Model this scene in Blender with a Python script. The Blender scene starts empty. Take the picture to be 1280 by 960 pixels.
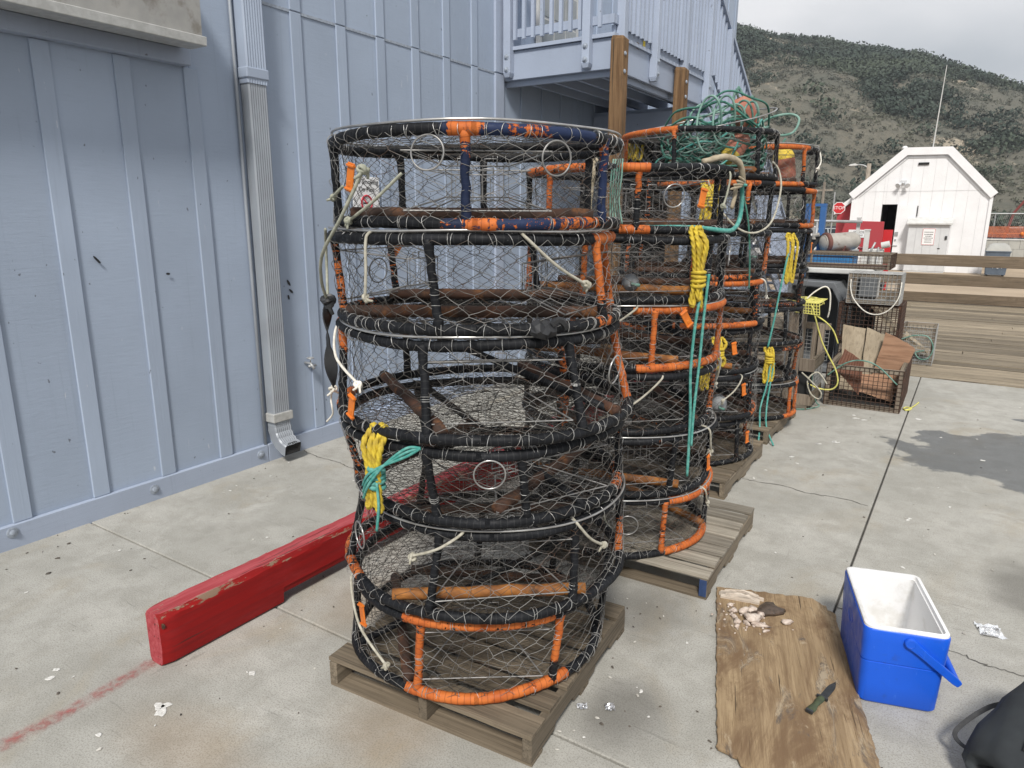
import bpy, bmesh, math, random
import numpy as np
from mathutils import Vector, Matrix

R = math.radians
PI = math.pi
random.seed(7)
rng = np.random.default_rng(11)
S = bpy.context.scene
COL = S.collection

# ------------------------------------------------------------------ camera
cam_d = bpy.data.cameras.new("camera")
cam = bpy.data.objects.new("camera", cam_d)
COL.objects.link(cam)
PITCH, ROLL, YAW = 0.2348, 0.0049, 0.5765
fwd = Vector((-math.sin(YAW) * math.cos(PITCH), math.cos(YAW) * math.cos(PITCH), -math.sin(PITCH)))
rgt = Vector((math.cos(YAW), math.sin(YAW), 0))
upv = rgt.cross(fwd)
r2 = rgt * math.cos(ROLL) + upv * math.sin(ROLL)
u2 = -rgt * math.sin(ROLL) + upv * math.cos(ROLL)
mw = Matrix((r2, u2, -fwd)).transposed().to_4x4()
mw.translation = (0, 0, 2.0)
cam.matrix_world = mw
cam_d.sensor_width = 36
cam_d.lens = 872.4 / 1280 * 36
cam_d.clip_start = 0.05
cam_d.clip_end = 3000
S.camera = cam

# ------------------------------------------------------------------ sky and sun
SUN_EL, SUN_AZ = 47, 25          # azimuth of the sun measured from -Y towards +X
w = bpy.data.worlds.new("World")
S.world = w
w.use_nodes = True
nt = w.node_tree
bg = nt.nodes["Background"]
sky = nt.nodes.new("ShaderNodeTexSky")
sky.sky_type = 'NISHITA'
sky.sun_disc = False
sky.sun_elevation = R(SUN_EL)
sky.sun_rotation = R(180 - SUN_AZ)
sky.air_density = 1.0
sky.dust_density = 3.0
tcw = nt.nodes.new("ShaderNodeTexCoord")
mpw = nt.nodes.new("ShaderNodeMapping")
mpw.inputs['Scale'].default_value = (1.0, 1.0, 2.2)
mpw.inputs['Location'].default_value = (1.379, 1.1605, 2.6515)
nzw = nt.nodes.new("ShaderNodeTexNoise")
nzw.inputs['Scale'].default_value = 1.5
nzw.inputs['Detail'].default_value = 7
nzw.inputs['Roughness'].default_value = 0.5
crw = nt.nodes.new("ShaderNodeValToRGB")
crw.color_ramp.elements[0].position = 0.36
crw.color_ramp.elements[0].color = (5.5, 5.9, 6.4, 1)
crw.color_ramp.elements[1].position = 0.58
crw.color_ramp.elements[1].color = (9.7, 9.7, 9.9, 1)
mxw = nt.nodes.new("ShaderNodeMix")
mxw.data_type = 'RGBA'
mxw.inputs['Factor'].default_value = 0.94
nt.links.new(tcw.outputs['Generated'], mpw.inputs['Vector'])
nt.links.new(mpw.outputs['Vector'], nzw.inputs['Vector'])
nt.links.new(nzw.outputs['Fac'], crw.inputs['Fac'])
nt.links.new(sky.outputs['Color'], mxw.inputs['A'])
nt.links.new(crw.outputs['Color'], mxw.inputs['B'])
nt.links.new(mxw.outputs['Result'], bg.inputs['Color'])
bg.inputs['Strength'].default_value = 0.075

sun_d = bpy.data.lights.new("sun", 'SUN')
sun = bpy.data.objects.new("sun", sun_d)
COL.objects.link(sun)
sun_d.energy = 3.0
sun_d.angle = R(10)
sun_d.color = (1.0, 0.96, 0.9)
sdir = Vector((math.sin(R(SUN_AZ)) * math.cos(R(SUN_EL)), -math.cos(R(SUN_AZ)) * math.cos(R(SUN_EL)), math.sin(R(SUN_EL))))
sun.rotation_euler = sdir.to_track_quat('Z', 'Y').to_euler()
sun.location = sdir * 60

S.view_settings.view_transform = 'Standard'
S.view_settings.look = 'None'
S.view_settings.exposure = 0.38
S.view_settings.gamma = 1.0
S.cycles.max_bounces = 6
S.cycles.transparent_max_bounces = 12

# ------------------------------------------------------------------ material helpers
class NT:
    def __init__(s, name):
        s.m = bpy.data.materials.new(name)
        s.m.use_nodes = True
        s.t = s.m.node_tree
        s.b = s.t.nodes["Principled BSDF"]
        s._tc = None
    def new(s, kind, **kw):
        n = s.t.nodes.new("ShaderNode" + kind)
        for k, v in kw.items():
            setattr(n, k, v)
        return n
    def put(s, sock, v):
        if isinstance(v, bpy.types.NodeSocket):
            s.t.links.new(v, sock)
        elif isinstance(v, (tuple, list)) and len(v) == 3 and sock.type == 'RGBA':
            sock.default_value = (*v, 1)
        else:
            sock.default_value = v
    def obj(s):
        if not s._tc:
            s._tc = s.new("TexCoord")
        return s._tc.outputs['Object']
    def rand(s):
        return s.new("ObjectInfo").outputs['Random']
    def attr(s, n):
        return s.new("Attribute", attribute_name=n)
    def shift(s, vec):
        # offset coordinates by the object's random number so copies differ
        c = s.new("CombineXYZ")
        r = s.math('MULTIPLY', s.rand(), 37.0)
        for i in range(3):
            s.put(c.inputs[i], r)
        v = s.new("VectorMath", operation='ADD')
        s.put(v.inputs[0], vec); s.put(v.inputs[1], c.outputs[0])
        return v.outputs[0]
    def scale(s, vec, sc):
        v = s.new("VectorMath", operation='MULTIPLY')
        s.put(v.inputs[0], vec); v.inputs[1].default_value = sc
        return v.outputs[0]
    def noise(s, vec, scale=5, detail=4, rough=0.55, dist=0.0):
        n = s.new("TexNoise")
        s.put(n.inputs['Vector'], vec)
        n.inputs['Scale'].default_value = scale
        n.inputs['Detail'].default_value = detail
        n.inputs['Roughness'].default_value = rough
        n.inputs['Distortion'].default_value = dist
        return n.outputs['Fac']
    def voro(s, vec, scale=5, feature='F1'):
        n = s.new("TexVoronoi", feature=feature)
        s.put(n.inputs['Vector'], vec)
        n.inputs['Scale'].default_value = scale
        return n.outputs['Distance']
    def math(s, op, a, b=0.0, clamp=False):
        n = s.new("Math", operation=op)
        n.use_clamp = clamp
        s.put(n.inputs[0], a); s.put(n.inputs[1], b)
        return n.outputs[0]
    def step(s, v, lo, hi, a=0.0, b=1.0):
        n = s.new("MapRange")
        n.interpolation_type = 'SMOOTHSTEP'
        s.put(n.inputs['Value'], v)
        s.put(n.inputs['From Min'], lo); s.put(n.inputs['From Max'], hi)
        n.inputs['To Min'].default_value = a; n.inputs['To Max'].default_value = b
        return n.outputs['Result']
    def mix(s, f, a, b, mode='MIX'):
        n = s.new("Mix", data_type='RGBA', blend_type=mode)
        s.put(n.inputs['Factor'], f); s.put(n.inputs['A'], a); s.put(n.inputs['B'], b)
        return n.outputs['Result']
    def gray(s, v):
        c = s.new("CombineColor")
        for i in range(3):
            s.put(c.inputs[i], v)
        return c.outputs[0]
    def bump(s, h, strength=0.3, dist=0.01):
        n = s.new("Bump")
        n.inputs['Strength'].default_value = strength
        n.inputs['Distance'].default_value = dist
        s.put(n.inputs['Height'], h)
        s.put(s.b.inputs['Normal'], n.outputs[0])
    def out(s, col, rough=0.6, metal=0.0, spec=None):
        s.put(s.b.inputs['Base Color'], col)
        s.put(s.b.inputs['Roughness'], rough)
        s.put(s.b.inputs['Metallic'], metal)
        if spec is not None:
            s.b.inputs['Specular IOR Level'].default_value = spec
        return s.m

def plain(name, c, c2=None, scale=8, rough=0.6, metal=0.0, bump=0.0, bscale=60, spec=None, shift=True, dirt=None, bdist=0.004):
    n = NT(name)
    v = n.shift(n.obj()) if shift else n.obj()
    c2 = c2 or tuple(x * 0.75 for x in c)
    f = n.step(n.noise(v, scale, 5), 0.3, 0.7)
    col = n.mix(f, c, c2)
    if dirt:
        d = n.step(n.noise(v, scale * 0.6 + 1.3, 8, 0.65), 0.52, 0.68)
        col = n.mix(d, col, dirt)
    if bump:
        n.bump(n.noise(v, bscale, 4), bump, bdist)
    return n.out(col, rough, metal, spec)

def wood(name, c1, c2, axis='x', grain=26, rough=0.85, dark=(0.05, 0.04, 0.03), darkamt=0.6, bump=0.5, tint=0.25, rings=False):
    n = NT(name)
    v = n.shift(n.obj())
    sc = {'x': (0.9, grain, grain), 'y': (grain, 0.9, grain), 'z': (grain, grain, 0.9)}[axis]
    g = n.noise(n.scale(v, sc), 1.0, 6, 0.6, 0.3)
    g2 = n.noise(n.scale(v, tuple(x * 4.2 if x > 1 else x * 2.5 for x in sc)), 1.0, 4, 0.65)
    big = n.noise(v, 2.3, 4)
    col = n.mix(n.step(g, 0.3, 0.7), c1, c2)
    col = n.mix(n.step(big, 0.35, 0.75), col, tuple(x * 0.72 for x in c1))
    col = n.mix(n.step(g2, 0.46, 0.68, 0, 0.6), col, tuple(x * 0.55 for x in c2))
    stain = n.step(n.noise(v, 7, 8, 0.7, 0.4), 0.54, 0.68, 0, 0.55)
    col = n.mix(stain, col, tuple(x * 0.5 for x in c1))
    crack = n.step(n.noise(n.scale(v, tuple(x * 1.8 if x > 1 else x for x in sc)), 1.0, 3), 0.6, 0.68)
    col = n.mix(n.math('MULTIPLY', crack, darkamt), col, dark)
    rnd = n.math('ADD', n.math('MULTIPLY', n.rand(), tint * 2), 1 - tint)
    col = n.mix(1.0, col, n.gray(rnd), 'MULTIPLY')
    n.bump(n.math('ADD', g, g2), bump, 0.004)
    return n.out(col, rough, 0, 0.25)

MAT = {}
def mats():
    M = MAT
    # concrete ------------------------------------------------------
    n = NT("concrete")
    v = n.obj()
    a = n.noise(v, 0.9, 7, 0.6, 0.4)
    b = n.noise(v, 5.5, 8, 0.68)
    f = n.noise(v, 140, 3, 0.7)
    col = n.mix(n.step(a, 0.3, 0.7), (0.355, 0.348, 0.315), (0.46, 0.448, 0.41))
    col = n.mix(n.step(b, 0.36, 0.68, 0, 0.6), col, (0.285, 0.276, 0.244))
    brown = n.math('MULTIPLY', n.step(n.noise(n.scale(v, (1, 0.7, 1)), 1.5, 8, 0.62, 0.8), 0.52, 0.74), 0.55)
    col = n.mix(brown, col, (0.35, 0.295, 0.205))
    pale = n.step(n.noise(v, 2.1, 9, 0.7, 0.5), 0.54, 0.74, 0, 0.6)
    col = n.mix(pale, col, (0.55, 0.535, 0.495))
    col = n.mix(n.step(f, 0.47, 0.62, 0, 0.55), col, (0.2, 0.19, 0.17))
    pore = n.step(n.voro(n.scale(v, (1, 1, 1)), 55), 0.0, 0.16, 0.75, 0.0)
    pmask = n.step(n.noise(v, 3.5, 5), 0.5, 0.62)
    col = n.mix(n.math('MULTIPLY', pore, pmask), col, (0.11, 0.105, 0.095))
    line_ = n.step(n.noise(n.scale(v, (3, 34, 1)), 1.0, 5, 0.6, 0.4), 0.64, 0.70, 0, 0.30)
    col = n.mix(line_, col, (0.16, 0.155, 0.14))
    agg = n.step(n.noise(v, 420, 2, 0.6), 0.60, 0.72, 0, 0.55)
    col = n.mix(agg, col, (0.12, 0.115, 0.105))
    # dark scuffs drawn out by dragging
    scuff = n.step(n.noise(n.scale(v, (9, 1.6, 1)), 1.0, 6, 0.7, 0.6), 0.64, 0.74, 0, 0.35)
    col = n.mix(scuff, col, (0.13, 0.125, 0.115))
    edge = n.math('MULTIPLY', n.math('SUBTRACT', n.noise(v, 2.2, 6, 0.6), 0.5), 1.3)
    def spots(lst):
        tot = None
        for (x, y, rx, ry, k) in lst:
            q = n.new("VectorMath", operation='SUBTRACT'); n.put(q.inputs[0], v); q.inputs[1].default_value = (x, y, 0)
            q2 = n.new("VectorMath", operation='MULTIPLY'); n.put(q2.inputs[0], q.outputs[0]); q2.inputs[1].default_value = (1 / rx, 1 / ry, 0)
            ln = n.new("VectorMath", operation='LENGTH'); n.put(ln.inputs[0], q2.outputs[0])
            d = n.math('ADD', ln.outputs['Value'], edge)
            mk = n.step(d, 1.0 - k, 1.0 + k, 1, 0)
            tot = mk if tot is None else n.math('MAXIMUM', tot, mk)
        return tot
    wet = spots([(0.72, 7.05, 1.08, 0.80, 0.045), (0.85, 8.6, 0.32, 0.08, 0.06), (2.6, 6.6, 1.2, 0.9, 0.05)])
    dark_spots = spots([(-0.98, 2.36, 0.16, 0.22, 0.6), (0.52, 4.5, 0.2, 0.32, 0.5), (-1.25, 3.1, 0.25, 0.3, 0.7), (-0.9, 1.5, 0.3, 0.2, 0.8)])  # soft-edged dark patches on the concrete, several beside the pallets
    col = n.mix(n.math('MULTIPLY', dark_spots, 0.52), col, (0.075, 0.07, 0.062))
    rust = spots([(-1.75, 1.75, 0.22, 0.2, 0.7), (-2.3, 1.25, 0.3, 0.14, 0.8), (-2.45, 2.4, 0.2, 0.25, 0.7)])
    col = n.mix(n.math("MULTIPLY", rust, 0.3), col, (0.26, 0.16, 0.07))
    wetcol = n.mix(1.0, col, (0.40, 0.42, 0.455), 'MULTIPLY')
    col = n.mix(wet, col, wetcol)
    n.bump(n.math('ADD', n.math('MULTIPLY', f, 0.5), b), 0.35, 0.006)
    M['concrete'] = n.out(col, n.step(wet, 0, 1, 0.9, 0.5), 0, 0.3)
    M['joint'] = plain("joint_filler", (0.045, 0.043, 0.04), (0.09, 0.085, 0.075), 20, 0.95)
    M['crack'] = plain("crack_dark", (0.07, 0.065, 0.06), (0.12, 0.115, 0.1), 20, 0.95)
    # faded red paint line on concrete
    n = NT("faded_red_paint")
    v = n.obj()
    k = n.step(n.noise(v, 26, 6, 0.7), 0.42, 0.66)
    tr = n.new("BsdfTransparent")
    mxs = n.new("MixShader")
    n.out((0.42, 0.13, 0.12), 0.9, 0, 0.2)
    e = n.attr('paint').outputs['Fac']
    n.put(mxs.inputs[0], n.math('MULTIPLY', n.math('ADD', n.math('MULTIPLY', k, 0.5), 0.12), e))
    n.t.links.new(tr.outputs[0], mxs.inputs[1])
    n.t.links.new(n.b.outputs[0], mxs.inputs[2])
    n.t.links.new(mxs.outputs[0], n.t.nodes["Material Output"].inputs[0])
    M['red_line'] = n.m
    M['splat'] = plain("gull_dropping", (0.72, 0.71, 0.68), (0.5, 0.49, 0.46), 90, 0.9)
    M['chip'] = plain("shell_chip", (0.62, 0.6, 0.55), (0.3, 0.28, 0.25), 30, 0.8)
    M['grit'] = plain("dark_grit", (0.05, 0.045, 0.04), (0.12, 0.1, 0.08), 30, 0.9)
    M['dirt'] = plain("dirt_ground", (0.40, 0.315, 0.225), (0.30, 0.235, 0.165), 0.5, 0.95, 0, 0.4, 30, shift=False)
    M['asphalt'] = plain("asphalt", (0.12, 0.118, 0.115), (0.085, 0.084, 0.082), 0.7, 0.95, 0, 0.3, 60, shift=False)
    # painted siding ------------------------------------------------
    def paintw(name, base, worn, mottle=0.12, axis=(1, 8, 60)):
        n = NT(name)
        v = n.shift(n.obj())
        brush = n.noise(n.scale(v, axis), 1.0, 5, 0.6)
        blot = n.noise(v, 1.1, 5)
        col = n.mix(n.step(blot, 0.3, 0.7), base, tuple(x * (1 - mottle) for x in base))
        col = n.mix(n.step(brush, 0.55, 0.75, 0, 0.35), col, tuple(x * 0.86 for x in base))
        # pale scratches and dark nicks
        sc = n.step(n.noise(n.scale(v, (30, 30, 7)), 1.0, 3, 0.5), 0.735, 0.76, 0, 0.5)
        col = n.mix(sc, col, (0.62, 0.64, 0.67))
        nick = n.step(n.noise(n.scale(v, (26, 26, 18)), 1.0, 2, 0.5), 0.745, 0.77, 0, 0.8)
        col = n.mix(nick, col, worn)
        rnd = n.math('ADD', n.math('MULTIPLY', n.rand(), 0.10), 0.95)
        col = n.mix(1.0, col, n.gray(rnd), 'MULTIPLY')
        drip = n.step(n.noise(n.scale(v, (30, 30, 0.9)), 1.0, 4, 0.6), 0.58, 0.74, 0, 0.22)
        col = n.mix(drip, col, tuple(x * 0.62 for x in base))
        n.bump(brush, 0.35, 0.004)
        return n.out(col, 0.62, 0, 0.3)
    M['wall'] = paintw("blue_grey_siding", (0.355, 0.42, 0.525), (0.12, 0.13, 0.15), 0.10)
    M['batten'] = paintw("blue_grey_batten", (0.36, 0.425, 0.53), (0.12, 0.13, 0.15), 0.09, (8, 60, 1))
    M['trim'] = paintw("blue_grey_trim", (0.39, 0.445, 0.55), (0.13, 0.13, 0.14), 0.1, (2, 2, 60))
    M['trim_y'] = paintw("blue_grey_board", (0.365, 0.42, 0.525), (0.12, 0.12, 0.13), 0.12, (30, 2, 60))
    M['bolt'] = plain("painted_bolt", (0.36, 0.41, 0.48), (0.25, 0.28, 0.33), 40, 0.45)
    M['alu'] = plain("weathered_sheet_metal", (0.42, 0.41, 0.385), (0.33, 0.325, 0.31), 5, 0.5, 0.35, 0.15, 30, dirt=(0.24, 0.22, 0.19))
    M['alu_pale'] = plain("pale_metal_lip", (0.55, 0.55, 0.53), (0.44, 0.44, 0.42), 20, 0.45, 0.3)
    M['spout'] = plain("downspout_bare", (0.33, 0.36, 0.395), (0.28, 0.30, 0.33), 3, 0.5, 0.2)
    M['spout_blue'] = plain("downspout_painted", (0.36, 0.42, 0.52), (0.31, 0.36, 0.45), 3, 0.5)
    M['white'] = plain("white_paint", (0.79, 0.79, 0.80), (0.75, 0.75, 0.76), 3, 0.55)
    M['white_old'] = plain("old_white_paint", (0.62, 0.62, 0.6), (0.5, 0.5, 0.48), 6, 0.6)
    M['glass'] = plain("window_glass", (0.3, 0.32, 0.32), (0.24, 0.26, 0.27), 2, 0.12)
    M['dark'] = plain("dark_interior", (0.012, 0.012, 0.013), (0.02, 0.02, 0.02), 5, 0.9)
    M['steel'] = plain("galvanised_wire", (0.62, 0.62, 0.61), (0.36, 0.35, 0.33), 14, 0.38, 0.55)
    M['net'] = plain("pot_netting_wire", (0.36, 0.355, 0.34), (0.055, 0.048, 0.04), 5, 0.5, 0.3, dirt=(0.12, 0.065, 0.038))
    M['net_dark'] = plain("tarnished_netting_wire", (0.085, 0.08, 0.072), (0.03, 0.027, 0.024), 7, 0.6, 0.2, dirt=(0.09, 0.045, 0.026))
    M['bright'] = plain("bright_steel_rod", (0.55, 0.55, 0.54), (0.33, 0.32, 0.31), 9, 0.3, 0.75)
    M['rod'] = plain("dull_rod", (0.2, 0.2, 0.195), (0.34, 0.33, 0.32), 16, 0.45, 0.5)
    M['rust'] = plain("rusty_bar", (0.075, 0.033, 0.019), (0.03, 0.018, 0.013), 9, 0.85, 0, 0.5, 50, dirt=(0.17, 0.07, 0.024))
    M['ochre'] = plain("ochre_bar", (0.36, 0.14, 0.025), (0.15, 0.055, 0.018), 11, 0.75, 0, 0.4, 50, dirt=(0.1, 0.045, 0.02))
    M['tag'] = plain("orange_tag", (0.68, 0.19, 0.02), (0.6, 0.15, 0.02), 20, 0.45)
    M['cord'] = plain("cream_cord", (0.50, 0.475, 0.40), (0.32, 0.30, 0.235), 40, 0.9, 0, 0.6, 300)
    M['cord_dirty'] = plain("grey_cord", (0.42, 0.42, 0.34), (0.28, 0.29, 0.23), 40, 0.9, 0, 0.6, 300)
    M['white_cord'] = plain("white_string", (0.78, 0.75, 0.68), (0.6, 0.57, 0.5), 40, 0.9)
    M['yellow_rope'] = plain("yellow_rope", (0.62, 0.46, 0.035), (0.38, 0.27, 0.03), 30, 0.75, 0, 0.5, 300)
    M['lime_rope'] = plain("pale_yellow_cord", (0.66, 0.62, 0.16), (0.5, 0.47, 0.14), 30, 0.8)
    M['teal_rope'] = plain("teal_rope", (0.035, 0.25, 0.215), (0.14, 0.38, 0.335), 45, 0.7, 0, 0.5, 300)
    M['green_rope'] = plain("faded_green_rope", (0.075, 0.19, 0.15), (0.22, 0.35, 0.30), 14, 0.8, 0, 0.5, 300)
    M['green_dark'] = plain("dark_green_rope", (0.03, 0.12, 0.09), (0.06, 0.19, 0.145), 25, 0.85)
    M['manila'] = plain("thick_cream_rope", (0.43, 0.37, 0.27), (0.27, 0.225, 0.155), 25, 0.9, 0, 0.5, 300)
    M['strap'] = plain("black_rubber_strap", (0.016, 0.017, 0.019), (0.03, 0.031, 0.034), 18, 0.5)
    M['buoy'] = plain("faded_orange_foam", (0.46, 0.185, 0.125), (0.33, 0.115, 0.08), 8, 0.8, 0, 0.3, 80, dirt=(0.3, 0.17, 0.11))
    M['buoy_yellow'] = plain("yellow_foam", (0.68, 0.5, 0.06), (0.55, 0.4, 0.08), 9, 0.8)
    M['buoy_grey'] = plain("grey_foam", (0.3, 0.31, 0.32), (0.2, 0.21, 0.22), 9, 0.8)
    M['bait_tin'] = M['buoy_grey']
    M['pallet'] = wood("pallet_wood", (0.235, 0.19, 0.135), (0.11, 0.088, 0.064), 'x', 30)
    M['pallet_grey'] = wood("grey_pallet_wood", (0.37, 0.335, 0.275), (0.17, 0.15, 0.12), 'x', 30)
    M['pallet_y'] = wood("pallet_stringer_wood", (0.225, 0.185, 0.135), (0.12, 0.098, 0.072), 'y', 30)
    M['navy'] = plain("navy_paint", (0.03, 0.06, 0.16), (0.02, 0.045, 0.12), 20, 0.6)
    M['brown_post'] = wood("brown_treated_post", (0.27, 0.165, 0.085), (0.10, 0.055, 0.028), 'z', 22, darkamt=0.75)
    M['deck'] = wood("pier_plank", (0.34, 0.285, 0.205), (0.15, 0.122, 0.09), 'x', 20, tint=0.35, darkamt=0.9)
    M['rail'] = wood("pier_rail_wood", (0.24, 0.185, 0.13), (0.14, 0.108, 0.076), 'x', 18, darkamt=0.4)
    M['crate'] = wood("weathered_crate_wood", (0.30, 0.255, 0.2), (0.19, 0.155, 0.12), 'x', 26)
    M['crate_z'] = wood("weathered_crate_post", (0.27, 0.225, 0.175), (0.17, 0.135, 0.105), 'z', 26)
    M['mesh_rust'] = plain("rusty_mesh", (0.085, 0.045, 0.03), (0.04, 0.028, 0.022), 16, 0.8, 0.2)
    M['mesh_dark'] = plain("dark_coated_mesh", (0.05, 0.047, 0.042), (0.1, 0.085, 0.07), 16, 0.7)
    M['mesh_grey'] = plain("grey_mesh", (0.42, 0.42, 0.41), (0.28, 0.28, 0.27), 16, 0.5, 0.3)
    M['red_beam'] = None
    n = NT("worn_red_paint")
    v = n.obj()
    g = n.noise(n.scale(v, (30, 1.6, 40)), 1.0, 6, 0.65)
    col = n.mix(n.step(g, 0.3, 0.75), (0.29, 0.0075, 0.0075), (0.21, 0.009, 0.0095))
    # bare edges from the 'paint' attribute of the mesh (worn arrises)
    wr = n.attr('paint').outputs['Fac']
    nz = n.noise(n.scale(v, (26, 7, 26)), 1.0, 8, 0.72)
    worn = n.step(n.math('ADD', nz, n.math('MULTIPLY', wr, 0.24)), 0.74, 0.79)
    col = n.mix(worn, col, (0.24, 0.16, 0.11))
    fade = n.step(n.noise(n.scale(v, (8, 2, 8)), 1.0, 7, 0.7), 0.5, 0.75, 0, 0.3)
    col = n.mix(fade, col, (0.36, 0.05, 0.055))
    crk = n.step(n.noise(n.scale(v, (60, 1.5, 60)), 1.0, 3, 0.5), 0.66, 0.7, 0, 0.85)
    col = n.mix(crk, col, (0.07, 0.02, 0.018))
    n.bump(n.math('SUBTRACT', g, worn), 0.35, 0.005)
    M['red_beam'] = n.out(col, 0.68, 0, 0.25)
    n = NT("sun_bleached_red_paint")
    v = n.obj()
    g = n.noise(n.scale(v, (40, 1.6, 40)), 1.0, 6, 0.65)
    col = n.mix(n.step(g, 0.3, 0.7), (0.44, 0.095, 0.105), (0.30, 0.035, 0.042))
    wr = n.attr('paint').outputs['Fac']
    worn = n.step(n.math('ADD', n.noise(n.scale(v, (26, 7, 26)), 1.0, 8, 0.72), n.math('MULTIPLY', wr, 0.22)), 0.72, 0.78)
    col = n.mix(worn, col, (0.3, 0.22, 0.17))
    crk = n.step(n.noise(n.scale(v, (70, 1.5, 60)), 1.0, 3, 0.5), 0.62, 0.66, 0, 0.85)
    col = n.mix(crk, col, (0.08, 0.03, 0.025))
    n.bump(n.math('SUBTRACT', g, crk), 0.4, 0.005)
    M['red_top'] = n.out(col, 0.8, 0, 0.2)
    # plywood -------------------------------------------------------
    n = NT("weathered_plywood")
    v = n.obj()
    g = n.noise(n.scale(v, (13, 0.8, 1)), 2.2, 8, 0.65, 0.5)
    f = n.noise(n.scale(v, (150, 5, 1)), 1.0, 5, 0.65)
    col = n.mix(n.step(g, 0.3, 0.7), (0.385, 0.285, 0.17), (0.25, 0.175, 0.1))
    col = n.mix(n.step(f, 0.44, 0.7, 0, 0.65), col, (0.17, 0.11, 0.06))
    fc = n.step(n.noise(n.scale(v, (70, 2.2, 1)), 1.0, 3, 0.5), 0.665, 0.70, 0, 0.9)
    col = n.mix(fc, col, (0.05, 0.035, 0.022))
    br = n.step(n.noise(n.scale(v, (2.6, 1, 1)), 1.7, 10, 0.72, 0.9), 0.42, 0.62, 0, 0.9)
    col = n.mix(br, col, (0.16, 0.10, 0.056))
    grey = n.step(n.noise(n.scale(v, (4, 1.4, 1)), 1.9, 10, 0.76, 0.7), 0.54, 0.64, 0, 0.85)
    col = n.mix(grey, col, (0.10, 0.085, 0.075))
    pl = n.step(n.noise(n.scale(v, (5, 2, 1)), 1.5, 10, 0.74, 0.7), 0.55, 0.66, 0, 0.75)
    col = n.mix(pl, col, (0.44, 0.36, 0.25))
    n.bump(n.math('ADD', f, g), 0.4, 0.004)
    M['plywood'] = n.out(col, 0.8, 0, 0.3)
    M['ply_clean'] = wood("plywood_offcut", (0.47, 0.33, 0.2), (0.36, 0.235, 0.135), 'z', 9, darkamt=0.25)
    M['ply_pale'] = wood("pale_plywood_offcut", (0.50, 0.42, 0.31), (0.40, 0.325, 0.225), 'z', 9, darkamt=0.3)
    M['ply_red'] = wood("reddish_plywood_offcut", (0.43, 0.26, 0.165), (0.27, 0.145, 0.088), 'x', 7, darkamt=0.3)
    M['brown_slat'] = plain("brown_ribbed_panel", (0.17, 0.07, 0.04), (0.12, 0.05, 0.03), 12, 0.7)
    n = NT("blue_plastic")
    v = n.obj()
    col = n.mix(n.step(n.noise(v, 4, 4), 0.3, 0.7), (0.010, 0.105, 0.66), (0.010, 0.096, 0.60))
    scr = n.step(n.noise(n.scale(v, (55, 55, 14)), 1.0, 4, 0.6), 0.66, 0.72, 0, 0.35)
    col = n.mix(scr, col, (0.07, 0.2, 0.72))
    grime = n.step(n.noise(v, 16, 8, 0.72), 0.56, 0.72, 0, 0.35)
    col = n.mix(grime, col, (0.03, 0.06, 0.25))
    n.bump(n.noise(v, 300, 3), 0.1, 0.002)
    M['blue'] = n.out(col, n.step(n.noise(v, 20, 5), 0.3, 0.7, 0.3, 0.5), 0, 0.4)
    M['liner'] = plain("white_plastic_liner", (0.80, 0.80, 0.80), (0.74, 0.74, 0.745), 6, 0.35, shift=False, dirt=(0.62, 0.61, 0.585))
    M['bag'] = plain("dark_grey_canvas", (0.034, 0.04, 0.045), (0.022, 0.026, 0.03), 9, 0.8, 0, 0.5, 500)
    M['bag_strap'] = plain("black_webbing", (0.022, 0.023, 0.026), (0.035, 0.036, 0.04), 60, 0.75)
    M['flesh'] = plain("pale_bait", (0.60, 0.52, 0.45), (0.45, 0.36, 0.30), 50, 0.6, 0, 0.8, 90, dirt=(0.3, 0.22, 0.18))
    M['fish_skin'] = plain("dark_fish_skin", (0.05, 0.035, 0.025), (0.1, 0.07, 0.05), 40, 0.4, 0, 0.6, 120)
    M['bone'] = wood("pale_splinter", (0.60, 0.53, 0.45), (0.42, 0.34, 0.27), 'x', 40, darkamt=0.5)
    M['blade'] = plain("dark_blade", (0.05, 0.055, 0.06), (0.08, 0.085, 0.09), 30, 0.35, 0.6)
    M['olive'] = plain("olive_grip", (0.07, 0.09, 0.045), (0.045, 0.055, 0.03), 60, 0.6)
    n = NT("clear_film")
    n.out((0.8, 0.82, 0.84), 0.12, 0.0, 0.8)
    n.b.inputs['Transmission Weight'].default_value = 0.6
    M['film'] = n.m
    M['foil'] = plain("silver_foil", (0.75, 0.75, 0.76), (0.55, 0.55, 0.56), 60, 0.22, 0.8)
    M['tote'] = plain("grey_tote_plastic", (0.155, 0.165, 0.175), (0.12, 0.127, 0.135), 3, 0.5)
    M['blue_steel'] = plain("blue_steel_paint", (0.04, 0.14, 0.36), (0.035, 0.115, 0.3), 4, 0.5)
    M['blue_tub'] = plain("blue_tub", (0.03, 0.2, 0.45), (0.025, 0.17, 0.4), 4, 0.5)
    M['tank'] = plain("weathered_grey_tank", (0.4, 0.375, 0.335), (0.3, 0.28, 0.25), 6, 0.6, dirt=(0.2, 0.15, 0.12))
    M['maroon'] = plain("rusty_ring", (0.16, 0.06, 0.045), (0.1, 0.045, 0.035), 9, 0.7)
    M['red_sheet'] = plain("red_sheet_paint", (0.45, 0.035, 0.05), (0.40, 0.05, 0.06), 2, 0.55)
    M['stop_red'] = plain("sign_red", (0.55, 0.02, 0.025), (0.5, 0.02, 0.025), 3, 0.5)
    M['sign_white'] = plain("sign_white", (0.8, 0.8, 0.8), (0.76, 0.76, 0.76), 3, 0.5)
    M['ink'] = plain("sign_ink", (0.02, 0.02, 0.022), (0.03, 0.03, 0.03), 9, 0.6)
    M['ink_red'] = plain("sign_ink_red", (0.5, 0.02, 0.04), (0.45, 0.02, 0.04), 9, 0.6)
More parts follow.
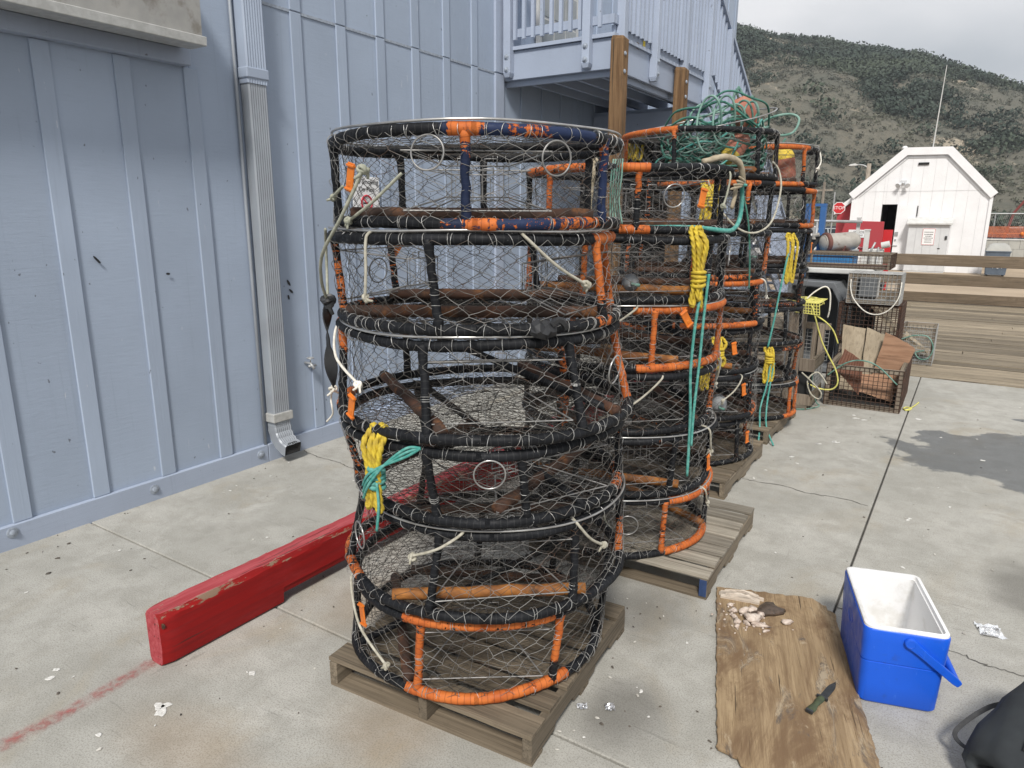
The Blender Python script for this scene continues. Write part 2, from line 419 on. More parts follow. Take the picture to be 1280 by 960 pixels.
    M['yellow'] = plain("yellow_sticker", (0.7, 0.55, 0.05), (0.6, 0.46, 0.05), 9, 0.6)
    M['galv'] = plain("galvanised_pipe", (0.42, 0.43, 0.43), (0.33, 0.335, 0.34), 7, 0.45, 0.4)
    M['car_white'] = plain("white_car_paint", (0.8, 0.8, 0.8), (0.76, 0.76, 0.77), 1, 0.25)
    M['car_dark'] = plain("dark_car_paint", (0.03, 0.04, 0.06), (0.04, 0.05, 0.07), 1, 0.25)
    M['car_silver'] = plain("silver_car_paint", (0.4, 0.42, 0.44), (0.36, 0.38, 0.4), 1, 0.3, 0.4)
    M['car_glass'] = plain("car_glass", (0.02, 0.025, 0.03), (0.03, 0.035, 0.04), 1, 0.08)
    M['tyre'] = plain("tyre_rubber", (0.02, 0.02, 0.02), (0.03, 0.03, 0.03), 9, 0.8)
    M['lamp'] = plain("lamp_lens", (0.6, 0.55, 0.5), (0.5, 0.45, 0.4), 9, 0.2)
    M['grey_box'] = plain("pale_grey_paint", (0.60, 0.61, 0.62), (0.55, 0.56, 0.57), 4, 0.6)
    M['roofing'] = plain("dark_roofing", (0.1, 0.1, 0.105), (0.14, 0.14, 0.14), 6, 0.9)
    M['bin'] = plain("grey_blue_bin", (0.10, 0.13, 0.17), (0.08, 0.105, 0.14), 4, 0.55)
    M['orange_net'] = plain("orange_barrier_net", (0.62, 0.2, 0.09), (0.5, 0.15, 0.07), 6, 0.7)
    M['lowwall'] = plain("pale_concrete_block", (0.42, 0.42, 0.39), (0.34, 0.34, 0.32), 2, 0.9)
    M['crane'] = plain("faded_red_boom", (0.22, 0.05, 0.045), (0.16, 0.04, 0.035), 3, 0.6)
    M['pole'] = wood("grey_timber_pole", (0.33, 0.29, 0.24), (0.24, 0.2, 0.16), 'z', 12)
    # hillside ------------------------------------------------------
    n = NT("hillside_soil")
    v = n.obj()
    a = n.noise(v, 0.012, 8, 0.6, 0.8)
    b = n.noise(v, 0.05, 9, 0.7, 0.6)
    c = n.noise(v, 0.4, 6, 0.7)
    col = n.mix(n.step(a, 0.35, 0.65), (0.13, 0.126, 0.104), (0.165, 0.15, 0.12))
    col = n.mix(n.step(b, 0.48, 0.66), col, (0.10, 0.104, 0.088))
    col = n.mix(n.step(c, 0.4, 0.7, 0, 0.6), col, (0.11, 0.11, 0.092))
    bare = n.step(n.noise(n.scale(v, (1, 1, 1.6)), 0.028, 9, 0.7, 1.0), 0.55, 0.62, 0, 0.9)
    col = n.mix(bare, col, (0.42, 0.36, 0.28))
    rs = n.step(n.noise(v, 0.03, 5, 0.6), 0.6, 0.7, 0, 0.5)
    col = n.mix(rs, col, (0.19, 0.125, 0.08))
    d = n.noise(n.scale(v, (1, 1, 1.8)), 0.9, 8, 0.75, 0.5)
    col = n.mix(n.step(d, 0.46, 0.62, 0, 0.55), col, (0.085, 0.09, 0.074))
    e = n.noise(v, 2.6, 5, 0.7)
    col = n.mix(n.step(e, 0.52, 0.68, 0, 0.5), col, (0.19, 0.175, 0.14))
    n.bump(n.math('ADD', c, d), 0.5, 1.0)
    M['hill'] = n.out(col, 1.0, 0, 0.05)
    def leaf(name, c1, c2):
        n = NT(name)
        v = n.obj()
        col = n.mix(n.step(n.noise(v, 0.10, 4), 0.35, 0.65), c1, c2)
        col = n.mix(n.step(n.noise(v, 0.035, 5, 0.6), 0.46, 0.62, 0, 0.6), col, (c2[0] * 1.45, c2[1] * 1.4, c2[2] * 1.15))
        col = n.mix(n.step(n.noise(v, 1.2, 3), 0.4, 0.7, 0, 0.6), col, tuple(x * 0.65 for x in c1))
        return n.out(col, 0.9, 0, 0.1)
    M['scrub'] = leaf("dark_scrub", (0.046, 0.064, 0.054), (0.066, 0.082, 0.066))
    M['brush'] = leaf("dry_brush", (0.135, 0.138, 0.115), (0.11, 0.116, 0.098))
    # crab pot wrap: black rubber, orange tape, navy tape -----------------
    n = NT("wrapped_rim")
    v = n.shift(n.obj())
    u = n.attr('tc').outputs['Vector']
    p = n.attr('paint').outputs['Fac']
    nv = n.attr('navy').outputs['Fac']
    sp = n.new("SeparateXYZ"); n.put(sp.inputs[0], u)
    wob = n.math('MULTIPLY', n.noise(v, 9, 3), 0.02)
    wrapn = n.math('FRACT', n.math('MULTIPLY', n.math('ADD', sp.outputs[0], wob), 42.0))
    nz = n.noise(n.scale(v, (1.0, 1.0, 1.6)), 34, 7, 0.68, 0.5)
    band = n.noise(n.scale(u, (70, 0, 0)), 1.0, 2)
    nz2 = n.math('ADD', n.math('MULTIPLY', nz, 0.62), n.math('MULTIPLY', band, 0.38))
    blk = n.mix(n.step(n.noise(v, 12, 6, 0.65), 0.35, 0.75), (0.005, 0.0057, 0.0075), (0.013, 0.0142, 0.0175))
    blk = n.mix(n.step(n.noise(v, 60, 5, 0.7), 0.61, 0.72, 0, 0.5), blk, (0.11, 0.11, 0.108))
    seam = n.step(wrapn, 0.84, 0.98, 0, 0.35)
    blk = n.mix(seam, blk, (0.07, 0.07, 0.07))
    nav = n.mix(n.noise(v, 20, 3), (0.012, 0.02, 0.055), (0.02, 0.034, 0.085))
    blk = n.mix(nv, blk, nav)
    org = n.mix(n.step(n.noise(v, 15, 5), 0.35, 0.7), (0.54, 0.15, 0.035), (0.40, 0.092, 0.022))
    org = n.mix(n.step(wrapn, 0.82, 0.97, 0, 0.65), org, (0.16, 0.04, 0.015))
    inv = n.math('SUBTRACT', 1.0, p)
    thr = n.math('ADD', n.math('MULTIPLY', inv, 0.38), 0.385)
    mk = n.step(n.math('SUBTRACT', nz2, thr), -0.012, 0.012)
    mk = n.math('MULTIPLY', mk, n.step(p, 0.01, 0.05))
    col = n.mix(mk, blk, org)
    n.bump(n.math('ADD', n.math('MULTIPLY', wrapn, 0.7), n.math('ADD', mk, n.math('MULTIPLY', nz, 0.5))), 0.6, 0.004)
    M['wrap'] = n.out(col, n.step(nz, 0.3, 0.7, 0.5, 0.74), 0, 0.22)
mats()

# ------------------------------------------------------------------ mesh helpers
class MB:
    """collects geometry of ONE mesh object"""
    def __init__(s):
        s.V = []; s.Q = []; s.T = []; s.N = []; s.nv = 0
        s.mq = []; s.mt = []; s.P = []; s.TC = []; s.NAV = []; s.smooth = []; s.mn = []
    def add(s, V, quads=None, tris=None, ngons=None, mat=0, paint=0.0, tc=None, navy=0.0):
        V = np.asarray(V, float).reshape(-1, 3)
        k = len(V)
        if quads is not None and len(quads):
            q = np.asarray(quads, int).reshape(-1, 4) + s.nv
            s.Q.append(q); s.mq.append(np.full(len(q), mat))
        if tris is not None and len(tris):
            t = np.asarray(tris, int).reshape(-1, 3) + s.nv
            s.T.append(t); s.mt.append(np.full(len(t), mat))
        for g in (ngons or []):
            s.N.append([i + s.nv for i in g]); s.mn.append(mat)
        s.V.append(V)
        s.P.append(np.broadcast_to(np.asarray(paint, float), (k,)).copy())
        s.NAV.append(np.broadcast_to(np.asarray(navy, float), (k,)).copy())
        s.TC.append(np.zeros(k) if tc is None else np.asarray(tc, float))
        s.nv += k
        return s
    def box(s, lo, hi, mat=0, M=None, jit=0.0, paint=0.0, taper=None):
        lo = np.array(lo, float); hi = np.array(hi, float)
        c = np.array([[x, y, z] for z in (0, 1) for y in (0, 1) for x in (0, 1)], float)
        V = lo + c * (hi - lo)
        if taper:
            m = (lo + hi) / 2
            top = c[:, 2] > .5
            V[top, :2] = m[:2] + (V[top, :2] - m[:2]) * taper
        if jit:
            V += rng.uniform(-jit, jit, V.shape)
        if M is not None:
            V = xf(V, M)
        s.add(V, [(0, 2, 3, 1), (4, 5, 7, 6), (0, 1, 5, 4), (2, 6, 7, 3), (0, 4, 6, 2), (1, 3, 7, 5)], mat=mat, paint=paint)
        return s
    def tube(s, P, r, sides=8, closed=False, mat=0, paint=0.0, strands=0, twist=40.0, depth=0.2, navy=0.0, caps=True):
        P = np.asarray(P, float); n = len(P)
        r = np.broadcast_to(np.asarray(r, float), (n,))
        if closed:
            T = np.roll(P, -1, 0) - np.roll(P, 1, 0)
        else:
            T = np.gradient(P, axis=0)
        T /= np.linalg.norm(T, axis=1)[:, None] + 1e-12
        a = np.array([0, 0, 1.0]) if abs(T[0][2]) < .9 else np.array([1.0, 0, 0])
        nn = a - T[0] * (a @ T[0]); nn /= np.linalg.norm(nn)
        Ns = [nn]
        for i in range(1, n):
            v = Ns[-1] - T[i] * (Ns[-1] @ T[i]); v /= np.linalg.norm(v) + 1e-12
            Ns.append(v)
        Ns = np.array(Ns); Bs = np.cross(T, Ns)
        d = np.linalg.norm(np.diff(P, axis=0), axis=1)
        u = np.concatenate([[0], np.cumsum(d)])
        th = np.arange(sides) * 2 * PI / sides
        rr = np.repeat(r[:, None], sides, 1)
        if strands:
            rr = rr * (1 - depth + depth * np.abs(np.cos((th[None, :] + twist * u[:, None]) * strands / 2)))
        V = P[:, None, :] + rr[:, :, None] * (np.cos(th)[None, :, None] * Ns[:, None, :] + np.sin(th)[None, :, None] * Bs[:, None, :])
        i = np.arange(n if closed else n - 1)[:, None]; j = np.arange(sides)[None, :]
        i2 = (i + 1) % n; j2 = (j + 1) % sides
        q = np.stack([i * sides + j, i * sides + j2, i2 * sides + j2, i2 * sides + j], -1).reshape(-1, 4)
        ng = []
        if caps and not closed:
            ng = [list(range(sides))[::-1], [(n - 1) * sides + k for k in range(sides)]]
        pv = np.repeat(np.broadcast_to(np.asarray(paint, float), (n,)), sides)
        nvv = np.repeat(np.broadcast_to(np.asarray(navy, float), (n,)), sides)
        s.add(V.reshape(-1, 3), q, ngons=ng, mat=mat, paint=pv, tc=np.repeat(u, sides), navy=nvv)
        return s
    def wires(s, A, B, r, mat=0, sides=3):
        A = np.asarray(A, float); B = np.asarray(B, float); n = len(A)
        if n == 0: return s
        T = B - A; T /= np.linalg.norm(T, axis=1)[:, None] + 1e-9
        ref = np.where(np.abs(T[:, 2:3]) < .9, np.array([[0, 0, 1.0]]), np.array([[1.0, 0, 0]]))
        U = np.cross(T, ref); U /= np.linalg.norm(U, axis=1)[:, None] + 1e-9
        W = np.cross(T, U)
        th = np.arange(sides) * 2 * PI / sides
        o = np.cos(th)[None, :, None] * U[:, None, :] + np.sin(th)[None, :, None] * W[:, None, :]
        r = np.broadcast_to(np.asarray(r, float), (n,))[:, None, None]
        V = np.concatenate([A[:, None, :] + r * o, B[:, None, :] + r * o], 1)
        base = np.arange(n)[:, None] * 2 * sides
        q = []
        for k in range(sides):
            k2 = (k + 1) % sides
            q.append(np.concatenate([base + k, base + k2, base + sides + k2, base + sides + k], 1))
        s.add(V.reshape(-1, 3), np.concatenate(q), mat=mat)
        return s
    def ring(s, c, R0, r, ax=(0, 0, 1), n=24, sides=6, mat=0, paint=0.0, squash=1.0):
        ax = Vector(ax).normalized()
        a = ax.orthogonal().normalized(); b = ax.cross(a)
        th = np.arange(n) * 2 * PI / n
        P = np.array(c) + R0 * (np.cos(th)[:, None] * np.array(a) + squash * np.sin(th)[:, None] * np.array(b))
        return s.tube(P, r, sides, True, mat, paint)
    def lathe(s, prof, n=20, mat=0, M=None, cap=True):
        prof = np.asarray(prof, float)  # (r, z)
        th = np.arange(n) * 2 * PI / n
        V = np.stack([prof[:, 0][:, None] * np.cos(th), prof[:, 0][:, None] * np.sin(th), np.repeat(prof[:, 1][:, None], n, 1)], -1).reshape(-1, 3)
        m = len(prof)
        i = np.arange(m - 1)[:, None]; j = np.arange(n)[None, :]; j2 = (j + 1) % n
        q = np.stack([i * n + j, i * n + j2, (i + 1) * n + j2, (i + 1) * n + j], -1).reshape(-1, 4)
        if M is not None: V = xf(V, M)
        s.add(V, q, ngons=[list(range(n))[::-1], [(m - 1) * n + k for k in range(n)]] if cap else None, mat=mat)
        return s
    def loft(s, loops, mat=0, cap0=True, cap1=True, closed=True, paint=0.0):
        L = np.asarray(loops, float); m, n = L.shape[:2]
        i = np.arange(m - 1)[:, None]; j = np.arange(n if closed else n - 1)[None, :]; j2 = (j + 1) % n
        q = np.stack([i * n + j, i * n + j2, (i + 1) * n + j2, (i + 1) * n + j], -1).reshape(-1, 4)
        ng = []
        if cap0: ng.append(list(range(n))[::-1])
        if cap1: ng.append([(m - 1) * n + k for k in range(n)])
        s.add(L.reshape(-1, 3), q, ngons=ng, mat=mat, paint=paint)
        return s
    def prism(s, poly, lo, hi, axis='z', mat=0, paint=0.0):
        P = np.asarray(poly, float); n = len(P)
        def mk(t):
            c = np.full(n, t)
            return {'z': np.stack([P[:, 0], P[:, 1], c], 1), 'y': np.stack([P[:, 0], c, P[:, 1]], 1), 'x': np.stack([c, P[:, 0], P[:, 1]], 1)}[axis]
        return s.loft([mk(lo), mk(hi)], mat, paint=paint)
    def mesh(s, name, mats, smooth=False):
        V = np.concatenate(s.V) if s.V else np.zeros((0, 3))
        me = bpy.data.meshes.new(name)
        if s.N:
            faces = [f.tolist() for q in s.Q for f in q] + [f.tolist() for q in s.T for f in q] + s.N
            mi = [x for a in s.mq for x in a] + [x for a in s.mt for x in a] + s.mn
            me.from_pydata(V.tolist(), [], faces)
        else:
            loops = np.concatenate([q.reshape(-1) for q in s.Q] + [t.reshape(-1) for t in s.T])
            nq = sum(len(q) for q in s.Q); ntr = sum(len(t) for t in s.T)
            st = np.concatenate([np.arange(nq) * 4, nq * 4 + np.arange(ntr) * 3])
            me.vertices.add(len(V)); me.vertices.foreach_set('co', V.reshape(-1))
            me.loops.add(len(loops)); me.loops.foreach_set('vertex_index', loops.astype(np.int32))
            me.polygons.add(nq + ntr); me.polygons.foreach_set('loop_start', st.astype(np.int32))
            mi = np.concatenate(s.mq + s.mt)
        for m in mats:
            me.materials.append(MAT[m] if isinstance(m, str) else m)
        me.update(calc_edges=True)
        if len(mats) > 1:
            me.polygons.foreach_set('material_index', np.asarray(mi, dtype=np.int32))
        P = np.concatenate(s.P); NV = np.concatenate(s.NAV); TC = np.concatenate(s.TC)
        if P.any():
            at = me.attributes.new('paint', 'FLOAT', 'POINT'); at.data.foreach_set('value', P)
        if NV.any():
            at = me.attributes.new('navy', 'FLOAT', 'POINT'); at.data.foreach_set('value', NV)
        if TC.any():
            at = me.attributes.new('tc', 'FLOAT_VECTOR', 'POINT')
            at.data.foreach_set('vector', np.stack([TC, TC * 0, TC * 0], 1).reshape(-1))
        me.polygons.foreach_set('use_smooth', np.full(len(me.polygons), bool(smooth)))
        if smooth:
            if smooth is not True:
                try: me.set_sharp_from_angle(angle=R(smooth))
                except Exception: pass
        me.validate()
        return me
    def build(s, name, mats, parent=None, loc=(0, 0, 0), rot=(0, 0, 0), smooth=False):
        if isinstance(mats, str): mats = [mats]
        return link(name, s.mesh(name, mats, smooth), parent, loc, rot)

def xf(V, M):
    V = np.asarray(V, float)
    A = np.array(M.to_3x3()); t = np.array(M.translation)
    return V @ A.T + t
def link(name, me, parent=None, loc=(0, 0, 0), rot=(0, 0, 0)):
    o = bpy.data.objects.new(name, me)
    COL.objects.link(o)
    o.location = loc; o.rotation_euler = rot
    if parent: o.parent = parent
    return o
def tag(o, label=None, cat=None, group=None, kind=None):
    if label: o['label'] = label
    if cat: o['category'] = cat
    if group: o['group'] = group
    if kind: o['kind'] = kind
    return o
def thing(name, label, cat, loc=(0, 0, 0), rz=0.0, group=None):
    o = bpy.data.objects.new(name, None)
    o.empty_display_size = 0.1
    COL.objects.link(o)
    o.location = loc; o.rotation_euler = (0, 0, rz)
    return tag(o, label, cat, group)
def structure(name):
    o = bpy.data.objects.new(name, None); COL.objects.link(o)
    o['kind'] = 'structure'
    return o
def bevel(o, w=0.01, seg=2):
    m = o.modifiers.new("bevel", 'BEVEL'); m.width = w; m.segments = seg; m.limit_method = 'ANGLE'
    return o
def spline(P, n=8, closed=False):
    """Catmull-Rom through the points"""
    P = np.asarray(P, float); out = []
    m = len(P)
    rngi = range(m if closed else m - 1)
    for i in rngi:
        g = (lambda k: P[k % m]) if closed else (lambda k: P[min(max(k, 0), m - 1)])
        p0, p1, p2, p3 = g(i - 1), g(i), g(i + 1), g(i + 2)
        for t in np.arange(n) / n:
            out.append(0.5 * ((2 * p1) + (-p0 + p2) * t + (2 * p0 - 5 * p1 + 4 * p2 - p3) * t * t + (-p0 + 3 * p1 - 3 * p2 + p3) * t ** 3))
    if not closed: out.append(P[-1])
    return np.array(out)
def textmesh(name, body, size, mat, parent, loc, rot, align='CENTER', kind_extrude=0.001):
    cu = bpy.data.curves.new(name, 'FONT')
    cu.body = body; cu.size = size; cu.align_x = align; cu.align_y = 'CENTER'; cu.extrude = kind_extrude
    o = bpy.data.objects.new(name, cu)
    COL.objects.link(o)
    dg = bpy.context.evaluated_depsgraph_get()
    me = bpy.data.meshes.new_from_object(o.evaluated_get(dg))
    bpy.data.objects.remove(o); bpy.data.curves.remove(cu)
    me.materials.clear(); me.materials.append(MAT[mat])
    return link(name, me, parent, loc, rot)
# ------------------------------------------------------------------ ground
WX = -4.745
conc = structure("concrete_ground")
slabs = [(-12, -0.37, -5, 2.09), (-12, -0.37, 2.09, 10.33), (-0.37, 3.4, -5, 10.33), (3.4, 9, -5, 10.33)]
for x0, x1, y0, y1 in slabs:
    m = MB()
    g = 0.006
    # a sawn joint with slightly rounded arrises
    lo = np.array([[x0 + g, y0 + g], [x1 - g, y0 + g], [x1 - g, y1 - g], [x0 + g, y1 - g]])
    c = lo.mean(0)
    ins = lo + np.sign(c - lo) * 0.005
    m.loft([np.c_[lo, np.full(4, -0.16)], np.c_[lo, np.full(4, -0.005)], np.c_[ins, np.zeros(4)]])
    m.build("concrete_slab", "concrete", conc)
m = MB(); m.box((-12, -5, -0.2), (9, 10.33, -0.018)); m.build("joint_filler", "joint", conc)

def ribbon(P, wd, z):
    P = np.asarray(P, float); T = np.gradient(P, axis=0); T /= np.linalg.norm(T, axis=1)[:, None]
    nrm = np.stack([-T[:, 1], T[:, 0]], 1); wd = np.asarray(wd)[:, None]
    a = P + nrm * wd / 2; b = P - nrm * wd / 2; n = len(P)
    V = np.concatenate([np.c_[a, np.full(n, z)], np.c_[b, np.full(n, z)]])
    i = np.arange(n - 1)
    return V, np.stack([i, i + 1, n + i + 1, n + i], 1)
m = MB()
for P in ([(-4.7, 3.88), (-4.5, 3.84), (-4.2, 3.83), (-3.97, 3.79), (-3.6, 3.84), (-3.3, 3.8)],
          [(-1.35, 5.36), (-1.2, 5.33), (-1.0, 5.36), (-0.8, 5.31), (-0.6, 5.34), (-0.39, 5.30)],
          [(-0.35, 3.72), (-0.1, 3.66), (0.16, 3.61), (0.3, 3.56), (0.43, 3.565), (0.7, 3.5), (1.0, 3.53), (1.6, 3.44), (2.4, 3.5), (3.39, 3.42)],
          [(-1.43, 3.1), (-1.36, 3.02), (-1.32, 2.93), (-1.25, 2.86), (-1.24, 2.8)]):
    Q = spline(np.array(P), 9); Q = Q + rng.normal(0, 0.006, Q.shape)
    V, q = ribbon(Q, rng.uniform(0.003, 0.009, len(Q)), 0.003)
    m.add(V, q)
m.build("crack", "crack", conc)
P = spline(np.array([(-2.88, 0.2), (-2.9, 0.85), (-2.89, 1.12), (-2.92, 1.5)]), 12)
V, q = ribbon(P, 0.085 + 0.02 * rng.random(len(P)) + np.linspace(0.03, 0, len(P)), 0.004)
m = MB(); nP = len(P)
# feathered edges: paint thins out towards both sides
rows = []
for k, f in enumerate((-0.9, -0.45, 0.0, 0.45, 0.9)):
    rows.append(V[:nP] * (0.5 + f / 2) + V[nP:] * (0.5 - f / 2))
L = np.array(rows); al = np.repeat(np.array([0.0, 0.8, 1.0, 0.8, 0.0]), nP)
i = np.arange(nP - 1)
qs = [np.stack([k * nP + i, k * nP + i + 1, (k + 1) * nP + i + 1, (k + 1) * nP + i], 1) for k in range(4)]
m.add(L.reshape(-1, 3), np.concatenate(qs), paint=al)
m.build("red_paint_line", "red_line", conc)

def blob(m, x, y, r, z=0.003, n=9, mat=0, el=1.0, h=0.003):
    th = np.arange(n) * 2 * PI / n; a0 = rng.uniform(0, PI)
    rr = r * rng.uniform(0.55, 1.15, n)
    c, s_ = np.cos(a0), np.sin(a0)
    px = rr * np.cos(th) * el; py = rr * np.sin(th)
    X = x + c * px - s_ * py; Y = y + s_ * px + c * py
    m.loft([np.c_[X, Y, np.full(n, z)], np.c_[x + (X - x) * .8, y + (Y - y) * .8, np.full(n, z + h)]], mat, cap0=False)
m = MB()
for x, y, r in [(-3.2, 1.18, .03), (-2.58, 1.3, .035), (-2.65, 1.1, .024), (-2.46, 1.68, .028), (-2.5, 1.23, .01), (-0.76, 7.75, .05), (-1.08, 6.09, .03),
                (-1.02, 5.95, .028), (-1.2, 5.6, .02), (-1.24, 5.4, .018), (-0.98, 6.6, .03), (-0.83, 6.75, .03), (-0.24, 8.0, .05), (-0.15, 5.2, .02), (0.3, 6.9, .03), (0.55, 5.5, .02), (0.05, 3.45, .012)]:
    for _ in range(rng.integers(1, 4)):
        blob(m, x + rng.normal(0, r * .7), y + rng.normal(0, r * .7), r * rng.uniform(.35, .8), el=1.4, h=0.0015)
for _ in range(150):
    blob(m, rng.uniform(-4.6, 2.2), rng.uniform(0.6, 10), rng.uniform(.003, .012), el=1.5, h=0.0015)
tag(m.build("gull_droppings", "splat"), "white gull droppings spattered over the grey concrete", "droppings", kind="stuff")
m = MB()
for _ in range(380):
    x, y = rng.uniform(-4.7, 1.8), rng.uniform(0.5, 9)
    blob(m, x, y, rng.uniform(.002, .007), n=5, mat=int(rng.random() < .6), el=1.8, h=rng.uniform(.001, .004))
for _ in range(80):      # litter gathered along the wall foot and round the pallets
    x, y = random.choice([(WX + .06 + abs(rng.normal(0, .08)), rng.uniform(0.8, 7)), (-1.1 + rng.normal(0, .12), rng.uniform(1.6, 3.3)), (-1.6 + rng.normal(0, .35), 3.1 + rng.normal(0, .07))])
    blob(m, x, y, rng.uniform(.002, .007), n=6, mat=int(rng.random() < .55), el=1.9, h=rng.uniform(.001, .005))
tag(m.build("grit_and_shell_chips", ["chip", "grit"]), "small shell chips and dark grit scattered on the concrete", "debris", kind="stuff")
m = MB()
for x, y, r in [(-4.2, 1.6, .05), (-4.35, 1.72, .04), (-4.4, 1.4, .05), (-3.3, 2.4, .02), (-3.2, 2.55, .016), (-4.5, 1.85, .03)]:
    blob(m, x, y, r * .25, n=7, el=1.7, h=.004)
tag(m.build("dry_leaf_litter", "grit"), "dark dry leaf scraps lying near the foot of the blue wall", "litter", kind="stuff")

deck = structure("pier_deck")
y = 10.36; k = 0
while y < 20.15:
    wd = 0.255 + 0.03 * rng.random()
    m = MB()
    x0 = -9.0; 
    dz = rng.uniform(-.008, 0.004)
    xs = [-9, rng.uniform(-3, 2.5), 9.5]
    for a, b in zip(xs[:-1], xs[1:]):
        m.box((a + .004, y, -0.1), (b - .004, y + wd - .012, dz), jit=0.004)
    m.build("plank", "deck", deck)
    y += wd
m = MB(); m.box((-9, 10.36, -0.4), (9.5, 20.1, -0.13)); m.build("joist_bed", "dark", deck)
m = MB()
m.add([(-1500, -6, -.03), (1500, -6, -.03), (1500, 1800, -.03), (-1500, 1800, -.03), (-1500, -400, -.03), (1500, -400, -.03)], [(0, 1, 2, 3), (4, 5, 1, 0)])
tag(m.build("asphalt_ground", "asphalt"), kind="structure")
m = MB(); X = np.linspace(-40, 60, 41); Yv = np.linspace(20.12, 44, 16)
G = np.array([[(x, yv, -.006 + (0.02 * rng.random() if 20.5 < yv < 43 else 0)) for x in X] for yv in Yv])
m.loft(G, cap0=False, cap1=False, closed=False)
tag(m.build("dirt_ground", "dirt", smooth=True), kind="structure")

# ------------------------------------------------------------------ blue-grey harbour building
bld = thing("harbor_building", "blue grey board and batten building with balcony and metal canopy", "building")
m = MB(); m.box((WX - 6, -5, 0), (WX - 0.03, 15.9, 7.4)); m.build("wall", "wall", bld)
PANEL, B0 = 0.48, 2.195
ks = range(-14, 29)
for k in ks:
    yc0, yc1 = B0 + PANEL * k, B0 + PANEL * (k + 1)
    if yc0 < -4.9 or yc1 > 15.9: continue
    for z0, z1 in ((0.02, 3.555), (3.575, 7.4)):
        m = MB(); dx = rng.uniform(-.003, .001)
        m.box((WX - .03, yc0 + .003, z0), (WX + dx, yc1 - .003, z1))
        m.build("siding_panel", "wall", bld)
m = MB(); m.box((WX - .02, -4.9, 3.552), (WX + .006, 15.9, 3.574)); m.build("flashing", "bolt", bld)
for k in ks:
    yb = B0 + PANEL * k
    if yb < -4.7 or yb > 15.7: continue
    under = yb < 3.2
    for z0, z1 in ((0.152, 2.995 if under else 3.56), (3.57, 7.4)):
        if under and z0 > 3: z0 = 3.6
        m = MB(); hw = .053 if yb < 7.2 else .03
        m.box((WX - .002, yb - hw, z0), (WX + .016, yb + hw, z1))
        bevel(m.build("batten", "batten", bld), .003, 1)
for ya, yb2 in ((-4.9, 0.95), (0.955, 3.53), (3.535, 7.06)):
    m = MB(); m.box((WX - .002, ya, -0.01), (WX + .033, yb2, .15), jit=.002)
    bb = m.build("base_board", "trim_y", bld); bevel(bb, .004, 1)
    for yy in (1.64, 2.54, 3.45, 0.6, 4.4, 5.3, 6.2):
        if ya < yy < yb2:
            m = MB(); Mx = Matrix.Translation((WX + .033, yy, .085 + (.02 if yy < 2 else 0))) @ Matrix.Rotation(R(90), 4, 'Y')
            m.lathe([(.034, 0), (.034, .005), (.029, .007), (.019, .007), (.019, .016), (.012, .02)], 14, M=Mx)
            m.build("bolt", "bolt", bb, smooth=40)
# corner trim where the wall meets the balcony
m = MB(); m.box((WX - .002, 6.9, .152), (WX + .028, 7.06, 3.56)); m.box((WX - .002, 6.9, 3.575), (WX + .028, 7.06, 7.4)); m.build("corner_trim", "trim", bld)
# header board and metal canopy
m = MB(); m.box((WX + .001, -4.9, 2.998), (WX + .085, 3.12, 3.1)); bevel(m.build("header_board", "trim_y", bld), .004, 1)
cn = MB()
XC = -4.44
cn.prism([(WX + .002, 3.11), (XC - .05, 3.11), (XC, 3.135), (XC + .012, 3.5), (WX + .002, 3.7)], -4.9, 3.07, 'y')
cno = cn.build("canopy", "alu", bld)
m = MB(); m.prism([(WX + .15, 3.085), (XC + .025, 3.085), (XC + .03, 3.142), (XC + .004, 3.142), (XC - .004, 3.107), (WX + .15, 3.107)], -4.9, 3.085, 'y')
bevel(m.build("canopy_lip", "alu_pale", bld), .004, 1)
# downspout: fluted box section with straps and an elbow at the foot
sp = tag(link("downspout", None, bld))
def flute(y0, y1, x0, x1, n=7):
    P = [(x0, y0)]
    P.append((x1 - .01, y0)); 
    for i in range(n * 2 + 1):
        t = i / (n * 2)
        P.append((x1 - (.004 if i % 2 else 0), y0 + .012 + (y1 - y0 - .024) * t))
    P += [(x1 - .01, y1), (x0, y1)]
    return np.array(P)
pr = flute(3.558, 3.722, WX + .012, WX + .105)
m = MB(); m.loft([np.c_[pr, np.full(len(pr), z)] for z in (.30, 2.97)]); m.build("lower_pipe", "spout", sp, smooth=20)
pr2 = flute(3.55, 3.73, WX + .008, WX + .112)
m = MB(); m.loft([np.c_[pr2, np.full(len(pr2), z)] for z in (2.955, 7.3)]); m.build("upper_pipe", "spout_blue", sp, smooth=20)
m = MB(); loops = []
cen = pr.mean(0)
for i in range(9):                      # corrugated elbow turning out from the wall
    a = R(78) * i / 8; Rb = .13
    sc = 1 + (.05 if i % 2 else -.02)
    L = []
    for (x, yq) in pr:
        dx = (x - (WX + .012)) * sc; off = Rb + .0
        # bend about an axis parallel to Y lying in front of the pipe
        rr = off + (.105 - dx)
        L.append((WX + .012 + .105 + off - rr * math.cos(a), cen[1] + (yq - cen[1]) * sc, .30 - rr * math.sin(a)))
    loops.append(L)
m.loft(loops, cap1=False)
m.build("elbow", "spout", sp, smooth=30)
L = np.array(loops[-1]); cc = L.mean(0)
m = MB(); m.loft([cc + (L - cc) * .93, cc + (L - cc) * .5 + np.array([-.02, 0, .02])], cap0=False); m.build("outlet_hollow", "dark", sp)
for z in (.34, 2.99, 5.3):
    m = MB(); m.box((WX + .002, 3.54, z), (WX + .118, 3.74, z + .075)); bevel(m.build("pipe_strap", "alu_pale" if z < 2 else "spout_blue", sp), .008, 2)
m = MB(); m.tube([(WX + .018, 3.515, .05), (WX + .018, 3.515, 1.5), (WX + .018, 3.515, 2.9), (WX + .018, 3.515, 7.3)], .013, 8); m.build("conduit", "spout", bld, smooth=True)
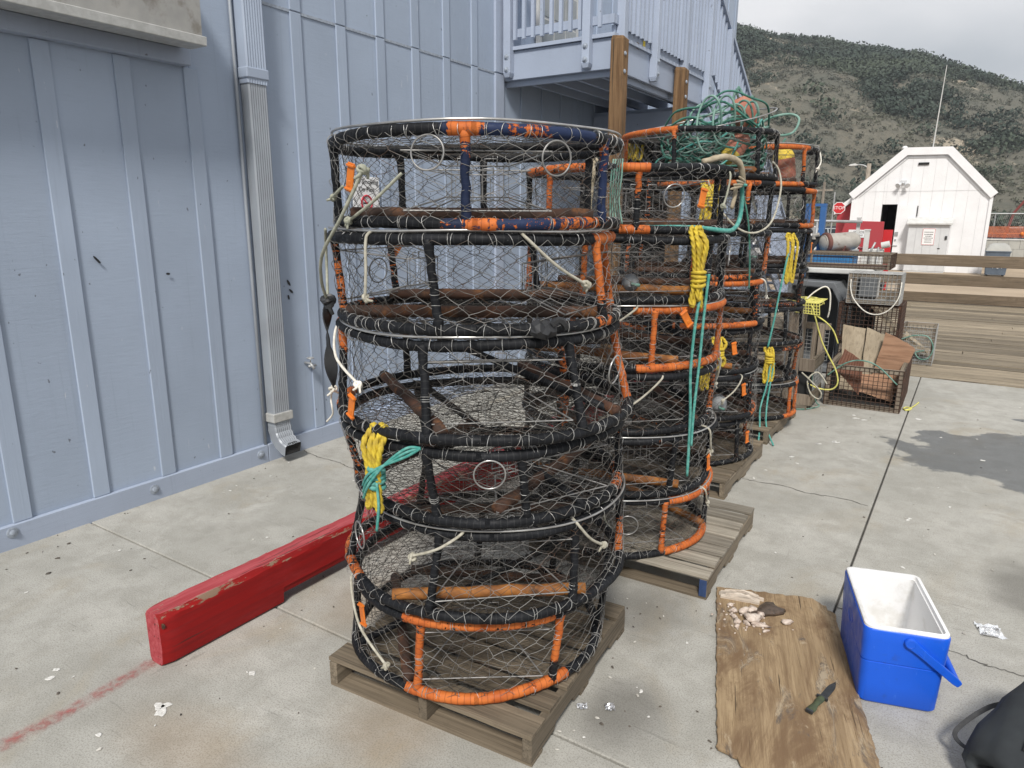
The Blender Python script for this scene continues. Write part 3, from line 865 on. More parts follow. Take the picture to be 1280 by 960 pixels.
# hose tap
tp = link("faucet", None, bld)
m = MB(); m.tube([(WX, 4.0, .76), (WX + .07, 4.0, .76), (WX + .11, 4.0, .72)], .013, 8); m.ring((WX + .07, 4.0, .81), .028, .006, (0, 0, 1), 14, 5); m.tube([(WX + .07, 4, .76), (WX + .07, 4, .81)], .006, 6); m.tube([(WX + .075, 3.97, .74), (WX + .075, 4.05, .74)], .011, 6)
m.build("valve", "galv", tp, smooth=True)
# black smears of tar on the wall face
for (yy, z, a, ln) in [(2.36, 1.72, 50, .065), (2.83, 1.6, 5, .03), (3.88, 1.46, 60, .06), (3.90, 1.39, 40, .05), (3.87, 1.34, 75, .04)]:
    m = MB(); c, s_ = math.cos(R(a)), math.sin(R(a))
    th = np.arange(9) * 2 * PI / 9
    px, pz = ln / 2 * np.cos(th), .009 * np.sin(th) * rng.uniform(.7, 1.2, 9)
    Yy = yy + c * px + s_ * pz; Z = z - s_ * px + c * pz
    m.loft([np.c_[np.full(9, WX + .0005), Yy, Z], np.c_[np.full(9, WX + .004), Yy, Z]]) if yy > 3.5 else m.loft([np.c_[np.full(9, WX + .0155), Yy, Z], np.c_[np.full(9, WX + .0185), Yy, Z]])
    m.build("tar_smear", "strap", bld)
# balcony -----------------------------------------------------------------
XB = -3.39
bal = bld
YB0, YB1 = 7.08, 10.2
m = MB(); m.box((WX + .001, YB0, 3.50), (XB, YB0 + .04, 3.80)); bevel(m.build("balcony_fascia", "trim_y", bld), .004, 1)
m = MB(); m.box((XB - .04, YB0 + .041, 3.50), (XB - .001, YB1, 3.925)); bevel(m.build("balcony_fascia", "trim_y", bld), .004, 1)
m = MB(); m.box((WX + .001, YB0 + .06, 3.44), (XB - .05, YB0 + .10, 3.70)); m.build("rim_joist", "trim_y", bld)
m = MB(); m.box((XB - .10, YB0 + .11, 3.44), (XB - .055, YB1 - .05, 3.70)); m.build("rim_joist", "trim_y", bld)
for x in np.linspace(WX + .15, XB - .3, 4):
    m = MB(); m.box((x - .02, YB0 + .11, 3.5), (x + .02, YB1 - .02, 3.715)); m.build("joist", "trim_y", bld)
n_b = 22
for i in range(n_b):
    y0 = YB0 - .03 + i * (YB1 - YB0 + .03) / n_b
    m = MB(); m.box((WX + .001, y0, 3.805), (XB + .03, y0 + .138, 3.842)); m.build("deck_board", "trim", bld)
def bpost(x, y, s, z0=3.52, z1=5.0, bolts=None):
    m = MB(); m.prism([(x - s, y - s), (x + s, y - s), (x + s, y + s), (x - s, y + s)], z0 + .04, z1)
    m.loft([[(x - s * .7, y - s * .7, z0), (x + s * .7, y - s * .7, z0), (x + s * .7, y + s * .7, z0), (x - s * .7, y + s * .7, z0)],
            [(x - s, y - s, z0 + .04), (x + s, y - s, z0 + .04), (x + s, y + s, z0 + .04), (x - s, y + s, z0 + .04)]])
    o = m.build("railing_post", "trim", bld); bevel(o, .004, 1)
    for z in (3.6, 3.73):
        m = MB()
        if bolts == 'f': Mx = Matrix.Translation((x, y - s, z)) @ Matrix.Rotation(R(90), 4, 'X')
        else: Mx = Matrix.Translation((x + s, y, z)) @ Matrix.Rotation(R(90), 4, 'Y')
        m.lathe([(.03, 0), (.03, .005), (.017, .006), (.017, .016), (.01, .02)], 12, M=Mx)
        m.build("bolt", "bolt", o, smooth=40)
    return o
for x in (-4.64, -3.66): bpost(x, YB0 - .046, .045, bolts='f')
for yy in (7.2, 8.1, 9.05, 9.95): bpost(XB + .046, yy, .045, bolts='s')
m = MB(); m.box((WX + .001, YB0 - .025, 3.93), (XB + .02, YB0 + .015, 4.015)); m.build("bottom_rail", "trim_y", bld)
m = MB(); m.box((XB - .015, YB0 + .02, 3.93), (XB + .025, YB1, 4.015)); m.build("bottom_rail", "trim_y", bld)
m = MB(); m.box((WX + .001, YB0 - .09, 5.0), (XB + .1, YB0 + .05, 5.04)); m.build("top_rail", "trim_y", bld)
m = MB(); m.box((XB - .05, YB0 + .06, 5.0), (XB + .1, YB1, 5.04)); m.build("top_rail", "trim_y", bld)
x = WX + .19
while x < XB - .02:
    if abs(x + 3.66) > .07:
        m = MB(); m.box((x - .018, YB0 - .062, 3.9), (x + .018, YB0 - .026, 4.99)); m.build("baluster", "trim", bld)
    x += .115
yv = YB0 + .06
while yv < YB1 - .02:
    if min(abs(yv - q) for q in (7.2, 8.1, 9.05, 9.95)) > .065:
        m = MB(); m.box((XB + .026, yv - .018, 3.9), (XB + .062, yv + .018, 4.99)); m.build("baluster", "trim", bld)
    yv += .115
# door behind the balcony railing
dr = link("balcony_door", None, bld)
m = MB(); m.box((WX + .022, 7.75, 3.85), (WX + .06, 8.75, 5.9)); m.build("door_frame", "white_old", dr)
for i in range(3):
    for j in range(5):
        m = MB(); m.box((WX + .061, 7.83 + i * .29, 3.98 + j * .37), (WX + .068, 8.09 + i * .29, 4.31 + j * .37)); m.build("pane", "glass", dr)
m = MB(); m.box((XB + .0005, 7.85, 3.83), (XB + .004, 7.91, 3.915)); m.build("caution_sticker", "yellow", bld)
m = MB(); m.box((XB + .0005, 7.68, 3.80), (XB + .004, 7.74, 3.865)); m.build("brown_sticker", "brown_post", bld)
# enclosure under the landing and the stair
m = MB(); m.prism([(9.32, 0), (16.2, 0), (16.2, .12), (10.3, 3.42), (9.32, 3.42)], XB - .16, XB - .12, 'x'); m.build("understair_wall", "wall", bld)
m = MB(); m.prism([(9.36, 3.42), (10.29, 3.42), (16.2, .12), (16.2, .08), (10.27, 3.38), (9.36, 3.38)], WX + .024, XB - .165, 'x'); m.build("soffit", "wall", bld)
m = MB(); m.box((WX + .024, 9.33, 3.08), (XB - .165, 9.375, 3.375)); m.build("header_beam", "trim_y", bld)
m = MB(); m.prism([(XB - .95, 3.08), (XB - .78, 3.08), (XB - .17, 2.2), (XB - .17, 2.45)], 9.335, 9.372, 'y'); m.build("diagonal_brace", "trim_y", bld)
m = MB(); m.box((WX + .024, 10.05, .0), (XB - .165, 10.09, 3.37)); m.build("shaded_partition", "dark", bld)  # near-black colour stands in for the shade under the landing
for i in range(12):
    yy = 9.36 + i * .42; zt = 3.4 if yy < 10.3 else 3.4 - (yy - 10.3) * .5593
    m = MB(); m.box((XB - .122, yy - .03, .02), (XB - .1, yy + .03, zt)); m.build("batten", "batten", bld)
st = thing("staircase", "blue grey wooden stair with handrail descending along the far wall", "staircase")
def zs(y): return 3.82 - (y - 10.25) * .585
for x in (XB - .02, WX + .12):
    m = MB(); m.prism([(10.21, zs(10.21) - .32), (16.6, zs(16.6) - .2), (16.75, 0.0), (16.75, zs(16.75) + .04), (10.21, zs(10.21))], x - .02, x + .02, 'x'); m.build("stringer", "trim_y", st)
for i in range(18):
    yy = 10.3 + i * .355
    m = MB(); m.box((WX + .145, yy, zs(yy) - .05), (XB - .045, yy + .27, zs(yy) - .012)); m.build("tread", "trim", st)
m = MB(); m.prism([(10.15, zs(10.15) + 1.06), (16.7, zs(16.7) + 1.06), (16.7, zs(16.7) + 1.12), (10.15, zs(10.15) + 1.12)], XB - .03, XB + .1, 'x'); m.build("handrail", "trim_y", st)
m = MB(); m.prism([(10.15, zs(10.15) + .13), (16.7, zs(16.7) + .13), (16.7, zs(16.7) + .21), (10.15, zs(10.15) + .21)], XB - .0, XB + .038, 'x'); m.build("bottom_rail", "trim_y", st)
yy = 10.22; i = 0
while yy < 16.6:
    big = i % 10 == 4
    m = MB(); s_ = .045 if big else .018
    m.box((XB + .039, yy - s_, zs(yy) + (-.3 if big else .08)), (XB + .039 + 2 * s_, yy + s_, zs(yy) + 1.05)); m.build("railing_post" if big else "baluster", "trim", st)
    yy += .125; i += 1
# two brown posts standing in front of the balcony
for i, (x, yy) in enumerate([(-3.3, 7.06), (-3.3, 8.87)]):
    t = thing("timber_post", ["rough brown timber post at the front corner of the balcony", "rough brown timber post farther back, beside the side of the balcony"][i], "post", (x, yy, 0), group="brown timber posts by the balcony")
    m = MB(); s_ = .07
    m.loft([[(-s_, -s_, z), (s_, -s_, z), (s_, s_, z), (-s_, s_, z)] for z in np.linspace(0, 3.76, 12)] + [[(-s_ * .8, -s_ * .9, 3.8), (s_ * .9, -s_ * .8, 3.785), (s_ * .9, s_ * .9, 3.77), (-s_ * .9, s_ * .8, 3.79)]])
    bevel(m.build("post", "brown_post", t), .008, 2)
    for z in (3.62, 3.45):
        m = MB(); Mx = Matrix.Translation((.07, -.02, z)) @ Matrix.Rotation(R(90), 4, 'Y')
        m.lathe([(.022, 0), (.022, .006), (.012, .014)], 10, M=Mx); m.build("bolt", "bolt", t)
# no smoking sign
sg = thing("no_smoking_sign", "white no smoking on pier sign on the blue wall behind the pots", "sign", (WX + .024, 4.8, 2.19))
m = MB(); m.box((0, -.17, -.16), (.006, .17, .16)); bevel(m.build("panel", "sign_white", sg), .003, 1)
rot = (R(90), 0, R(90))
textmesh("lettering", "No Smoking", .062, "ink", sg, (.0075, 0, .115), rot)
textmesh("lettering", "On Pier", .062, "ink", sg, (.0075, 0, .048), rot)
m = MB(); m.ring((.0075, 0, -.072), .066, .0085, (1, 0, 0), 28, 6); m.tube([(.0075, -.045, -.03), (.0075, .045, -.115)], .007, 6); m.build("prohibition_ring", "ink_red", sg, smooth=True)
m = MB(); m.box((.0065, -.045, -.08), (.008, .03, -.066)); m.box((.0065, .032, -.08), (.0082, .042, -.066)); m.build("cigarette", "ink", sg)
# ------------------------------------------------------------------ pallets
def pallet(loc, rz, W, D, nboards, label, wood_top="pallet", blue=False):
    t = thing("pallet", label, "pallet", loc, rz, "wooden pallets under the crab pots")
    hw, hd = W / 2, D / 2
    for i, x in enumerate((-hw + .021, 0, hw - .021)):
        P = [(-hd, .018), (-hd + .2, .018), (-hd + .22, .045), (-hd + .38, .045), (-hd + .4, .018), (hd - .4, .018), (hd - .38, .045), (hd - .22, .045), (hd - .2, .018), (hd, .018), (hd, .118), (-hd, .118)]
        m = MB(); m.prism(P, x - .02, x + .02, 'x'); o = m.build("stringer", "pallet_y", t); bevel(o, .003, 1)
        if blue and i == 2:
            m = MB(); m.box((x - .0195, -hd - .003, .02), (x + .0195, -hd - .0005, .116)); m.build("painted_end", "navy", o)
    pitch = D / nboards
    for i in range(nboards):
        y = -hd + pitch * (i + .5); bw = pitch * rng.uniform(.74, .86)
        if i in (0, nboards - 1): y += (1 if i == 0 else -1) * -(pitch - bw) / 2
        a = R(rng.uniform(-.7, .7))
        m = MB(); n = 9
        xs = np.linspace(-hw + rng.uniform(-.006, .006), hw + rng.uniform(-.006, .006), n)
        loops = []
        for x in xs:
            w1, w2 = bw / 2 + rng.uniform(-.003, .003), bw / 2 + rng.uniform(-.003, .003); dz = rng.uniform(-.001, .001)
            yy = y + math.tan(a) * x
            loops.append([(x, yy - w1, .119 + dz), (x, yy + w2, .119 + dz), (x, yy + w2, .138 + dz), (x, yy - w1, .138 + dz)])
        m.loft(loops); o = m.build("deck_board", wood_top, t); bevel(o, .002, 1)
    for y in (-hd + .05, 0, hd - .05):
        m = MB(); m.box((-hw, y - .045, 0.001), (hw, y + .045, .0175), jit=.001); m.build("bottom_board", "pallet", t)
    return t
pallet((-1.665, 2.355, 0), R(4.5), 0.99, 1.02, 7, "brown wooden pallet under the nearest crab pot stack")
pallet((-1.53, 3.925, 0), R(1.8), 1.10, 1.08, 8, "pale grey wooden pallet with one dark blue painted stringer end", "pallet_grey", True)
pallet((-1.85, 5.40, 0), R(.8), 1.10, 1.16, 8, "brown wooden pallet under the third crab pot stack")
pallet((-1.89, 6.90, 0), R(-.8), 1.10, 1.15, 8, "brown wooden pallet under the farthest crab pot stack")

# ------------------------------------------------------------------ crab pots
def circ(c, Rr, th):
    return np.stack([c[0] + Rr * np.cos(th), c[1] + Rr * np.sin(th), np.broadcast_to(c[2], th.shape)], 1)
def inspan(phi, spans):
    out = np.zeros(len(phi))
    for a, b, v in spans:
        d = (phi - a) % 360
        sel = d <= ((b - a) % 360 if (b - a) % 360 else 360)
        out[sel] = np.maximum(out[sel], v)
    return out
def knot(m, p, r, mat=0):
    p = np.array(p)
    for k in range(4):
        ax = Vector(rng.normal(0, 1, 3)).normalized()
        m.ring(p + rng.normal(0, r * .5, 3), r * 1.5, r, ax, 10, 6, mat)
    for k in range(2):
        d = rng.normal(0, 1, 3); d[2] = -abs(d[2]) - .5; d /= np.linalg.norm(d)
        m.tube([p, p + d * r * 3, p + d * r * 5 + rng.normal(0, r, 3)], [r, r * .9, r * .7], 6, mat=mat)
def side_net(m, cb, Rb, ct, Rt, nU=38, nR=10, r=.00105, mat=0):
    fr = np.arange(nR + 1) / nR
    def node(i, j, dv):
        th = (i + .5 * (j % 2)) * 2 * PI / nU
        f = np.clip(j / nR + dv, 0, 1)
        return th, f
    I, J = np.meshgrid(np.arange(nU), np.arange(nR + 1), indexing='ij')
    jt = rng.normal(0, .013, I.shape); jf = rng.normal(0, .010, I.shape); jr = rng.normal(0, .005, I.shape) - .006
    # local stretching so rows are never perfectly even
    ph = rng.uniform(0, 6.28, 3)
    def pos(i, j, dv):
        ii = i % nU
        th = (i + .5 * (j % 2)) * 2 * PI / nU + jt[ii, j] + .02 * np.sin(3 * ii * 2 * PI / nU + ph[0] + j)
        f = np.clip(j / nR + dv + np.where((j > 0) & (j < nR), jf[ii, j] + .03 * np.sin(2 * ii * 2 * PI / nU + ph[1]), 0), 0, 1)
        bulge = jr[ii, j] * np.sin(f * PI) * 1.5
        c = np.array(cb)[None, :] * (1 - f)[:, None] + np.array(ct)[None, :] * f[:, None]
        Rr = Rb * (1 - f) + Rt * f + .02 + bulge
        return np.stack([c[:, 0] + Rr * np.cos(th), c[:, 1] + Rr * np.sin(th), c[:, 2]], 1)
    A = []; B = []; A2 = []; B2 = []
    tw = .011
    for j in range(nR + 1):
        i = np.arange(nU); jj = np.full(nU, j)
        if 0 < j < nR:
            A2.append(pos(i, jj, -tw)); B2.append(pos(i, jj, tw))
        if j < nR:
            up = pos(i, jj, tw if j > 0 else 0)
            j2 = np.full(nU, j + 1); dv = -tw if j + 1 < nR else 0
            if j % 2 == 0:
                L_, R_ = pos(i - 1, j2, dv), pos(i, j2, dv)
            else:
                L_, R_ = pos(i, j2, dv), pos(i + 1, j2, dv)
            A += [up, up]; B += [L_, R_]
    A = np.concatenate(A); B = np.concatenate(B)
    # each wire bends a little at its middle
    mid = (A + B) / 2 + rng.normal(0, .0018, A.shape)
    m.wires(A, mid, r, mat); m.wires(mid, B, r, mat)
    m.wires(np.concatenate(A2), np.concatenate(B2), r * 1.5, mat)
def flat_net(m, c, Rr, ang, dx=.07, dy=.024, r=.00115, sag=.015, mat=0):
    n = int(Rr / dx) + 2; k = int(Rr / dy) + 2
    ca, sa = math.cos(ang), math.sin(ang)
    P = {}
    for j in range(-k, k + 1):
        for i in range(-n, n + 1):
            P[i, j] = np.array([(i + .5 * (j % 2)) * dx, j * dy]) + rng.normal(0, .005, 2)
    A = []; B = []
    def fin(q):
        d = math.hypot(*q)
        s = sag * (1 - (d / Rr) ** 2) if d < Rr else 0
        return (c[0] + ca * q[0] - sa * q[1], c[1] + sa * q[0] + ca * q[1], c[2] - s + rng.normal(0, .003))
    def seg(a, b):
        da, db = math.hypot(*a), math.hypot(*b)
        if da > Rr and db > Rr: return
        if da > Rr: a = b + (a - b) * max(.1, (Rr - db) / (da - db))
        if db > Rr: b = a + (b - a) * max(.1, (Rr - da) / (db - da))
        A.append(fin(a)); B.append(fin(b))
    t = np.array([0, dy * .16])
    for (i, j), p in P.items():
        seg(p - t, p + t)
        for i2 in ((i - 1, i) if j % 2 == 0 else (i, i + 1)):
            if (i2, j + 1) in P: seg(p + t, P[i2, j + 1] - t)
    m.wires(A, B, r, mat)
def lash(m, c, Rr, phis, front, tr=.0285, wr=.0015, n=9, mat=0):
    A = []; B = []
    for ph in phis:
        th = R(front + ph)
        cen = np.array([c[0] + Rr * math.cos(th), c[1] + Rr * math.sin(th), c[2]])
        rad = np.array([math.cos(th), math.sin(th), 0]); tan = np.array([-math.sin(th), math.cos(th), 0]); z = np.array([0, 0, 1.0])
        tl = rng.uniform(-.5, .5)
        k = np.arange(n + 1) * 2 * PI / n
        pts = cen + tr * (np.cos(k)[:, None] * rad + np.sin(k)[:, None] * z) + (tr * tl * np.sin(k + rng.uniform(0, 6)))[:, None] * tan
        A.append(pts[:-1]); B.append(pts[1:])
    m.wires(np.concatenate(A), np.concatenate(B), wr, mat)

TUBE = .0205
def pot(label, cb, Rb, ct, Rt, tspans=(), bspans=(), ups=(), fine=True, rings=(), tags=(), cords=(), bars=(), hoop=None, lidbar=None, navy=None, gates=(0, 180), diag=None, seed=0, net=True):
    """cb, ct: centres of the bottom and top rims; all angles in degrees clockwise-right from the side facing the yard"""
    front = math.degrees(math.atan2(-cb[1], -cb[0]))
    base = np.array([cb[0], cb[1], cb[2] - TUBE])
    t = thing("crab_pot", label, "crab pot", tuple(base), 0, "round crab pots stacked on pallets")
    b = np.array(cb) - base; tp = np.array(ct) - base
    ns, sd = (200, 10) if fine else (110, 8)
    phi = np.arange(ns) * 360 / ns
    for nm, c, Rr, sp in (("top_rim", tp, Rt, tspans), ("bottom_rim", b, Rb, bspans)):
        th = np.radians(front + phi)
        wob = sum(rng.normal(0, .004) * np.cos(k * th + rng.uniform(0, 6)) for k in (2, 3, 4, 5, 6))
        zw = sum(rng.normal(0, .003) * np.cos(k * th + rng.uniform(0, 6)) for k in (2, 3, 4))
        P = np.stack([c[0] + (Rr + wob) * np.cos(th), c[1] + (Rr + wob) * np.sin(th), c[2] + zw], 1)
        u = phi / 360 * 2 * PI * Rr
        rr = TUBE + .0013 * ((u / .024 + .35 * np.sin(u * 9)) % 1.0) + rng.normal(0, .0005, ns) - .0008
        m = MB(); pa = inspan(phi, sp)
        nv = inspan(phi, navy) if (navy and nm in navy[0][3:] or (navy and len(navy[0]) == 3)) else 0.0
        m.tube(P, rr + .0022 * (pa > .8), sd, True, paint=pa, navy=nv)
        m.build(nm, "wrap", t, smooth=True)
        m = MB(); k = 46 if fine else 24
        ph = np.sort((np.arange(k) + rng.uniform(-.35, .35, k)) * 360 / k)
        ph = np.concatenate([ph, ph[rng.random(k) < .25] + 1.1])
        lash(m, c, Rr, ph, front, TUBE + .003, .0014 if fine else .0013, 10 if fine else 7)
        tag(m.build("lashing", "steel", t, smooth=True), kind="stuff")
    for up_ in ups:
        ph, pv = up_[0], up_[1]; nvv = up_[2] if len(up_) > 2 else 0.0
        th = np.radians(np.array([front + ph]))
        p0 = circ(b, Rb, th)[0]; p1 = circ(tp, Rt, th)[0]
        n = 16 if fine else 8
        f = np.linspace(0, 1, n)
        P = p0[None, :] * (1 - f)[:, None] + p1[None, :] * f[:, None] + rng.normal(0, .0012, (n, 3))
        rr = .0150 + .0045 * np.abs(2 * f - 1) ** 4 + .0013 * ((f * (tp[2] - b[2]) / .022) % 1.0)
        pvv = np.asarray(pv, float)
        pvv = np.interp(f, np.linspace(0, 1, len(pvv)), pvv) if pvv.ndim else float(pvv)
        m = MB(); m.tube(P, rr, sd, False, paint=pvv, navy=nvv)
        m.build("upright", "wrap", t, smooth=True)
    if net:
        m = MB(); side_net(m, b, Rb, tp, Rt, 38, 10 if fine else 8)
        flat_net(m, tp + [0, 0, .012], Rt, rng.uniform(0, 3), sag=.02, mat=1)
        flat_net(m, b + [0, 0, -.006], Rb, rng.uniform(0, 3), sag=-.004, mat=1)
        # slack second layer of wire laid inside the pot wall
        side_net(m, b, Rb - .05, tp, Rt - .05, 30, 8, .0010, 1)
        tag(m.build("wire_mesh", ["net", "net_dark"], t, smooth=True), kind="stuff")
    H = tp[2] - b[2]
    def surf(ph, zf, off=.026):
        th = R(front + ph); c = b * (1 - zf) + tp * zf; Rr = Rb * (1 - zf) + Rt * zf + off
        return np.array([c[0] + Rr * math.cos(th), c[1] + Rr * math.sin(th), c[2]])
    for r_ in rings:
        ph, zf = r_[0], r_[1]; th = R(front + ph)
        m = MB(); m.ring(surf(ph, zf), .056, .0033, (math.cos(th), math.sin(th), rng.uniform(-.15, .15)), 32, 6)
        m.build("escape_ring", r_[2] if len(r_) > 2 else "bright", t, smooth=True)
    for (ph, zf, tilt) in tags:
        th = R(front + ph); p = surf(ph, zf, .03)
        Mx = Matrix.Translation(p) @ Matrix.Rotation(th, 4, 'Z') @ Matrix.Rotation(R(tilt), 4, 'X')
        m = MB(); m.box((-.003, -.021, -.05), (.003, .021, .05), M=Mx)
        m.box((-.006, -.0225, .036), (.009, .0225, .044), M=Mx); m.box((-.006, -.0225, -.044), (.009, .0225, -.036), M=Mx); m.box((.002, -.008, -.03), (.005, .008, -.01), M=Mx)
        bevel(m.build("tag", "tag", t), .0015, 1)
    for (p0, z0, p1, z1, mt) in cords:
        m = MB(); a, c_ = surf(p0, z0, .03), surf(p1, z1, .03)
        st = surf(p0, z0 + .06, -.02) if z0 > .9 else a
        mid = surf((p0 * .55 + p1 * .45), z0 * .42 + z1 * .58, .034)
        m.tube(spline([st, a, mid, c_], 8), .006, 7, strands=3, depth=.15, twist=160)
        knot(m, c_, .0058)
        m.build("tie_cord", mt, t, smooth=True)
    for (ang, off, mt, z) in bars:
        th = R(front + ang); d = np.array([math.cos(th), math.sin(th), 0]); nrm = np.array([-d[1], d[0], 0])
        Rr = Rb * .99; hl = math.sqrt(max(.01, Rr * Rr - off * off))
        c = b + nrm * off + [0, 0, z]
        n = 14; f = np.linspace(-1, 1, n)
        P = c + f[:, None] * hl * d + rng.normal(0, .0015, (n, 3))
        m = MB(); m.tube(P, .0235 + rng.normal(0, .001, n), 9)
        m.build("cross_bar", mt, t, smooth=True)
    if diag is not None:
        for a, c_ in diag:
            m = MB(); p0 = surf(a, .04, -.0); p1 = surf(c_, .93, -.0)
            f = np.linspace(0, 1, 12)[:, None]
            m.tube(p0 * (1 - f) + p1 * f, .016, 8); m.build("brace", "wrap", t, smooth=True)
    if lidbar is not None:
        th = R(front + lidbar); d = np.array([math.cos(th), math.sin(th), 0])
        f = np.linspace(-1, 1, 16)[:, None]
        m = MB(); m.tube(tp + f * d * Rt + [0, 0, -.006], .018, 8); m.build("lid_bar", "wrap", t, smooth=True)
    if hoop:
        th = np.arange(90) * 2 * PI / 90
        off, dz, tx, ty = hoop
        wv = .004 * np.sin(3 * th + rng.uniform(0, 6))
        P = np.stack([tp[0] + (Rt + off + wv) * np.cos(th), tp[1] + (Rt + off + wv) * np.sin(th), tp[2] + dz + tx * np.cos(th) + ty * np.sin(th) + .003 * np.sin(5 * th)], 1)
        m = MB(); m.tube(P, .0046, 6, True); m.build("lid_hoop", "bright", t, smooth=True)
    for g in gates:
        th = R(front + g); d = np.array([math.cos(th), math.sin(th), 0]); s_ = np.array([-d[1], d[0], 0]); z = np.array([0, 0, 1.0])
        c = b * .5 + tp * .5 + d * .27
        hw, hh = .115, .055
        m = MB()
        q = [c + s_ * hw + z * hh, c - s_ * hw + z * hh, c - s_ * hw - z * hh, c + s_ * hw - z * hh]
        m.tube(np.array(q), .0032, 5, True)
        A = []; B = []
        for k in range(6):
            x = -hw + (k + .5) * hw / 3
            A.append(c + s_ * x + z * hh); B.append(c + s_ * x - z * (hh + .01))
        m.wires(A, B, .0016, sides=4)
        for x in (-.05, .05):       # the bent hooks that carry the trigger wires
            m.tube([c + s_ * (x - .022) + z * hh, c + s_ * (x - .022) + z * (hh + .026), c + s_ * (x + .022) + z * (hh + .026), c + s_ * (x + .022) + z * hh], .0026, 5)
            m.tube([c + s_ * (x - .026) - z * hh, c + s_ * (x - .015) - z * (hh - .014), c + s_ * (x + .015) - z * (hh - .014), c + s_ * (x + .026) - z * hh], .0022, 5)
        A = q; B = [surf(g + 27, .8, .0), surf(g - 27, .8, .0), surf(g - 27, .14, .0), surf(g + 27, .14, .0)]
        m.wires(A, B, .0032, sides=5)
        # funnel netting between the gate and the side of the pot
        A = []; B = []
        for (i0, i1) in ((0, 1), (2, 3)):
            for f in np.linspace(.1, .9, 6):
                A.append(q[i0] * (1 - f) + q[i1] * f); B.append(B_ := np.array(surf(0, 0, 0)) * 0 + (np.array([surf(g + 27, .8, 0), surf(g - 27, .8, 0), surf(g - 27, .14, 0), surf(g + 27, .14, 0)][i0]) * (1 - f) + np.array([surf(g + 27, .8, 0), surf(g - 27, .8, 0), surf(g - 27, .14, 0), surf(g + 27, .14, 0)][i1]) * f))
        m.wires(A, B, .0011)
        m.wires([surf(g - 27, .8, 0), surf(g + 27, .14, 0)], [surf(g + 27, .8, 0), surf(g - 27, .14, 0)], .003, sides=5)
        m.build("entry_gate", "rod", t, smooth=True)
    # a few lashings round the uprights
    m = MB(); A = []; B = []
    for up_ in ups:
        for _ in range(3 if fine else 1):
            zf = rng.uniform(.12, .88); c = surf(up_[0], zf, 0)
            k = np.arange(9) * 2 * PI / 8; tl = rng.normal(0, .25)
            pts = c + np.stack([.0172 * np.cos(k), .0172 * np.sin(k), .0172 * tl * np.cos(k + 1)], 1)
            A.append(pts[:-1]); B.append(pts[1:])
    m.wires(np.concatenate(A), np.concatenate(B), .0014); tag(m.build("upright_lashing", "steel", t, smooth=True), kind="stuff")
    return t

C1 = (-1.725, 2.385)
def sp0(ph, z, Rr):
    f = math.atan2(-2.385, 1.708) + R(ph)
    return np.array([Rr * math.cos(f), Rr * math.sin(f), z - 1.619 + TUBE])
def lump0(m, c, r):
    n = 8; th = np.arange(n) * 2 * PI / n
    m.loft([np.c_[c[0] + r * s_ * np.cos(th) * rng.uniform(.8, 1.3, n), c[1] + r * s_ * np.sin(th) * rng.uniform(.8, 1.3, n), np.full(n, c[2] + h)] for s_, h in ((.5, -.03), (1, -.012), (1.1, .01), (.6, .03))])
near = "of the nearest stack"
# A, topmost
pot("topmost crab pot of the nearest stack, navy wrap with flaking orange", (-1.728, 2.395, 1.979), .556, (-1.716, 2.374, 2.272), .556,
    tspans=[(-10, 0, .95), (0, 22, .42), (10, 26, .7), (58, 66, .45), (26, 40, .25)], bspans=[(-14, 60, .55), (-4, 6, .85), (30, 52, .75)],
    navy=[(0, 45, 1), (-12, 5, .6)], ups=[(-77, 0), (-4, [.2, .1, .3, .5, 1], .7), (55, [.2, .0, .1, .5, .7, .6], 1), (118, 0), (177, .3), (-141, .12)],
    rings=[(-16, .76, "rod"), (27, .72, "rod")], tags=[(-49, .52, -14)], cords=[(-26, .52, -52, .02, "cord_dirty"), (-55, .42, -66, .3, "cord_dirty")],
    bars=[(-54 + 140, .33, "rust", .03), (-54 + 140, -.33, "rust", .03)], lidbar=70, hoop=(.008, .03, 0, 0))
# B
B_POT = pot("second pot from the top of the nearest stack, orange uprights at its right", (-1.708, 2.385, 1.619), .56, (-1.745, 2.378, 1.924), .556,
    tspans=[(53, 96, 1)], bspans=[(50, 62, .75), (-120, -95, .6), (66, 76, .5)], ups=[(-83, [.7, .75, .5]), (-15, 0), (56, [.0, .95, 1, 1]), (96, .95), (150, .1), (-135, .55)],
    rings=[(-128, .45, "rod")], tags=[(-140, .75, 38)], cords=[(-38, 1.02, -43, .32, "cord"), (19, 1.02, 42, .48, "cord")],
    bars=[(88, .34, "rust", .03), (88, -.2, "rust", .02)], gates=(-120, 60), hoop=(.012, .03, 0, 0))
t_ = B_POT
m = MB()
fq = np.linspace(17, 27, 9)
m.tube(np.array([sp0(q, 1.622 + rng.normal(0, .004), .575) for q in fq]), np.array([.014, .029, .034, .031, .036, .03, .033, .027, .01]) + rng.normal(0, .002, 9), 7)
m.tube(spline(np.array([sp0(24, 1.64, .6), sp0(26, 1.655, .612), sp0(28, 1.64, .615), sp0(29, 1.62, .61)]), 4), [.012] * 12 + [.004], 5)
m.build("rubber_patch", "strap", t_)
# C
pot("third pot from the top of the nearest stack, thick black rims", (-1.672, 2.37, 1.245), .60, (-1.725, 2.39, 1.566), .562,
    tspans=[(-100, -84, .8)], bspans=[(-102, -78, .9)], ups=[(-74, [.7, .1, .1, .75, 1]), (-20, 0), (36, 0), (84, [.85, .95, .9]), (140, .7), (-140, .35)],
    rings=[(58, .58, "bright")], tags=[(-53, .2, -16)], cords=[(-86, .95, -48, .48, "white_cord")],
    bars=[(20, .36, "rust", .03), (20, -.34, "rust", .03)], lidbar=30, diag=[(60, -130)], gates=(5, 185), hoop=(.01, .028, 0, 0))
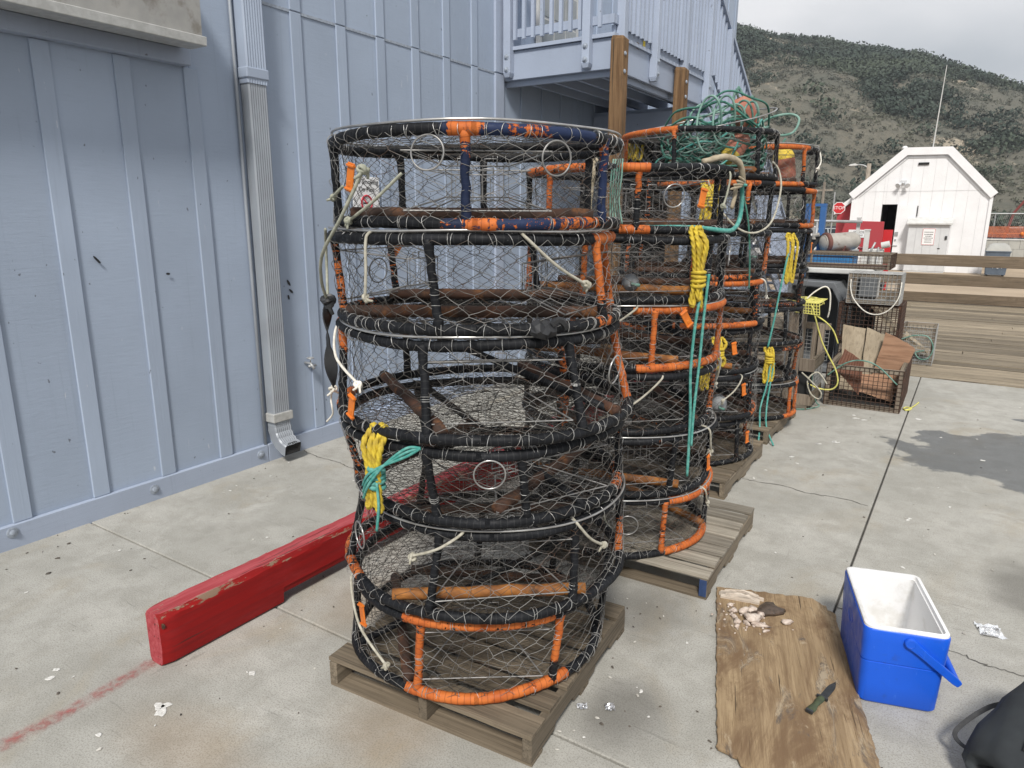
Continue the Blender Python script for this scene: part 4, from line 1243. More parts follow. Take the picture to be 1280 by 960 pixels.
# D
pot("fourth pot from the top of the nearest stack, yellow rope at its left", (-1.667, 2.387, .92), .56, (-1.69, 2.37, 1.186), .582,
    tspans=[(40, 52, .45), (70, 95, .35)], bspans=[(-105, -80, .55), (64, 95, .7)], ups=[(-82, [.6, .65, .5]), (-20, 0), (14, [.3, 0, 0, 0, .12]), (82, [.0, .1, .0, .5, .85]), (140, .6), (-145, .3)],
    rings=[(2, .75, "bright")], bars=[(-30, .3, "rust", .05), (-30, -.36, "rust", .04)], diag=[(40, -150)], gates=(30, 200))
# E
pot("fifth pot from the top of the nearest stack, shiny steel hoop round it", (-1.69, 2.385, .548), .60, (-1.67, 2.415, .862), .562,
    tspans=[(88, 120, .4)], bspans=[(-100, -60, .8)], ups=[(-80, 0), (-21, 0), (34, 0), (82, [.75, .8, .45, .7]), (145, .3), (-145, .4)],
    rings=[(-62, .6, "bright")], cords=[(-12, 1.03, -30, .68, "cord"), (32, 1.03, 47, .62, "cord")],
    bars=[(92, -.46, "ochre", .03), (92, .34, "rust", .03)], gates=(6, 186), hoop=(.022, .02, 0, 0))
# F
pot("lowest pot of the nearest stack, bright orange front rim on brown pallet", (-1.726, 2.374, .168), .556, (-1.70, 2.385, .492), .565,
    tspans=[(-34, 28, .9)], bspans=[(-31, 41, 1)], ups=[(-26, [1, .8, 1, 1, .8, 1]), (32, [.8, .25, 1, 1, 1, 1]), (80, 0), (136, .0), (-80, 0), (180, 0)],
    tags=[(-57, .72, 12)], cords=[(-75, .95, -40, .25, "cord")], bars=[(80, .36, "rust", .03), (10, -.36, "rust", .03)], diag=[(-70, 120)], gates=(0, 180))

def stackpots(cx, cy, n, name, specs, fine, z0=.164, pitch=.355, H=.305, jit=.018):
    for k in range(n):
        sp = specs[k]
        z = z0 + pitch * k
        j = rng.uniform(-jit, jit, 4)
        pot(sp['label'], (cx + j[0], cy + j[1], z), sp.get('Rb', .556), (cx + j[2] * .6 + sp.get('dx', 0), cy + j[3] * .6, z + H), sp.get('Rt', .556), sp.get('t', ()), sp.get('b', ()), sp.get('u', ()), fine,
            sp.get('rings', ()), sp.get('tags', ()), sp.get('cords', ()), sp.get('bars', ()), sp.get('hoop'), sp.get('lid'), None, sp.get('gates', (20, 200)), sp.get('diag'))
def U(*a): return [(x if isinstance(x, tuple) else (x, 0)) for x in a]
rb = lambda a, m1="rust", m2="rust": [(a, .34, m1, .03), (a, -.34, m2, .03)]
S2 = [
 dict(label="lowest pot of the second stack, orange right side on the pale pallet", t=[(32, 100, .95)], b=[(32, 92, .95)], u=U(-80, (-25, .5), (30, [1, .7, .8, 1]), (84, [.2, 0, .7, .9]), 140, -150), rings=[(8, .62)], cords=[(-6, 1.02, -3, .6, "cord_dirty"), (60, 1.02, 66, .7, "cord")], bars=rb(40, "ochre"), Rt=.565, hoop=(.012, .02, 0, 0)),
 dict(label="fifth pot from the top of the second stack, black rims and broad ochre floor bar", t=[(20, 26, .5)], b=[(98, 150, .4)], u=U(-80, -22, 34, (84, .4), 140, -150), tags=[(66, .35, 8)], cords=[(60, 1.03, 68, .55, "cord")], bars=[(78, -.33, "ochre", .03), (78, .3, "rust", .03)], Rb=.565, hoop=(.014, .022, 0, 0), diag=[(-60, 110)]),
 dict(label="fourth pot from the top of the second stack, black rims with a pale knotted cord", t=[(-50, -20, .5)], b=[(40, 48, .4), (70, 76, .5)], u=U(-80, (-30, .8), 44, (90, .7), 140, -150), cords=[(22, .98, -8, .25, "cord"), (88, 1.05, 96, .5, "cord")], bars=rb(15), diag=[(-30, 150)]),
 dict(label="third pot from the top of the second stack, orange wrapped rims and uprights", t=[(4, 104, .93)], b=[(8, 96, .9)], u=U((-82, .5), (-28, .85), (17, .88), (86, .92), 140, -150), tags=[(34, .85, 35)], cords=[(6, 1.03, -22, .5, "cord")], bars=[(70, -.33, "ochre", .03), (70, .3, "rust", .03)], hoop=(.012, .022, 0, 0)),
 dict(label="second pot from the top of the second stack, yellow rope hanging over its black rim", t=[(96, 130, .5), (-80, -30, .85)], b=[(96, 120, .6)], u=U((-80, .8), (-22, .9), (52, 0), (92, 0), (130, .8), -150), bars=[(82, -.3, "ochre", .04), (82, .3, "rust", .03)], rings=[(80, .7)], tags=[(120, .6, 10)]),
 dict(label="topmost crab pot of the second stack, orange front corner on black rim", t=[(-70, -18, .85), (-4, 12, 1)], b=[(-2, 14, .95), (-70, -22, .7)], u=U((-78, .1), (-46, .85), (6, [.5, .25, .3, .6, 1, 1]), (66, 0), (110, 0), (-150, .4), (165, .6)), rings=[(24, .55)], tags=[(41, .52, -12)], cords=[(66, .95, 60, .4, "cord_dirty")], bars=rb(100, "ochre"), lid=60),
]
stackpots(-1.715, 3.83, 6, "second", S2, True)
S3 = [
 dict(label="lowest crab pot of the third stack, plain black rims on a brown pallet", u=U(-70, (-10, .5), 50, (110, .8), 170, -130), t=[(-40, 0, .6)], tags=[(60, .55, 5)], bars=rb(60, "rust", "rust")),
 dict(label="sixth pot from the top of the third stack, grey float inside and white hoop", u=U((-60, .8), 4, (64, .5), 120, 180, (-120, .7)), b=[(60, 110, .8)], tags=[(50, .7, 10)], cords=[(48, 1.02, 30, .5, "cord")], hoop=(.012, .02, 0, 0), bars=[(40, -.3, "rust", .05), (40, .3, "rust", .03)]),
 dict(label="fifth pot from the top of the third stack, yellow hank at its front", u=U((-70, .7), -6, (58, .4), (112, .8), 170, -130), t=[(-90, -30, .8)], tags=[(37, .6, 12)], bars=[(80, -.36, "ochre", .04), (80, .3, "rust", .03)]),
 dict(label="fourth pot from the top of the third stack, orange rims, white cord", t=[(-20, 74, .95)], b=[(-10, 60, .95)], u=U(-72, -14, (62, .6), 114, 170, -130), cords=[(70, 1.02, 84, .6, "white_cord")], bars=rb(75, "ochre", "rust")),
 dict(label="third pot from the top of the third stack, black uprights wrapped with loose wire", t=[(-30, 20, .6)], b=[(10, 50, .7)], u=U((-60, .7), (0, .4), 20, (80, .8), 130, (-130, .7)), tags=[(4, .55, 4)], bars=rb(95, "rust", "rust")),
 dict(label="second pot from the top of the third stack, under the rope heap", t=[(-30, 50, .8)], b=[(-60, 22, .95)], u=U(-68, (40, [0, .3, .9, 1]), 78, 130, 180, -120), bars=rb(90, "ochre", "rust")),
 dict(label="topmost crab pot of the third stack, holding a heap of green rope", t=[(-92, -14, .97)], b=[(-40, 70, .12)], u=U((-84, .9), (-18, [0, .2, .9]), (46, 0), (86, 0), 140, -140), bars=[(85, -.34, "ochre", .04), (85, .2, "ochre", .03)], hoop=(-.02, .10, .05, .13)),
]
stackpots(-1.875, 5.5, 7, "third", S3, False)
S4 = [
 dict(label="lowest crab pot of the farthest stack, orange right end on black rims", t=[(66, 110, .9)], b=[(50, 84, .9)], u=U(-70, -10, (62, .9), (86, .95), 150, -140), bars=rb(60), hoop=(.012, .02, 0, 0)),
 dict(label="sixth pot from the top of the farthest stack, black with brown floor bars", u=U(-64, (0, .7), 56, (100, .8), 160, -130), t=[(40, 100, .6)], bars=rb(85)),
 dict(label="fifth pot from the top of the farthest stack, beside the yellow box lid", u=U(-75, -15, 45, 95, 150, -130), bars=rb(30)),
 dict(label="fourth pot from the top of the farthest stack, plain black rims", u=U(-60, 8, (66, .5), 110, 170, (-130, .8)), b=[(10, 60, .6)], bars=rb(75)),
 dict(label="third pot from the top of the farthest stack, yellow hank hung over its rim", t=[(60, 90, .5)], u=U(-70, -4, 60, 100, 160, -130), tags=[(80, .5, 0)], bars=rb(90, "rust", "rust")),
 dict(label="second pot from the top of the farthest stack, orange rim ends and thin uprights", t=[(50, 80, .95)], b=[(48, 100, .95)], u=U(-72, -12, (54, 0), (80, .9), 140, -130), rings=[(44, .6, "rod")], bars=rb(70)),
 dict(label="topmost crab pot of the farthest stack, orange corner upright and float inside", t=[(-40, 56, .9)], b=[(-20, 52, .92)], u=U(-76, -18, (50, [.4, .5, .8, 1, 1]), 88, 150, -140), cords=[(98, 1.0, 70, .45, "white_cord")], bars=rb(80, "ochre", "rust"), hoop=(.01, .03, 0, 0)),
]
stackpots(-1.85, 7.0, 7, "farthest", S4, False)

# ------------------------------------------------------------------ ropes on the pots
STK = {1: (-1.725, 2.385), 2: (-1.715, 3.83), 3: (-1.875, 5.5), 4: (-1.85, 7.0)}
def sp_(k, ph, z, Rr=.61):
    c = STK[k]; f = math.atan2(-c[1], -c[0]) + R(ph)
    return np.array([c[0] + Rr * math.cos(f), c[1] + Rr * math.sin(f), z])
def tang(k, ph):
    c = STK[k]; f = math.atan2(-c[1], -c[0]) + R(ph)
    return np.array([-math.sin(f), math.cos(f), 0]), np.array([math.cos(f), math.sin(f), 0])
def hank(k, ph, z, L, W, loops, r, mt, label, Rr=.615, tie=None, tiemat=None, group="rope hanks hung on the crab pots"):
    """a hank of rope doubled over a pot rim and gathered by a tie"""
    o = sp_(k, ph, z, Rr); T, N = tang(k, ph)
    t = thing("rope_hank", label, "rope", tuple(o), 0, group)
    m = MB()
    for i in range(loops):
        x = W * ((i + .5) / loops - .5) + rng.normal(0, W * .06); dn = rng.uniform(-.2, 1.0) * r * 2.2; ln = L * rng.uniform(.88, 1.03)
        h = W * rng.uniform(.16, .26)
        neck = tie if tie else .0
        pts = []
        for q in ((0, .02), (.55, -.04), (1, -.2), (.9, -.5), (.75, -.8), (.35, -.97), (0, -1.0), (-.4, -.95), (-.8, -.75), (-.9, -.5), (-1, -.2), (-.5, -.03)):
            zz = q[1] * ln
            sq = 1.0
            if tie: sq = .35 + .65 * min(1, abs(q[1] + tie) / .3)
            pts.append(T * ((x + q[0] * h) * sq) + N * (dn + rng.normal(0, r * .25) - (r * 3.2 if q[1] > -.05 else 0)) + np.array([0, 0, zz]))
        m.tube(spline(pts, 16, True), r * 1.06, 18, True, strands=3, depth=.48, twist=.75 / r)
    m.build("rope_loops", mt, t, smooth=True)
    if tie:
        m = MB()
        for i in range(4):
            m.ring(T * 0 + N * (r * .8) + np.array([0, 0, -tie * L + (i - 1.5) * r * 1.8]), W * .19 + r, r * .9, (rng.normal(0, .12), rng.normal(0, .12), 1), 18, 7)
        m.build("tie", tiemat or mt, t, smooth=True)
    return t
def line(name, label, cat, pts, r, mt, n=8, strands=3, group=None, kn=False):
    t = thing(name, label, cat, tuple(np.asarray(pts[0], float)), 0, group)
    m = MB(); P = spline(np.asarray(pts, float) - np.asarray(pts[0], float), n)
    m.tube(P, r, 8, strands=strands, depth=.2, twist=.8 / r)
    if kn: knot(m, P[-1], r * 1.1)
    m.build("strand", mt, t, smooth=True)
    return t
hk = hank(1, -36, 1.255, .30, .075, 3, .0115, "yellow_rope", "yellow rope hank at the front left of the nearest stack, bound with teal line", .628, .62, "teal_rope")
T, N = tang(1, -36)
m = MB(); 
for i in range(3):
    m.tube(spline([T * -.05 + N * .03 + np.array([0, 0, -.22 - .025 * i]), T * .0 + N * .05 + np.array([0, 0, -.16 - .02 * i]), T * .06 + N * .03 + np.array([0, 0, -.12]), T * .14 + N * .0 + np.array([0, 0, -.08 + .015 * i]), T * .19 + N * -.02 + np.array([0, 0, -.045])], 7), .0055, 7)
m.tube(spline([T * .03 + N * .04 + np.array([0, 0, -.19]), T * .035 + N * .04 + np.array([0, 0, -.28]), T * .02 + N * .04 + np.array([0, 0, -.38])], 6), .0055, 7)
m.build("binding_line", "teal_rope", hk, smooth=True)
hank(2, 38, 1.945, .40, .10, 3, .0115, "yellow_rope", "thick yellow rope hank on the second stack above two teal lines", .612, .62)
a0 = sp_(2, 41, 1.72, .635)
line("hanging_line", "teal line hanging down the second stack from the thick yellow hank, reaching lowest", "rope", [a0, sp_(2, 38, 1.5, .625), sp_(2, 37, 1.22, .62), sp_(2, 39, .95, .618), sp_(2, 39.5, .62, .618)], .0085, "teal_rope", group="teal lines on the second stack")
line("hanging_line", "shorter teal line beside the longest one on the second stack", "rope", [sp_(2, 43.5, 1.72, .635), sp_(2, 43, 1.5, .625), sp_(2, 42, 1.25, .625), sp_(2, 40, 1.0, .63), sp_(2, 39.4, .8, .634)], .008, "teal_rope", group="teal lines on the second stack")
# cream rope spliced to teal line over the top of the second stack
t = thing("spliced_rope", "thick cream rope over the second stack's top rim, spliced to teal line", "rope", tuple(sp_(2, 60, 2.3)), 0)
o = np.array(t.location)
m = MB(); m.tube(spline([sp_(2, 50, 2.28, .5) - o, sp_(2, 62, 2.31, .56) - o, sp_(2, 72, 2.29, .61) - o, sp_(2, 77, 2.22, .63) - o, sp_(2, 79, 2.17, .63) - o], 8), .017, 10, strands=3, depth=.2, twist=30)
for q in range(4): m.tube(spline([sp_(2, 77, 2.18, .63) - o, sp_(2, 70 - q * 2, 2.19 - .01 * q, .65) - o, sp_(2, 64 - q * 3, 2.21 - .022 * q, .64) - o], 5), [.007] * 10 + [.004], 6)
m.tube(spline([sp_(2, 66, 2.17, .62) - o, sp_(2, 63, 2.12, .63) - o, sp_(2, 60, 2.05, .63) - o], 5), .011, 7)
m.build("cream_end", "manila", t, smooth=True)
m = MB(); m.ring(sp_(2, 78, 2.175, .63) - o, .021, .008, (0.1, 0, 1), 14, 6); m.tube(spline([sp_(2, 79, 2.17, .63) - o, sp_(2, 82, 2.08, .635) - o, sp_(2, 81, 2.0, .63) - o, sp_(2, 74, 1.95, .615) - o, sp_(2, 62, 1.935, .6) - o, sp_(2, 40, 1.952, .545) - o, sp_(2, 5, 1.952, .54) - o], 8), .0125, 9, strands=4, depth=.15, twist=60)
m.build("teal_end", "teal_rope", t, smooth=True)
# pale twisted rope between the first two stacks
t = thing("twisted_rope", "thick pale twisted rope hanging between the two nearest stacks", "rope", tuple(sp_(2, -17, 2.28, .6)), 0)
m = MB()
m.tube(spline([(0, 0, .01), (.012, -.01, -.06), (.0, 0, -.14), (-.008, 0, -.24), (.0, 0, -.33)], 8), .0165, 10, strands=3, depth=.3, twist=26)
m.tube(spline([(.02, .01, .0), (.0, -.03, -.05), (-.02, .0, -.09), (.01, .0, -.12)], 6), .015, 9, strands=3, depth=.25, twist=26)
m.build("rope_end", "manila", t, smooth=True)
m = MB(); 
for i in range(5): m.tube(spline([(.09 + .012 * i, .06, .0), (.09 + .014 * i, .04, -.08), (.085 + .012 * i, .05, -.2), (.09 + .016 * i, .05, -.31)], 5), .0045, 5)
m.build("loose_strands", "green_rope", t, smooth=True)
hank(3, -118, 2.66, .2, .2, 4, .012, "yellow_rope", "yellow rope bundle over the third stack's top rim, left of the green heap", .57)
hank(3, 9, 2.24, .42, .12, 4, .012, "yellow_rope", "olive yellow rope hank under the green rope heap", .60, .3)
hank(3, 22, 1.14, .22, .09, 3, .0115, "yellow_rope", "yellow rope hank at the front of the third stack, upper of two", .62, .45)
hank(3, 14, .92, .16, .06, 2, .0115, "yellow_rope", "short yellow hank at the front of the third stack, lower of two", .612)
hank(4, 26, .84, .30, .10, 3, .0115, "yellow_rope", "low yellow rope hank on the farthest stack, tied to trailing teal lines", .612, .3)
hank(4, 38, 1.86, .46, .10, 3, .0115, "yellow_rope", "long yellow rope hank high on the farthest stack", .612, None)
for i, (a, b_) in enumerate([(27, 20), (30, 25)]):
    line("hanging_line", ["teal line trailing from the low hank on the farthest stack to the ground, left strand", "teal line trailing from the low hank on the farthest stack, right strand"][i], "rope",
         [sp_(4, a, .72, .64), sp_(4, a - 2, .5, .64), sp_(4, b_, .3, .68), sp_(4, b_ - 1, .13, .74), sp_(4, b_ - 5 + 4 * i, .012, .9)], .0085, "teal_rope", group="teal lines on the farthest stack")
line("hanging_line", "teal line running down from the high yellow hank on the farthest stack", "rope", [sp_(4, 34, 1.7, .63), sp_(4, 30, 1.4, .63), sp_(4, 27, 1.1, .625), sp_(4, 24, .86, .62)], .0095, "teal_rope", group="teal lines on the farthest stack")
line("hanging_line", "dark green line hanging beside the olive yellow hank", "rope", [sp_(3, 30, 2.22, .6), sp_(3, 36, 2.0, .62), sp_(3, 40, 1.75, .62), sp_(3, 42, 1.5, .62)], .007, "green_dark")
line("sagging_cord", "cream cord sagging in a loop below the green rope heap", "rope", [sp_(3, 6, 2.30, .56), sp_(3, 13, 2.1, .63), sp_(3, 26, 1.94, .65), sp_(3, 40, 1.9, .655), sp_(3, 56, 1.98, .65), sp_(3, 72, 2.2, .63), sp_(3, 74, 2.34, .6), sp_(3, 70, 2.40, .56)], .0075, "cord", 10)
# rubber strap with white string on the left of the nearest stack
p0 = sp_(1, -88, 1.66, .62)
t = thing("rubber_strap", "twisted black rubber strap with white string hanging left of the nearest stack", "strap", tuple(p0))
m = MB(); loops = []
for i in range(22):
    f = i / 21; a = R(50 + 250 * f); z = -.37 * f
    w_ = .005 + .022 * abs(math.sin(f * PI * 2.0)) ** .7
    c, s_ = math.cos(a), math.sin(a); x0 = -.012 * math.sin(f * 4)
    loops.append([(x0 + c * w_ - s_ * .003, s_ * w_ + c * .003, z), (x0 - c * w_ - s_ * .003, -s_ * w_ + c * .003, z), (x0 - c * w_ + s_ * .003, -s_ * w_ - c * .003, z), (x0 + c * w_ + s_ * .003, s_ * w_ - c * .003, z)])
m.loft(loops); knot(m, (0, 0, .0), .011); m.build("band", "strap", t, smooth=50)
m = MB(); knot(m, (.0, 0, -.375), .006)
m.tube(spline([(0, 0, -.37), (-.015, .0, -.42), (.0, -.01, -.45), (-.01, 0, -.49), (-.05, 0, -.53)], 7), .0042, 6)
m.build("string", "white_cord", t, smooth=True)
m = MB(); q = lambda ph, z, Rr: sp_(1, ph, z, Rr) - p0
m.tube(spline([q(-40, 2.15, .60), q(-50, 2.0, .62), q(-66, 1.86, .635), q(-80, 1.74, .63), (0, 0, 0)], 8), .0068, 7, strands=3, depth=.15, twist=120)
m.tube(spline([q(-86, 1.95, .61), q(-94, 1.88, .63), q(-95, 1.78, .635), (0, 0, 0)], 8), .0062, 7, strands=3, depth=.15, twist=120)
knot(m, q(-40, 2.15, .60), .008)
m.build("cord", "cord_dirty", t, smooth=True)

# green rope heap in the topmost pot of the third stack
c3 = np.array([-1.875, 5.5, 2.33])
t = thing("rope_heap", "heap of faded green rope loops spilling out of the third stack's top pot", "rope", tuple(c3))
fr3 = math.atan2(-5.5, 1.875)
def heap(mt, nn, zlo, zhi, rmin, rmax, r, cx=0, cy=0, tiltmax=.25):
    m = MB()
    for i in range(nn):
        a0 = rng.uniform(0, 6.28); n = 26; k = rng.uniform(.8, 1.8)
        th = a0 + np.linspace(0, 2 * PI * k, n)
        Rr = rng.uniform(rmin, rmax) * (1 + .18 * np.sin(2 * th + rng.uniform(0, 6))) 
        zc = rng.uniform(zlo, zhi); tx, ty = rng.normal(0, tiltmax, 2)
        ox, oy = rng.normal(0, .07, 2)
        x = cx + ox + Rr * np.cos(th); y = cy + oy + Rr * np.sin(th)
        d = np.hypot(x, y); f = np.minimum(1, .49 / np.maximum(d, 1e-6)); x *= f; y *= f
        z = np.maximum(zc + tx * x + ty * y + .03 * np.sin(5 * th + i), .03)
        m.tube(spline(np.stack([x, y, z], 1), 3), r, 6)
    return m
heap(None, 22, .03, .27, .12, .36, .0075, .10, .06).build("rope_coils", "green_rope", t, smooth=True)
heap(None, 34, .03, .28, .1, .36, .0075, .10, .06, tiltmax=.35).build("dark_coils", "green_dark", t, smooth=True)
heap(None, 7, .04, .26, .15, .36, .0075, .10, .06, tiltmax=.3).build("teal_coils", "teal_rope", t, smooth=True)
rx = np.array([math.cos(YAW), math.sin(YAW), 0]); zz = np.array([0, 0, 1.0]); fx = np.array([math.cos(fr3), math.sin(fr3), 0])
m = MB()
for (cx, cz, w_, h, tilt, dep) in [(.06, .30, .085, .19, 0, .50), (.16, .33, .075, .16, .2, .52), (.30, .34, .075, .15, -.1, .30), (.36, .36, .06, .14, .3, .2), (.0, .34, .09, .13, .5, .3), (.22, .36, .09, .1, .4, .35), (.12, .36, .12, .07, .9, .2)]:
    th = np.linspace(0, 2 * PI, 18, endpoint=False)
    P = rx * (cx + w_ * np.cos(th) + .3 * tilt * w_ * np.sin(th))[:, None] + zz * (cz + h * np.sin(th))[:, None] + fx * (dep + .04 * np.sin(th * 2 + tilt))[:, None]
    m.tube(spline(P, 4, True), .0078, 7, True)
m.tube(spline([rx * .40 + zz * .30, rx * .5 + zz * .4, rx * .66 + zz * .44, rx * .74 + zz * .40 + fx * .05, rx * .70 + zz * .30 + fx * .08, rx * .58 + zz * .28 + fx * .08, rx * .48 + zz * .34 + fx * .05, rx * .44 + zz * .4], 9), .0092, 7)
m.tube(spline([rx * .26 + zz * .44, rx * .24 + zz * .56, rx * .27 + zz * .62, rx * .31 + zz * .57, rx * .36 + zz * .53, rx * .38 + zz * .57], 8), .0105, 7)
m.build("raised_loops", "green_rope", t, smooth=True)

def buoy(name_label, loc, rot, L, Rr, cap="buoy_yellow", body="buoy"):
    t = thing("float_buoy", name_label, "buoy", loc, 0, "foam floats among the stacks")
    t.rotation_euler = rot
    h = L / 2
    m = MB(); m.lathe([(.022, -h + .004), (Rr * .55, -h), (Rr * .9, -h + .02), (Rr, -h + .05), (Rr, h * .35)], 22, cap=True); m.build("body", body, t, smooth=50)
    m = MB(); m.lathe([(Rr, h * .351), (Rr * .97, h * .55), (Rr * .8, h * .8), (Rr * .5, h * .96), (.02, h)], 22); m.build("cap", cap, t, smooth=50)
    m = MB(); m.tube([(0, 0, h - .01), (.0, 0, h + .05), (.03, 0, h + .08)], .009, 7); m.build("rope_tail", "green_rope", t, smooth=True)
    return t
pb = c3 + rx * .33 + zz * .43
buoy("faded orange float on top of the green rope heap", tuple(pb), (R(24), R(-18), 0), .27, .088, "buoy")
pb = c3 + rx * .26 + zz * .16 + fx * .28
buoy("orange float with yellow nose tucked among the green rope coils", tuple(pb), (R(150), R(20), 0), .26, .075)
c4 = np.array([-1.85, 7.0, 2.33])
buoy("red and yellow float standing inside the farthest stack's top pot", tuple(c4 + rx * .25 + fx * .33 + zz * .135), (R(4), R(-8), 0), .29, .095)
buoy("grey float lying inside the second stack behind the yellow hank", tuple(sp_(2, 8, 1.655, .30)), (R(90), 0, R(30)), .16, .045, "buoy_grey", "buoy_grey")
buoy("grey float inside the third stack near the bottom", tuple(sp_(3, 38, .605, .44)), (R(90), 0, R(20)), .2, .06, "buoy_grey", "buoy_grey")
buoy("grey float inside the farthest stack beside the long yellow hank", tuple(sp_(4, 6, 1.665, .40)), (R(90), 0, R(20)), .2, .06, "buoy_grey", "buoy_grey")
# ------------------------------------------------------------------ red timber kerbs
def kerb(label, x, y, L, rz, near=True):
    t = thing("kerb_beam", label, "kerb beam", (x, y, 0), R(rz), "red timber kerb beams on the concrete")
    W, H = .135, .262
    ys = np.sort(np.concatenate([[0, .02, .05, .659, .661, L - .661, L - .659], np.linspace(.1, L - .05, 60), [L]]))
    loops = []; pa = []
    for q in ys:
        e = max(0, .05 - q) / .05
        ins = .016 * e
        low = .0 if (q < .66 or q > L - .66) else .052
        lo = low + .001
        j = lambda: rng.normal(0, .0016)
        ck = .018 + abs(rng.normal(0, .004))
        P = [(-W / 2 + ins + .012, lo), (W / 2 - ins - .022, lo), (W / 2 - ins - .006, lo + .012), (W / 2 - ins, lo + .062), (W / 2 - ins + .004, .075 + lo * .3 + .01), (W / 2 - ins + .001, H - ck - .022), (W / 2 - ins, H - ck), (W / 2 - ins - ck * .8, H + j()), (0, H + j()), (-W / 2 + ins + ck * .6, H + j()), (-W / 2 + ins, H - ck), (-W / 2 + ins, lo + .02)]
        loops.append([(a, q, b) for a, b in P]); pa.append([.1, .1, .2, .3, .1, .15, .85, .95, .1, .75, .4, .1] if q > .06 else [.2, .2, .3, .4, .4, .4, .8, 1, .8, .9, .5, .2])
    m = MB(); m.loft(loops, paint=np.array(pa).reshape(-1)); o = m.build("timber", ["red_beam", "red_top"], t, smooth=35)
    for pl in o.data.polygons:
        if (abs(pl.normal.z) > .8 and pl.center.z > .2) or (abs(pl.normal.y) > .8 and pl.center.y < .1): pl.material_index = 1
    if near:
        m = MB(); m.ring((W / 2 - .012, .014, .205), .011, .004, (.5, -1, 0), 14, 6); m.lathe([(.008, 0), (.006, .004)], 10, M=Matrix.Translation((W / 2 - .012, .014, .205)) @ Matrix.Rotation(R(90), 4, 'X')); m.build("bolt_head", "rust", t)
    return t
kerb("long red timber kerb running from the open concrete behind the nearest stack", -2.89, 1.475, 3.15, -.6)
kerb("second red timber kerb half hidden behind the third stack, close to the wall", -2.92, 5.15, 2.9, 1.0, False)

# ------------------------------------------------------------------ plywood board with bait and knife
BY = R(17.2)
t = thing("plywood_board", "weathered plywood sheet lying flat on the concrete beside the blue cooler", "board", (-.52, 2.98, 0), BY)
cb_, sb_ = math.cos(BY), math.sin(BY)
def loc_(p):
    x, y = p[0] + .52, p[1] - 2.98
    return np.array([cb_ * x + sb_ * y, -sb_ * x + cb_ * y])
cor = [loc_(p) for p in [(-.952, 3.552), (-.484, 3.718), (-.358, 3.614), (-.04, 2.582), (-.035, 2.30), (-.328, 2.27), (-.582, 2.357)]]
edge = []
for i in range(len(cor)):
    a, b = cor[i], cor[(i + 1) % len(cor)]
    n = max(2, int(np.linalg.norm(b - a) / .022))
    amp = .005 if i in (0, 1, 5) else .0022
    for k in range(n):
        edge.append(a + (b - a) * k / n + rng.normal(0, amp, 2))
edge = np.array(edge); cen = edge.mean(0)
warp = lambda P, z: np.c_[P, z + .012 * (P[:, 0] + .1) ** 2 * 4 * 0 + .006 + .010 * np.clip(-(P[:, 1]), 0, 1) ** 2]
m = MB()
m.loft([warp(edge, 0.0), warp(edge, .004), warp(edge + rng.normal(0, .0015, edge.shape), .008), warp(edge, .012), warp(cen + (edge - cen) * .992, .0135)] + [warp(cen + (edge - cen) * f, .0135) for f in (.8, .5, .2)])
m.build("sheet", "plywood", t)
m = MB()
for _ in range(60):     # lifted splinters along the edges and in the face
    k = rng.integers(len(edge)); f = rng.uniform(.72, 1.0); p = cen + (edge[k] - cen) * f
    l = rng.uniform(.02, .09); w_ = rng.uniform(.002, .006); z = warp(p[None], .0135)[0, 2]
    m.loft([[(p[0] - w_, p[1] - l / 2, z - .002), (p[0] + w_, p[1] - l / 2, z - .002), (p[0] + w_, p[1] - l / 2, z + .0005), (p[0] - w_, p[1] - l / 2, z + .0005)],
            [(p[0] - w_, p[1] + l / 2, z - .002), (p[0] + w_, p[1] + l / 2, z - .002), (p[0] + w_, p[1] + l / 2, z + .004), (p[0] - w_, p[1] + l / 2, z + .003)]])
tag(m.build("splinters", "plywood", t), kind="stuff")
def lump(m, c, r, n=9, el=(1, 1, 1), mat=0, rot=0.0, rough=.25):
    th = np.arange(n) * 2 * PI / n; loops = []
    ph = rng.uniform(0, 6, 4); cr, sr = math.cos(rot), math.sin(rot)
    for k in range(6):
        v = -PI / 2 + PI * (k + .25) / 5.5
        rr = r * max(.08, math.cos(v)) * (1 + rough * np.sin(2 * th + ph[0] + k) + rough * .6 * np.sin(3 * th + ph[1] - k) + rng.normal(0, rough * .25, n))
        x = el[0] * rr * np.cos(th); y = el[1] * rr * np.sin(th)
        loops.append(np.c_[c[0] + cr * x - sr * y, c[1] + sr * x + cr * y, np.full(n, c[2] + r * el[2] * (math.sin(v) + .75))])
    m.loft(loops, mat)
    return m
t = thing("splintered_wood", "pale splintered wood chunk at the board's far left corner", "wood chunk", (-.80, 3.50, .0195), R(12))
for k in range(5):
    m = MB(); yy = -.028 + .014 * k; l0, l1 = -.11 + rng.uniform(-.01, .03), .11 + rng.uniform(-.03, .01)
    n = 10; xs = np.linspace(l0, l1, n); loops = []
    for x in xs:
        h = .012 + .02 * math.exp(-((x) / .08) ** 2) * rng.uniform(.8, 1.2); w_ = .0085 + rng.normal(0, .001)
        loops.append([(x, yy - w_, 0), (x, yy + w_, 0), (x, yy + w_ * .8, h), (x, yy - w_ * .8, h * rng.uniform(.75, 1))])
    m.loft(loops); m.build("splinter", "bone", t)
t = thing("bait_scraps", "heap of pale crab shell and bait scraps on the plywood board", "bait", (-.70, 3.31, .0195))
